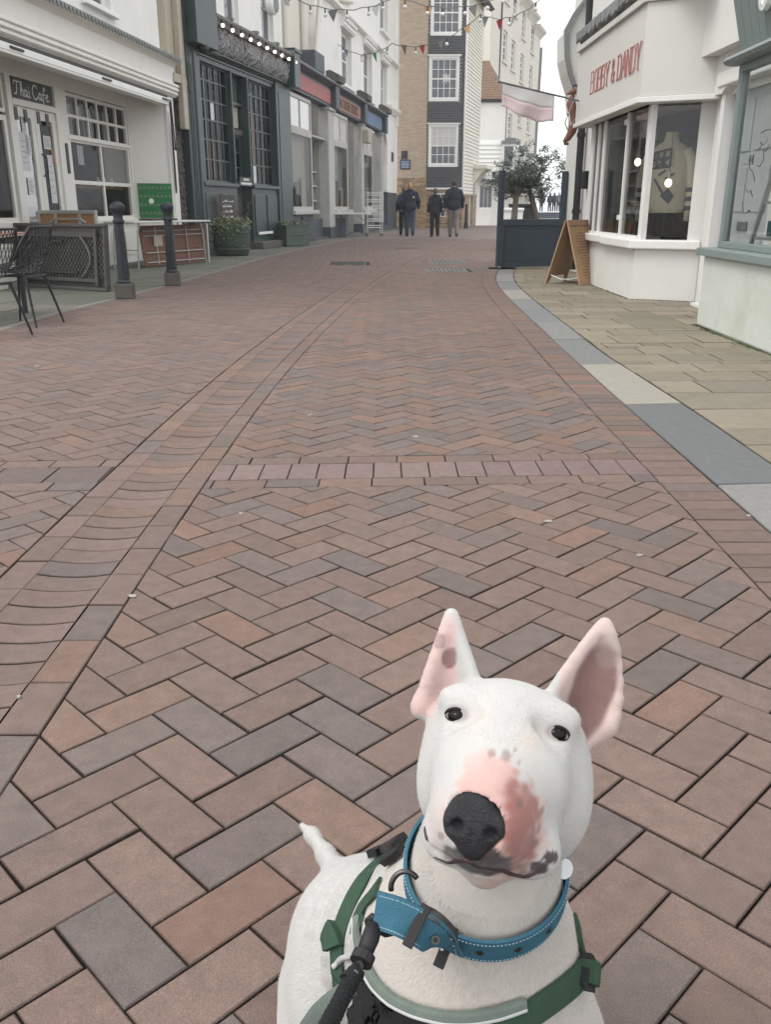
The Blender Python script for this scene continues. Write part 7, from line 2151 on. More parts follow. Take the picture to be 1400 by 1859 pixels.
def nz(V, sc, seed=0.0):
    V = V * sc + seed
    return (np.sin(V[:, 0] * 1.7 + np.sin(V[:, 1] * 2.3)) + np.sin(V[:, 1] * 2.1 + np.sin(V[:, 2] * 1.9)) + np.sin(V[:, 2] * 2.7 + np.sin(V[:, 0] * 1.3))) / 3
def sst(a, b, x):
    t = np.clip((x - a) / (b - a), 0, 1); return t * t * (3 - 2 * t)
def dog_col(V, N):
    L = V - HO
    x, y, z = (L @ HR) * 1000, (L @ HU) * 1000, (L @ HF) * 1000
    nf = N @ HF; nu = N @ HU
    n1 = nz(V, 90.0); n2 = nz(V, 260.0, 3.0); n3 = nz(V, 35.0, 1.0)
    c = np.tile(np.array([[0.46, 0.45, 0.434]]), (len(V), 1)) * (1 + 0.02 * n3)[:, None]
    def mix(col, m): 
        nonlocal c
        m = np.clip(m, 0, 1)[:, None]; c = c * (1 - m) + np.array([col]) * m
    front = sst(-20, 5, z)
    # warm tinge of skin through the thin coat
    mix((0.554, 0.470, 0.386), 0.5 * np.exp(-(((x - 18) / 11) ** 2 + ((y + 8) / 11) ** 2)) * front)
    mix((0.554, 0.487, 0.420), 0.4 * np.exp(-(((x + 20) / 10) ** 2 + ((y - 0) / 12) ** 2)) * front)
    throat = sst(-98, -118, y) * (V[:, 2] > 0.36)
    mix((0.554, 0.483, 0.403), 0.4 * throat)
    mix((0.571, 0.504, 0.437), 0.4 * sst(0.42, 0.36, V[:, 2]) * (V[:, 1] < 0.68))
    # pink muzzle patch
    e = ((x - 3 + 0.12 * (y + 62)) / 34) ** 2 + ((y + 63) / 43) ** 2
    pk = sst(1.15, 0.5, e + 0.22 * n1 + 0.22 * n2) * sst(-5, 15, z)
    mix((0.504, 0.311, 0.277), pk * 0.9)
    e2 = ((x - 19 + 0.14 * (y + 65)) / 14) ** 2 + ((y + 65) / 38) ** 2
    mix((0.25, 0.095, 0.08), 0.86 * sst(1.25, 0.3, e2 + 0.3 * n1 + 0.35 * n2) * sst(-5, 15, z))
    mix((0.538, 0.353, 0.319), 0.7 * sst(1, 0.3, ((x + 8) / 20) ** 2 + ((y + 30) / 12) ** 2 + 0.15 * n2) * front)
    mix((0.571, 0.470, 0.437), 0.5 * sst(1.1, 0.5, ((x + 36) / 9) ** 2 + ((y + 72) / 26) ** 2) * front)
    # black lip, mouth corner and freckles
    mix((0.025, 0.020, 0.020), 0.95 * sst(1.15, 0.8, ((x + 5) / 23) ** 2 + ((y + 90) / 12) ** 2 + 0.25 * n2 + 0.15 * n1) * sst(15, 30, z))
    for (a, b, r1, r2) in ((36, -90, 6.5, 5), (43, -82, 5.5, 4.5)):
        mix((0.042, 0.025, 0.025), 0.95 * sst(1.2, 0.8, ((x - a) / r1) ** 2 + ((y - b) / r2) ** 2 + 0.2 * n2) * sst(-40, -10, z))
    for (a, b, r) in ((9, -16, 1.8), (12, -24, 1.6), (-7, -21, 3), (3, -21, 4), (30, -73, 3.5), (16, -48, 3), (-32, -80, 3), (-25, -92, 5), (32, -52, 2.5), (24, -92, 4)):
        mix((0.168, 0.101, 0.084), 0.55 * sst(1.2, 0.5, ((x - a) / r) ** 2 + ((y - b) / r) ** 2 + 0.25 * n2) * front)
    mix((0.353, 0.202, 0.168), 0.5 * sst(1.1, 0.7, ((x - 2) / 30) ** 2 + ((y + 108) / 6) ** 2 + 0.2 * n1) * sst(-5, 10, z))
    # insides of the ears
    el = sst(-27, -33, x) * sst(16, 24, y + 0.45 * (x + 34)) * sst(-0.05, 0.35, nf) * (y > -8)
    el = sst(-41, -46, x + 0.16 * (y - 20)) * ((y > -6) & (z < -24)).astype(float) * sst(0.0, 0.4, nf) * sst(84, 66, y + 0.0)
    edge = sst(-1, 5, x - (-74 + 0.2 * np.clip(y - 15, 0, 90)))
    mix((0.554, 0.370, 0.344), 0.8 * el)
    mix((0.185, 0.101, 0.097), 0.85 * el * sst(1.15, 0.75, ((x + 53) / 7) ** 2 + ((y - 44) / 9) ** 2 + 0.25 * n1))
    mix((0.252, 0.168, 0.168), 0.6 * el * sst(1.15, 0.75, ((x + 63) / 5.5) ** 2 + ((y - 55) / 7) ** 2 + 0.25 * n1))
    er = ((x > 36) & (y > -10) & (z < -34)).astype(float) * sst(0.0, 0.35, nf) * ((y > 34 - 1.2 * (x - 36)) | (x > 62))
    mix((0.521, 0.378, 0.344), 0.75 * er)
    mix((0.168, 0.088, 0.080), 0.92 * er * sst(1.2, 0.7, ((x - 64 - 0.12 * (y - 40)) / 17) ** 2 + ((y - 37) / 42) ** 2 + 0.12 * n1))
    mix((0.252, 0.210, 0.193), 0.45 * er * sst(1.1, 0.6, ((x - 72) / 12) ** 2 + ((y - 72) / 16) ** 2))
    # dark skin round the eyes
    for sx in (-1, 1):
        mix((0.168, 0.126, 0.118), 0.55 * sst(1.2, 0.5, ((x - 38 * sx) / 10) ** 2 + ((y - 1) / 7) ** 2) * sst(-30, -10, z))
    tail = (V[:, 1] > 1.0) & (V[:, 2] > 0.1)
    mix((0.554, 0.462, 0.361), 0.5 * sst(1.0, 1.12, V[:, 1]))
    return c
MAT['fur'] = M('short_white_fur', (0.75, 0.73, 0.7), 0.8, 0.035, 60, 0.0, attr='tone', spec=0.25)
def fur_bump(m):
    nt = m.node_tree; L = nt.links
    b = nt.nodes['Principled BSDF']
    tc = nd(nt, 'ShaderNodeTexCoord')
    mp = nd(nt, 'ShaderNodeMapping'); mp.inputs['Scale'].default_value = (1.0, 1.0, 0.28)
    L.new(tc.outputs['Object'], mp.inputs['Vector'])
    n = nd(nt, 'ShaderNodeTexNoise', Scale=520.0, Detail=4.0, Roughness=0.7)
    L.new(mp.outputs[0], n.inputs['Vector'])
    bp = nd(nt, 'ShaderNodeBump'); bp.inputs['Strength'].default_value = 0.35; bp.inputs['Distance'].default_value = 0.002
    L.new(n.outputs['Fac'], bp.inputs['Height']); L.new(bp.outputs[0], b.inputs['Normal'])
    b.inputs['Subsurface Weight'].default_value = 0.08
    b.inputs['Subsurface Radius'].default_value = (0.01, 0.005, 0.003)
    b.inputs['Sheen Weight'].default_value = 0.25
fur_bump(MAT['fur'])
dbody = D.build('body', MAT['fur'], dog, 3, dog_col)
dm = dbody.data
bvh = BVHTree.FromPolygons([v.co.copy() for v in dm.vertices], [tuple(p.vertices) for p in dm.polygons])
CAM0 = Vector((0, 0, 1.0))
def onto(px, py, off=0.0):
    d = Vector(cray(px, py)).normalized()
    h_ = bvh.ray_cast(CAM0, d)
    if h_[0] is None: return None
    n_ = h_[1]
    if n_.dot(d) > 0: n_ = -n_
    return h_[0] + n_ * off, n_
# nose leather
Nz = SDF(hd(-10, -64, 70) - 0.06, hd(-10, -64, 70) + 0.06, 0.0016)
def ne(c, r, k=5, op='add'): Nz.ell(hd(*c), mm(*r), k * 0.001, HM, op)
ne((-12, -55, 67), (18, 14, 18), 6); ne((-11, -68, 68), (18, 17, 18), 8)
ne((-25, -67, 69), (7, 11, 13), 6); ne((4, -66, 71), (7.5, 11, 13), 6)
ne((-9, -81, 64), (12, 10, 14), 6)
ne((-22, -69, 84), (4.6, 4.0, 9), 3, 'sub'); ne((1, -70, 86), (5, 4.2, 9), 3, 'sub')
ne((-31, -73, 80), (5, 2.2, 6), 3, 'sub'); ne((10, -75, 77), (5, 2.2, 6), 3, 'sub')
ne((-11, -78, 88), (1.3, 12, 6), 3, 'sub')
MAT['nose'] = M('black_nose_leather', (0.016, 0.016, 0.019), 0.5, 0.3, 30, 0.5, 500, spec=0.45)
Nz.build('nose', MAT['nose'], dog, 2)
# eyes with lids
MAT['eye'] = M('dark_brown_eye', (0.006, 0.004, 0.003), 0.16, 0.2, 40, 0, spec=0.22)
MAT['lid'] = M('dark_eyelid', (0.012, 0.008, 0.008), 0.95, 0.2, 60, 0.1)
for (px, py, sx) in ((829, 1299, -1), (1013, 1332, 1)):
    q = onto(px, py)
    if q is None: continue
    p, n_ = q
    n_ = (n_ * 0.5 + Vector(HF) * 0.5).normalized()
    c = p - n_ * 0.0030
    a1 = n_.cross(Vector(HR)).normalized(); a0 = a1.cross(n_).normalized()
    eb = MB().ball((0, 0, 0), (0.0074, 0.0059, 0.0056), 24, 16).build('eye', MAT['eye'], dog, smooth=True)
    eb.matrix_local = Matrix.Translation(c) @ Matrix((a0, a1, n_)).transposed().to_4x4()
    for up_, nm, r_, mt in ((1, 'upper_eyelid', 0.0015, MAT['lid']), (-1, 'lower_eyelid', 0.0007, MAT['lid'])):
        pts = []
        for i in range(15):
            t = math.pi * i / 14
            w = 0.0090 * math.cos(t); h_ = up_ * (0.0050 if up_ > 0 else 0.0047) * math.sin(t)
            v = a0 * w + a1 * h_
            q2 = 1 - (w / 0.0076) ** 2 - (h_ / 0.0061) ** 2
            pts.append(c + v + n_ * max(0.0026, 0.0056 * math.sqrt(max(q2, 0))))
        MB().tube(pts, [r_ * (0.5 + 0.5 * math.sin(math.pi * i / 14)) for i in range(15)], 8).build(nm, mt, dog, smooth=True)
# mouth line
def drape_tube(pts, r, name, mat, off=0.0, sub=6):
    full = []
    for a, b in zip(pts[:-1], pts[1:]):
        for i in range(sub): full.append((a[0] + (b[0] - a[0]) * i / sub, a[1] + (b[1] - a[1]) * i / sub))
    full.append(pts[-1])
    P_ = [q[0] for q in (onto(px, py, off) for px, py in full) if q]
    P_ = [P_[0]] + [(P_[i - 1] + P_[i] * 2 + P_[i + 1]) / 4 for i in range(1, len(P_) - 1)] + [P_[-1]]
    n = len(P_)
    return MB().tube(P_, [r * (0.35 + 0.65 * min(1, 5 * i / n, 5 * (n - 1 - i) / n)) for i in range(n)], 8).build(name, mat, dog, smooth=True)
MAT['lip'] = M('dark_lip', (0.045, 0.025, 0.024), 0.45, 0.25, 60, 0.2, 300)
drape_tube([(789, 1556), (814, 1566), (845, 1560), (868, 1572), (909, 1578), (928, 1586), (953, 1591), (972, 1585), (984, 1578)], 0.0017, 'mouth_line', MAT['lip'])
drape_tube([(771, 1500), (774, 1515), (777, 1528)], 0.0017, 'cheek_fold', MAT['lip'], -0.0004)

# short coat: single hairs lying back along the body
def coat():
    nv = len(dm.vertices); npol = len(dm.polygons)
    co = np.empty(nv * 3, np.float32); dm.vertices.foreach_get('co', co); co = co.reshape(-1, 3)
    no = np.empty(nv * 3, np.float32); dm.vertices.foreach_get('normal', no); no = no.reshape(-1, 3)
    tn = np.empty(nv * 4, np.float32); dm.color_attributes['tone'].data.foreach_get('color', tn); tn = tn.reshape(-1, 4)[:, :3]
    vi = np.empty(npol * 4, np.int32); dm.loops.foreach_get('vertex_index', vi); vi = vi.reshape(-1, 4)
    rg = np.random.default_rng(5)
    C = co[vi].mean(1)
    see = (C[:, 2] > 0.06)
    L = C - HO
    hx, hy, hz = (L @ HR) * 1000, (L @ HU) * 1000, (L @ HF) * 1000
    nose = (((hx + 11) / 25) ** 2 + ((hy + 66) / 25) ** 2 < 1) & (hz > 45)
    eye = ((np.abs(hx) - 38) ** 2 + (hy - 0) ** 2 < 81) & (hz > -15)
    ids = np.nonzero(see & ~nose & ~eye)[0]
    ids = np.repeat(ids, 2)
    w = rg.dirichlet((1, 1, 1, 1), len(ids)).astype(np.float32)
    P = (co[vi[ids]] * w[:, :, None]).sum(1); N = (no[vi[ids]] * w[:, :, None]).sum(1)
    T = (tn[vi[ids]] * w[:, :, None]).sum(1)
    N /= np.linalg.norm(N, axis=1)[:, None] + 1e-9
    L = P - HO
    hx, hy, hz = (L @ HR) * 1000, (L @ HU) * 1000, (L @ HF) * 1000
    head = (P[:, 2] > 0.47) & (hz > -75)
    flow = np.where(head[:, None], (-HF + 0.15 * HU)[None, :] + (P - (HO + HF * 0.1)) * 4.0, np.array([[-0.1, 0.55, -0.9]]))
    flow = flow + rg.normal(0, 0.22, flow.shape)
    flow -= N * (flow * N).sum(1)[:, None]
    flow /= np.linalg.norm(flow, axis=1)[:, None] + 1e-9
    muz = head & (hz > 20) & (hy < -15)
    earm = head & (hy > 26)
    ln = np.where(head, np.where(muz, 0.0012, np.where(earm, 0.0013, 0.0025)), 0.0050) * rg.uniform(0.7, 1.3, len(P))
    lift = np.where(head, 0.27, 0.22) * rg.uniform(0.5, 1.6, len(P))
    wd = np.where(head, 0.00016, 0.00022)
    S = np.cross(N, flow)
    tip = P + flow * ln[:, None] + N * (ln * lift)[:, None]
    a = P - S * wd[:, None] - N * 0.0002; b = P + S * wd[:, None] - N * 0.0002
    V = np.stack([a, b, tip], 1).reshape(-1, 3)
    wht = np.array([[0.47, 0.46, 0.443]])
    q = rg.uniform(0, 1, (len(P), 1)) * np.where(muz | earm, 0.15, 0.3)[:, None]
    T = (T * (1 - q) + wht * q) * rg.uniform(0.8, 1.12, (len(P), 1))
    n = len(P)
    me = bpy.data.meshes.new('coat_hair')
    me.vertices.add(n * 3); me.vertices.foreach_set('co', V.astype(np.float32).ravel())
    me.loops.add(n * 3); me.loops.foreach_set('vertex_index', np.arange(n * 3, dtype=np.int32))
    me.polygons.add(n); me.polygons.foreach_set('loop_start', np.arange(0, n * 3, 3, dtype=np.int32)); me.polygons.foreach_set('loop_total', np.full(n, 3, np.int32))
    me.update(calc_edges=True)
    at = me.color_attributes.new('tone', 'FLOAT_COLOR', 'POINT')
    cc = np.ones((n * 3, 4), np.float32); cc[:, :3] = np.repeat(T, 3, 0)
    at.data.foreach_set('color', cc.ravel())
    m = M('hair', (0.7, 0.7, 0.7), 0.75, 0.0, 5, 0, attr='tone', spec=0.15)
    me.materials.append(m)
    o = bpy.data.objects.new('coat_hair', me); COL.objects.link(o); o.parent = dog; o['kind'] = 'stuff'
    print('hairs', n)
coat()
# ---------------------------------------------------------------- straps
def webbing(name, col, scale=900.0, rough=0.8, lines=(1, 0, 0)):
    m = M(name, col, rough, 0.1, 60, 0, spec=0.25)
    nt = m.node_tree; L = nt.links; b = nt.nodes['Principled BSDF']
    tc = nd(nt, 'ShaderNodeTexCoord')
    v = nd(nt, 'ShaderNodeTexVoronoi', Scale=scale)
    L.new(tc.outputs['Object'], v.inputs['Vector'])
    bp = nd(nt, 'ShaderNodeBump'); bp.inputs['Strength'].default_value = 0.5; bp.inputs['Distance'].default_value = 0.001
    L.new(v.outputs['Distance'], bp.inputs['Height']); L.new(bp.outputs[0], b.inputs['Normal'])
    return m
MAT['blueweb'] = webbing('blue_webbing', (0.04, 0.125, 0.18))
MAT['greenweb'] = webbing('green_webbing', (0.035, 0.07, 0.044))
MAT['greyweb'] = webbing('grey_green_piping', (0.15, 0.18, 0.155))
MAT['pipe'] = M('pale_grey_piping', (0.42, 0.43, 0.42), 0.6, 0.08, 40)
MAT['mesh'] = webbing('black_mesh_fabric', (0.012, 0.013, 0.014), 420.0)
MAT['buckle'] = M('black_buckle', (0.012, 0.012, 0.013), 0.6, 0.2, 20, 0.03)
MAT['gun'] = M('gunmetal', (0.1, 0.095, 0.095), 0.4, 0.1, 20, 0.02, metal=0.9)
MAT['stitch'] = M('pale_stitching', (0.3, 0.42, 0.48), 0.8)
def smooth_pts(P_, k=2):
    for _ in range(k):
        P_ = [P_[0]] + [(P_[i - 1] + P_[i] * 2 + P_[i + 1]) / 4 for i in range(1, len(P_) - 1)] + [P_[-1]]
    return P_
def strap(points, normals, width, thick, name, mat, parent=None, closed=False):
    """a flat band: points on the body, normals pointing outward"""
    m = MB(); n = len(points); o = []
    for i in range(n):
        a = points[(i - 1) % n] if closed or i else points[0]; b = points[(i + 1) % n] if closed or i < n - 1 else points[-1]
        t = (b - a).normalized(); nn = normals[i].normalized(); s = nn.cross(t).normalized(); nn = t.cross(s).normalized()
        if nn.dot(normals[i]) < 0: nn = -nn
        w = width[i] if isinstance(width, (list, tuple)) else width
        p = points[i]
        m.v += [tuple(p - s * w / 2), tuple(p - s * w / 2 + nn * thick), tuple(p - s * w * 0.25 + nn * thick * 1.15), tuple(p + s * w * 0.25 + nn * thick * 1.15), tuple(p + s * w / 2 + nn * thick), tuple(p + s * w / 2)]
    for i in range(n if closed else n - 1):
        j = (i + 1) % n
        for k in range(6): m.f.append((i * 6 + k, i * 6 + (k + 1) % 6, j * 6 + (k + 1) % 6, j * 6 + k))
    if not closed:
        m.f.append(tuple(range(6))); m.f.append(tuple((n - 1) * 6 + k for k in range(5, -1, -1)))
    return m.build(name, mat, parent)
# collar ring
AX = Vector((-0.03, -0.30, 1.0)).normalized(); CC = Vector((0.086, 0.612, 0.458))
e0 = AX.orthogonal().normalized(); e1_ = AX.cross(e0)
ring, rn_ = [], []
for i in range(72):
    a = 2 * math.pi * i / 72; d = e0 * math.cos(a) + e1_ * math.sin(a)
    h_ = bvh.ray_cast(CC + d * 0.3, -d)
    ring.append(h_[0] + d * 0.002 if h_[0] else CC + d * 0.075); rn_.append(d)
ring = [(ring[i - 1] + ring[i] * 2 + ring[(i + 1) % 72]) / 4 for i in range(72)]
collar = thing('collar', 'blue webbing collar with pale stitching and a black buckle round the white dog', 'collar', (0, 0, 0))
strap(ring, rn_, 0.029, 0.0028, 'band', MAT['blueweb'], collar, True)
for sgn in (-1, 1):
    stm = MB()
    for i in range(72):
        for q in (0.1, 0.6):
            j = (i + 1) % 72
            a = ring[i].lerp(ring[j], q) + rn_[i] * 0.0033 + AX * (0.0115 * sgn); b = ring[i].lerp(ring[j], q + 0.3) + rn_[i] * 0.0033 + AX * (0.0115 * sgn)
            stm.bar(a, b, 0.0008, 0.0006)
    stm.build('stitching', MAT['stitch'], collar)
# ring side facing the camera: eyelets, buckle and the doubled strap end
def on_ring(px):       # the ring sample whose picture column is nearest, on the near side
    best = None
    for i in range(72):
        if ring[i].y < CC.y + 0.01:
            q = P2(*ring[i])
            if best is None or abs(q[0] - px) < best[0]: best = (abs(q[0] - px), i)
    return best[1]
for px in (871, 934, 990):
    i = on_ring(px)
    MB().lathe([(0.0032, 0), (0.0032, 0.0009), (0.0018, 0.0009)], ring[i] + rn_[i] * 0.003, 14, rn_[i]).build('eyelet', MAT['gun'], collar)
    MB().lathe([(0.0018, 0), (0.0018, 0.0012)], ring[i] + rn_[i] * 0.003, 10, rn_[i]).build('eyelet_hole', MAT['buckle'], collar)
ia = on_ring(824); ib = on_ring(772)
A_ = ring[ia] + rn_[ia] * 0.0035; B_ = ring[ib] + rn_[ib] * 0.006
tabpts = [A_ + rn_[ia] * 0.002, Vector(wp(795, 1706, 0.640)), Vector(wp(757, 1678, 0.632)), Vector(wp(718, 1660, 0.632)), Vector(wp(684, 1650, 0.638))]
tn_ = [rn_[ia]] + [((CAM0 - q).normalized() + Vector((0, -0.2, -0.25))).normalized() for q in tabpts[1:]]
B_ = tabpts[2] - tn_[2] * 0.004
def dens(P_, N_, k=5):
    p, n = [], []
    for i in range(len(P_) - 1):
        for j in range(k):
            t = j / k; p.append(P_[i].lerp(P_[i + 1], t)); n.append(N_[i].lerp(N_[i + 1], t))
    p.append(P_[-1]); n.append(N_[-1])
    return smooth_pts(p, 3), n
tp, tn2 = dens(tabpts, tn_)
strap(tp, tn2, 0.026, 0.003, 'strap_end', MAT['blueweb'], collar)
for sgn in (-1, 1):
    stm = MB()
    for i in range(len(tp) - 1):
        t_ = (tp[i + 1] - tp[i]).normalized(); sd_ = tn2[i].cross(t_).normalized()
        for q in (0.05, 0.55):
            stm.bar(tp[i].lerp(tp[i + 1], q) + tn2[i] * 0.0034 + sd_ * (0.0105 * sgn), tp[i].lerp(tp[i + 1], q + 0.3) + tn2[i] * 0.0034 + sd_ * (0.0105 * sgn), 0.0008, 0.0006)
    stm.build('stitching', MAT['stitch'], collar)
def frame_bar(p, t, n_, w, h_, th, nm, mat, par):
    m = MB(); t = (t - n_ * t.dot(n_)).normalized(); s = n_.cross(t).normalized()
    c8 = []
    for z in (0, th):
        for (i, j) in ((-1, -1), (1, -1), (1, 1), (-1, 1)): c8.append(p + t * (w / 2 * i) + s * (h_ / 2 * j) + n_ * z)
    m.add(c8, [(0, 3, 2, 1), (4, 5, 6, 7), (0, 1, 5, 4), (1, 2, 6, 5), (2, 3, 7, 6), (3, 0, 4, 7)])
    return m.build(nm, mat, par, bevel=0.0008)
tt0 = (B_ - A_).normalized()
frame_bar(tabpts[0] + rn_[ia] * 0.005 + AX * 0.007, ring[(ia + 1) % 72] - ring[ia - 1], (CAM0 - tabpts[0]).normalized(), 0.009, 0.032, 0.004, 'buckle_frame', MAT['buckle'], collar)
frame_bar(tabpts[2] + tn_[2] * 0.003, tabpts[3] - tabpts[1], (CAM0 - tabpts[2]).normalized(), 0.008, 0.031, 0.003, 'buckle_frame', MAT['buckle'], collar)
pl_pts = [Vector(wp(826, 1702, 0.652)), Vector(wp(808, 1678, 0.64)), Vector(wp(785, 1660, 0.634)), Vector(wp(764, 1652, 0.634))]
pn_ = [((CAM0 - q).normalized() + Vector((0.2, 0, 0.5))).normalized() for q in pl_pts]
pp_, pn2 = dens(pl_pts, pn_, 4)
strap(pp_, pn2, 0.008, 0.002, 'buckle_plate', MAT['gun'], collar)
MB().tube([A_ + rn_[ia] * 0.005 - tt0 * 0.002, A_ + rn_[ia] * 0.007 + tt0 * 0.012], 0.0014, 8).build('buckle_prong', MAT['alu'], collar)
for q in (0.45,):
    p = tabpts[1] + tn_[1] * 0.003 + tt0 * 0.006
    MB().lathe([(0.0032, 0), (0.0032, 0.0009), (0.0018, 0.0009)], p, 14, tn_[1]).build('eyelet', MAT['gun'], collar)
    MB().lathe([(0.0018, 0), (0.0018, 0.0012)], p, 10, tn_[1]).build('eyelet_hole', MAT['buckle'], collar)
# D ring above the strap end
dr_ = [Vector(wp(736 + 26 * math.cos(t), 1612 + 30 * math.sin(t), 0.665)) for t in [math.pi * (0.95 + 0.85 * i / 12) for i in range(13)]]
MB().tube(dr_, 0.0022, 8).build('d_ring', MAT['gun'], collar, smooth=True)
# name tag
tg_ = thing('name_tag', 'small round white tag hanging at the right side of the blue collar', 'tag', tuple(wp(1024, 1577, 0.735)))
MB().lathe([(0.0082, 0), (0.0085, 0.0006), (0.0082, 0.0014)], (0, 0, 0), 20, (0.35, -0.8, 0.45)).build('disc', MAT['paper'], tg_)

# harness
hn = thing('harness', 'green and black mesh harness with grey green piping on the white dog', 'harness', (0, 0, 0))
def drape(pts, width, thick, name, mat, off=0.001, sub=6, parent=hn):
    P_, N_ = [], []
    for a, b in zip(pts[:-1], pts[1:]):
        for i in range(sub):
            q = onto(a[0] + (b[0] - a[0]) * i / sub, a[1] + (b[1] - a[1]) * i / sub, off)
            if q: P_.append(q[0]); N_.append(q[1])
    q = onto(*pts[-1], off)
    if q: P_.append(q[0]); N_.append(q[1])
    if len(P_) < 3: return None
    P_ = smooth_pts(P_, 4); N_ = smooth_pts(N_, 6)
    return strap(P_, N_, width, thick, name, mat, parent)
def patch(rows, off, name, mat):
    g, ok = [], True
    m = MB()
    for r in rows:
        line = []
        for (px, py) in r:
            q = onto(px, py, off); line.append(q[0] if q else None)
        g.append(line)
    for i in range(len(g) - 1):
        for j in range(len(g[0]) - 1):
            q = [g[i][j], g[i][j + 1], g[i + 1][j + 1], g[i + 1][j]]
            if all(v is not None for v in q) and max((q[k] - q[k - 1]).length for k in range(4)) < 0.05: m.add(q, [(0, 1, 2, 3)])
    bmx = bmesh.new()
    tmp = m.mesh('tmp'); bmx.from_mesh(tmp); bpy.data.meshes.remove(tmp)
    bmesh.ops.remove_doubles(bmx, verts=bmx.verts, dist=1e-5)
    seen, best = set(), []
    for f0 in bmx.faces:
        if f0 in seen: continue
        st_, isl = [f0], []
        seen.add(f0)
        while st_:
            f1 = st_.pop(); isl.append(f1)
            for e_ in f1.edges:
                for f2 in e_.link_faces:
                    if f2 not in seen: seen.add(f2); st_.append(f2)
        if len(isl) > len(best): best = isl
    keep = set(best)
    bmesh.ops.delete(bmx, geom=[f for f in bmx.faces if f not in keep], context='FACES')
    me_ = bpy.data.meshes.new(name); bmx.to_mesh(me_); bmx.free()
    me_.materials.append(mat); me_.polygons.foreach_set('use_smooth', [True] * len(me_.polygons))
    o = put(me_, name, hn)
    so = o.modifiers.new('pad', 'SOLIDIFY'); so.thickness = 0.004; so.offset = 0
    return o
edge_ = [(652, 1665), (655, 1700), (668, 1745), (690, 1785), (720, 1812), (760, 1830), (810, 1841), (860, 1840), (905, 1830), (950, 1815)]
ed = []
for a, b in zip(edge_[:-1], edge_[1:]):
    for i in range(4): ed.append((a[0] + (b[0] - a[0]) * i / 4, a[1] + (b[1] - a[1]) * i / 4))
ed.append(edge_[-1])
rows = []
for k in range(11):
    t = k / 10
    rows.append([(px + (-70 * t if px < 720 else 0) + 0.0, py + (150 if px > 700 else 150 * max(0.35, (px - 600) / 100.0)) * t + 6) for px, py in ed])
patch(rows, 0.003, 'chest_panel', MAT['mesh'])
patch([[(622 + 46 * j / 5, 1738 + 5 * (5 - j) + (1950 - 1738) * i / 8) for j in range(6)] for i in range(9)], 0.0035, 'side_panel', MAT['mesh'])
drape(edge_, 0.010, 0.004, 'piping_edge', MAT['greyweb'], 0.003)
def sh_(pts, dx, dy): return [(a + dx, b + dy) for a, b in pts]
drape([(648, 1668), (650, 1704), (662, 1750), (684, 1791), (716, 1820), (758, 1839), (810, 1851), (862, 1850), (908, 1840), (950, 1824)], 0.003, 0.0045, 'pale_piping', MAT['pipe'], 0.003)
drape([(612, 1752), (630, 1738), (652, 1735), (664, 1745)], 0.005, 0.005, 'pale_piping', MAT['pipe'], 0.003)
drape([(742, 1535), (700, 1556), (665, 1590), (640, 1632), (622, 1675), (613, 1712), (615, 1760), (616, 1800)], 0.017, 0.003, 'green_strap', MAT['greenweb'])
drape([(690, 1612), (668, 1640), (655, 1672), (650, 1700)], 0.022, 0.003, 'green_strap', MAT['greenweb'])
drape([(738, 1537), (722, 1543), (706, 1550), (690, 1556), (678, 1562)], 0.016, 0.009, 'back_buckle', MAT['buckle'], 0.003)
drape([(738, 1550), (728, 1558), (716, 1566), (708, 1570)], 0.010, 0.007, 'back_buckle', MAT['buckle'], 0.003)
drape([(604, 1690), (610, 1706), (612, 1722)], 0.024, 0.009, 'slider', MAT['greenweb'], 0.002)
drape([(1036, 1625), (1042, 1660), (1048, 1700), (1056, 1740)], 0.016, 0.003, 'green_strap', MAT['greenweb'])
drape([(1058, 1755), (1040, 1778), (1010, 1802), (975, 1826), (940, 1850), (905, 1874)], 0.026, 0.0035, 'green_strap', MAT['greenweb'], 0.002)
drape([(1052, 1738), (1052, 1755), (1050, 1775), (1048, 1790)], 0.026, 0.010, 'side_buckle', MAT['buckle'], 0.003)
drape([(1050, 1746), (1049, 1764), (1047, 1782)], 0.017, 0.014, 'slider', MAT['greenweb'], 0.004)

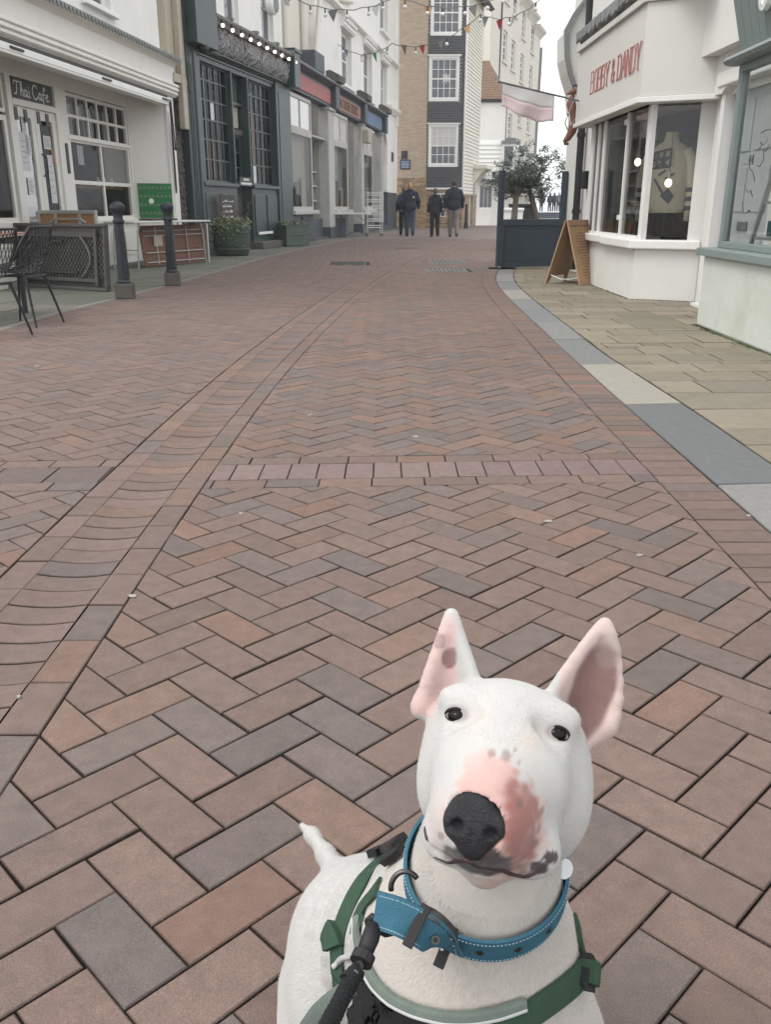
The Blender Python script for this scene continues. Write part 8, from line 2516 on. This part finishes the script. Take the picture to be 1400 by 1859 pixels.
# lead with clip
ld = thing('lead', 'black braided lead with a swivel clip fastened to the blue collar', 'lead', (0, 0, 0))
w_ = lambda px, py, d: Vector(wp(px, py, d))
MB().tube([w_(672, 1690, .645), w_(668, 1672, .64), w_(676, 1664, .637), w_(686, 1672, .637), w_(690, 1690, .637), w_(700, 1695, .64), w_(722, 1690, .645)], 0.0028, 8).build('hook', MAT['buckle'], ld, smooth=True)
MB().tube([w_(680, 1678, .637), w_(672, 1705, .63), w_(660, 1735, .62)], [0.006, 0.0068, 0.006], 10).build('clip_body', MAT['buckle'], ld, smooth=True)
MB().tube([w_(662, 1732, .62), w_(655, 1748, .615)], [0.0085, 0.0085], 12).build('swivel', MAT['buckle'], ld)
MB().tube([w_(655, 1748, .615), w_(640, 1762, .61), w_(625, 1775, .60), w_(630, 1785, .60), w_(648, 1765, .605)], 0.0035, 8).build('swivel_loop', MAT['gun'], ld)
cp_ = [w_(648, 1762, .61), w_(630, 1795, .595), w_(612, 1830, .575), w_(596, 1862, .555), w_(575, 1905, .52), w_(540, 1980, .46)]
cpd = smooth_pts([cp_[i].lerp(cp_[i + 1], j / 12) for i in range(5) for j in range(12)], 3)
brd = MB()
for ph in range(3):
    pts = []
    for i, p in enumerate(cpd):
        a = i * 0.75 + ph * 2.09
        t = (cpd[min(i + 1, len(cpd) - 1)] - cpd[max(i - 1, 0)]).normalized(); s1 = t.cross(Vector((0, 0, 1))).normalized(); s2 = t.cross(s1)
        pts.append(p + s1 * 0.0034 * math.cos(a) + s2 * 0.0034 * math.sin(a))
    brd.tube(pts, 0.0032, 6)
brd.build('braided_cord', MAT['mesh'], ld, smooth=True)
gl_ = smooth_pts([w_(640, 1790, .60), w_(600, 1815, .60), w_(575, 1838, .59), w_(556, 1865, .575), w_(530, 1930, .53)], 1)
strap(*[q for q in dens(gl_, [(CAM0 - p).normalized() for p in gl_])], 0.012, 0.002, 'grey_handle_strap', MAT['greyweb'], ld)

# ================================================================ thin sea haze over the whole street
hz = MB().box(-60, 60, -6, 92, -1.6, 19.5).build('haze', None)
hm = bpy.data.materials.new('sea_haze'); hm.use_nodes = True
hm.node_tree.nodes.clear()
ho = nd(hm.node_tree, 'ShaderNodeOutputMaterial'); hv = nd(hm.node_tree, 'ShaderNodeVolumePrincipled')
hv.inputs['Color'].default_value = (0.93, 0.95, 0.97, 1); hv.inputs['Density'].default_value = 0.0014
hm.node_tree.links.new(hv.outputs[0], ho.inputs['Volume'])
hz.data.materials.append(hm)
tag(hz, kind='stuff', label='thin pale sea haze filling the street')
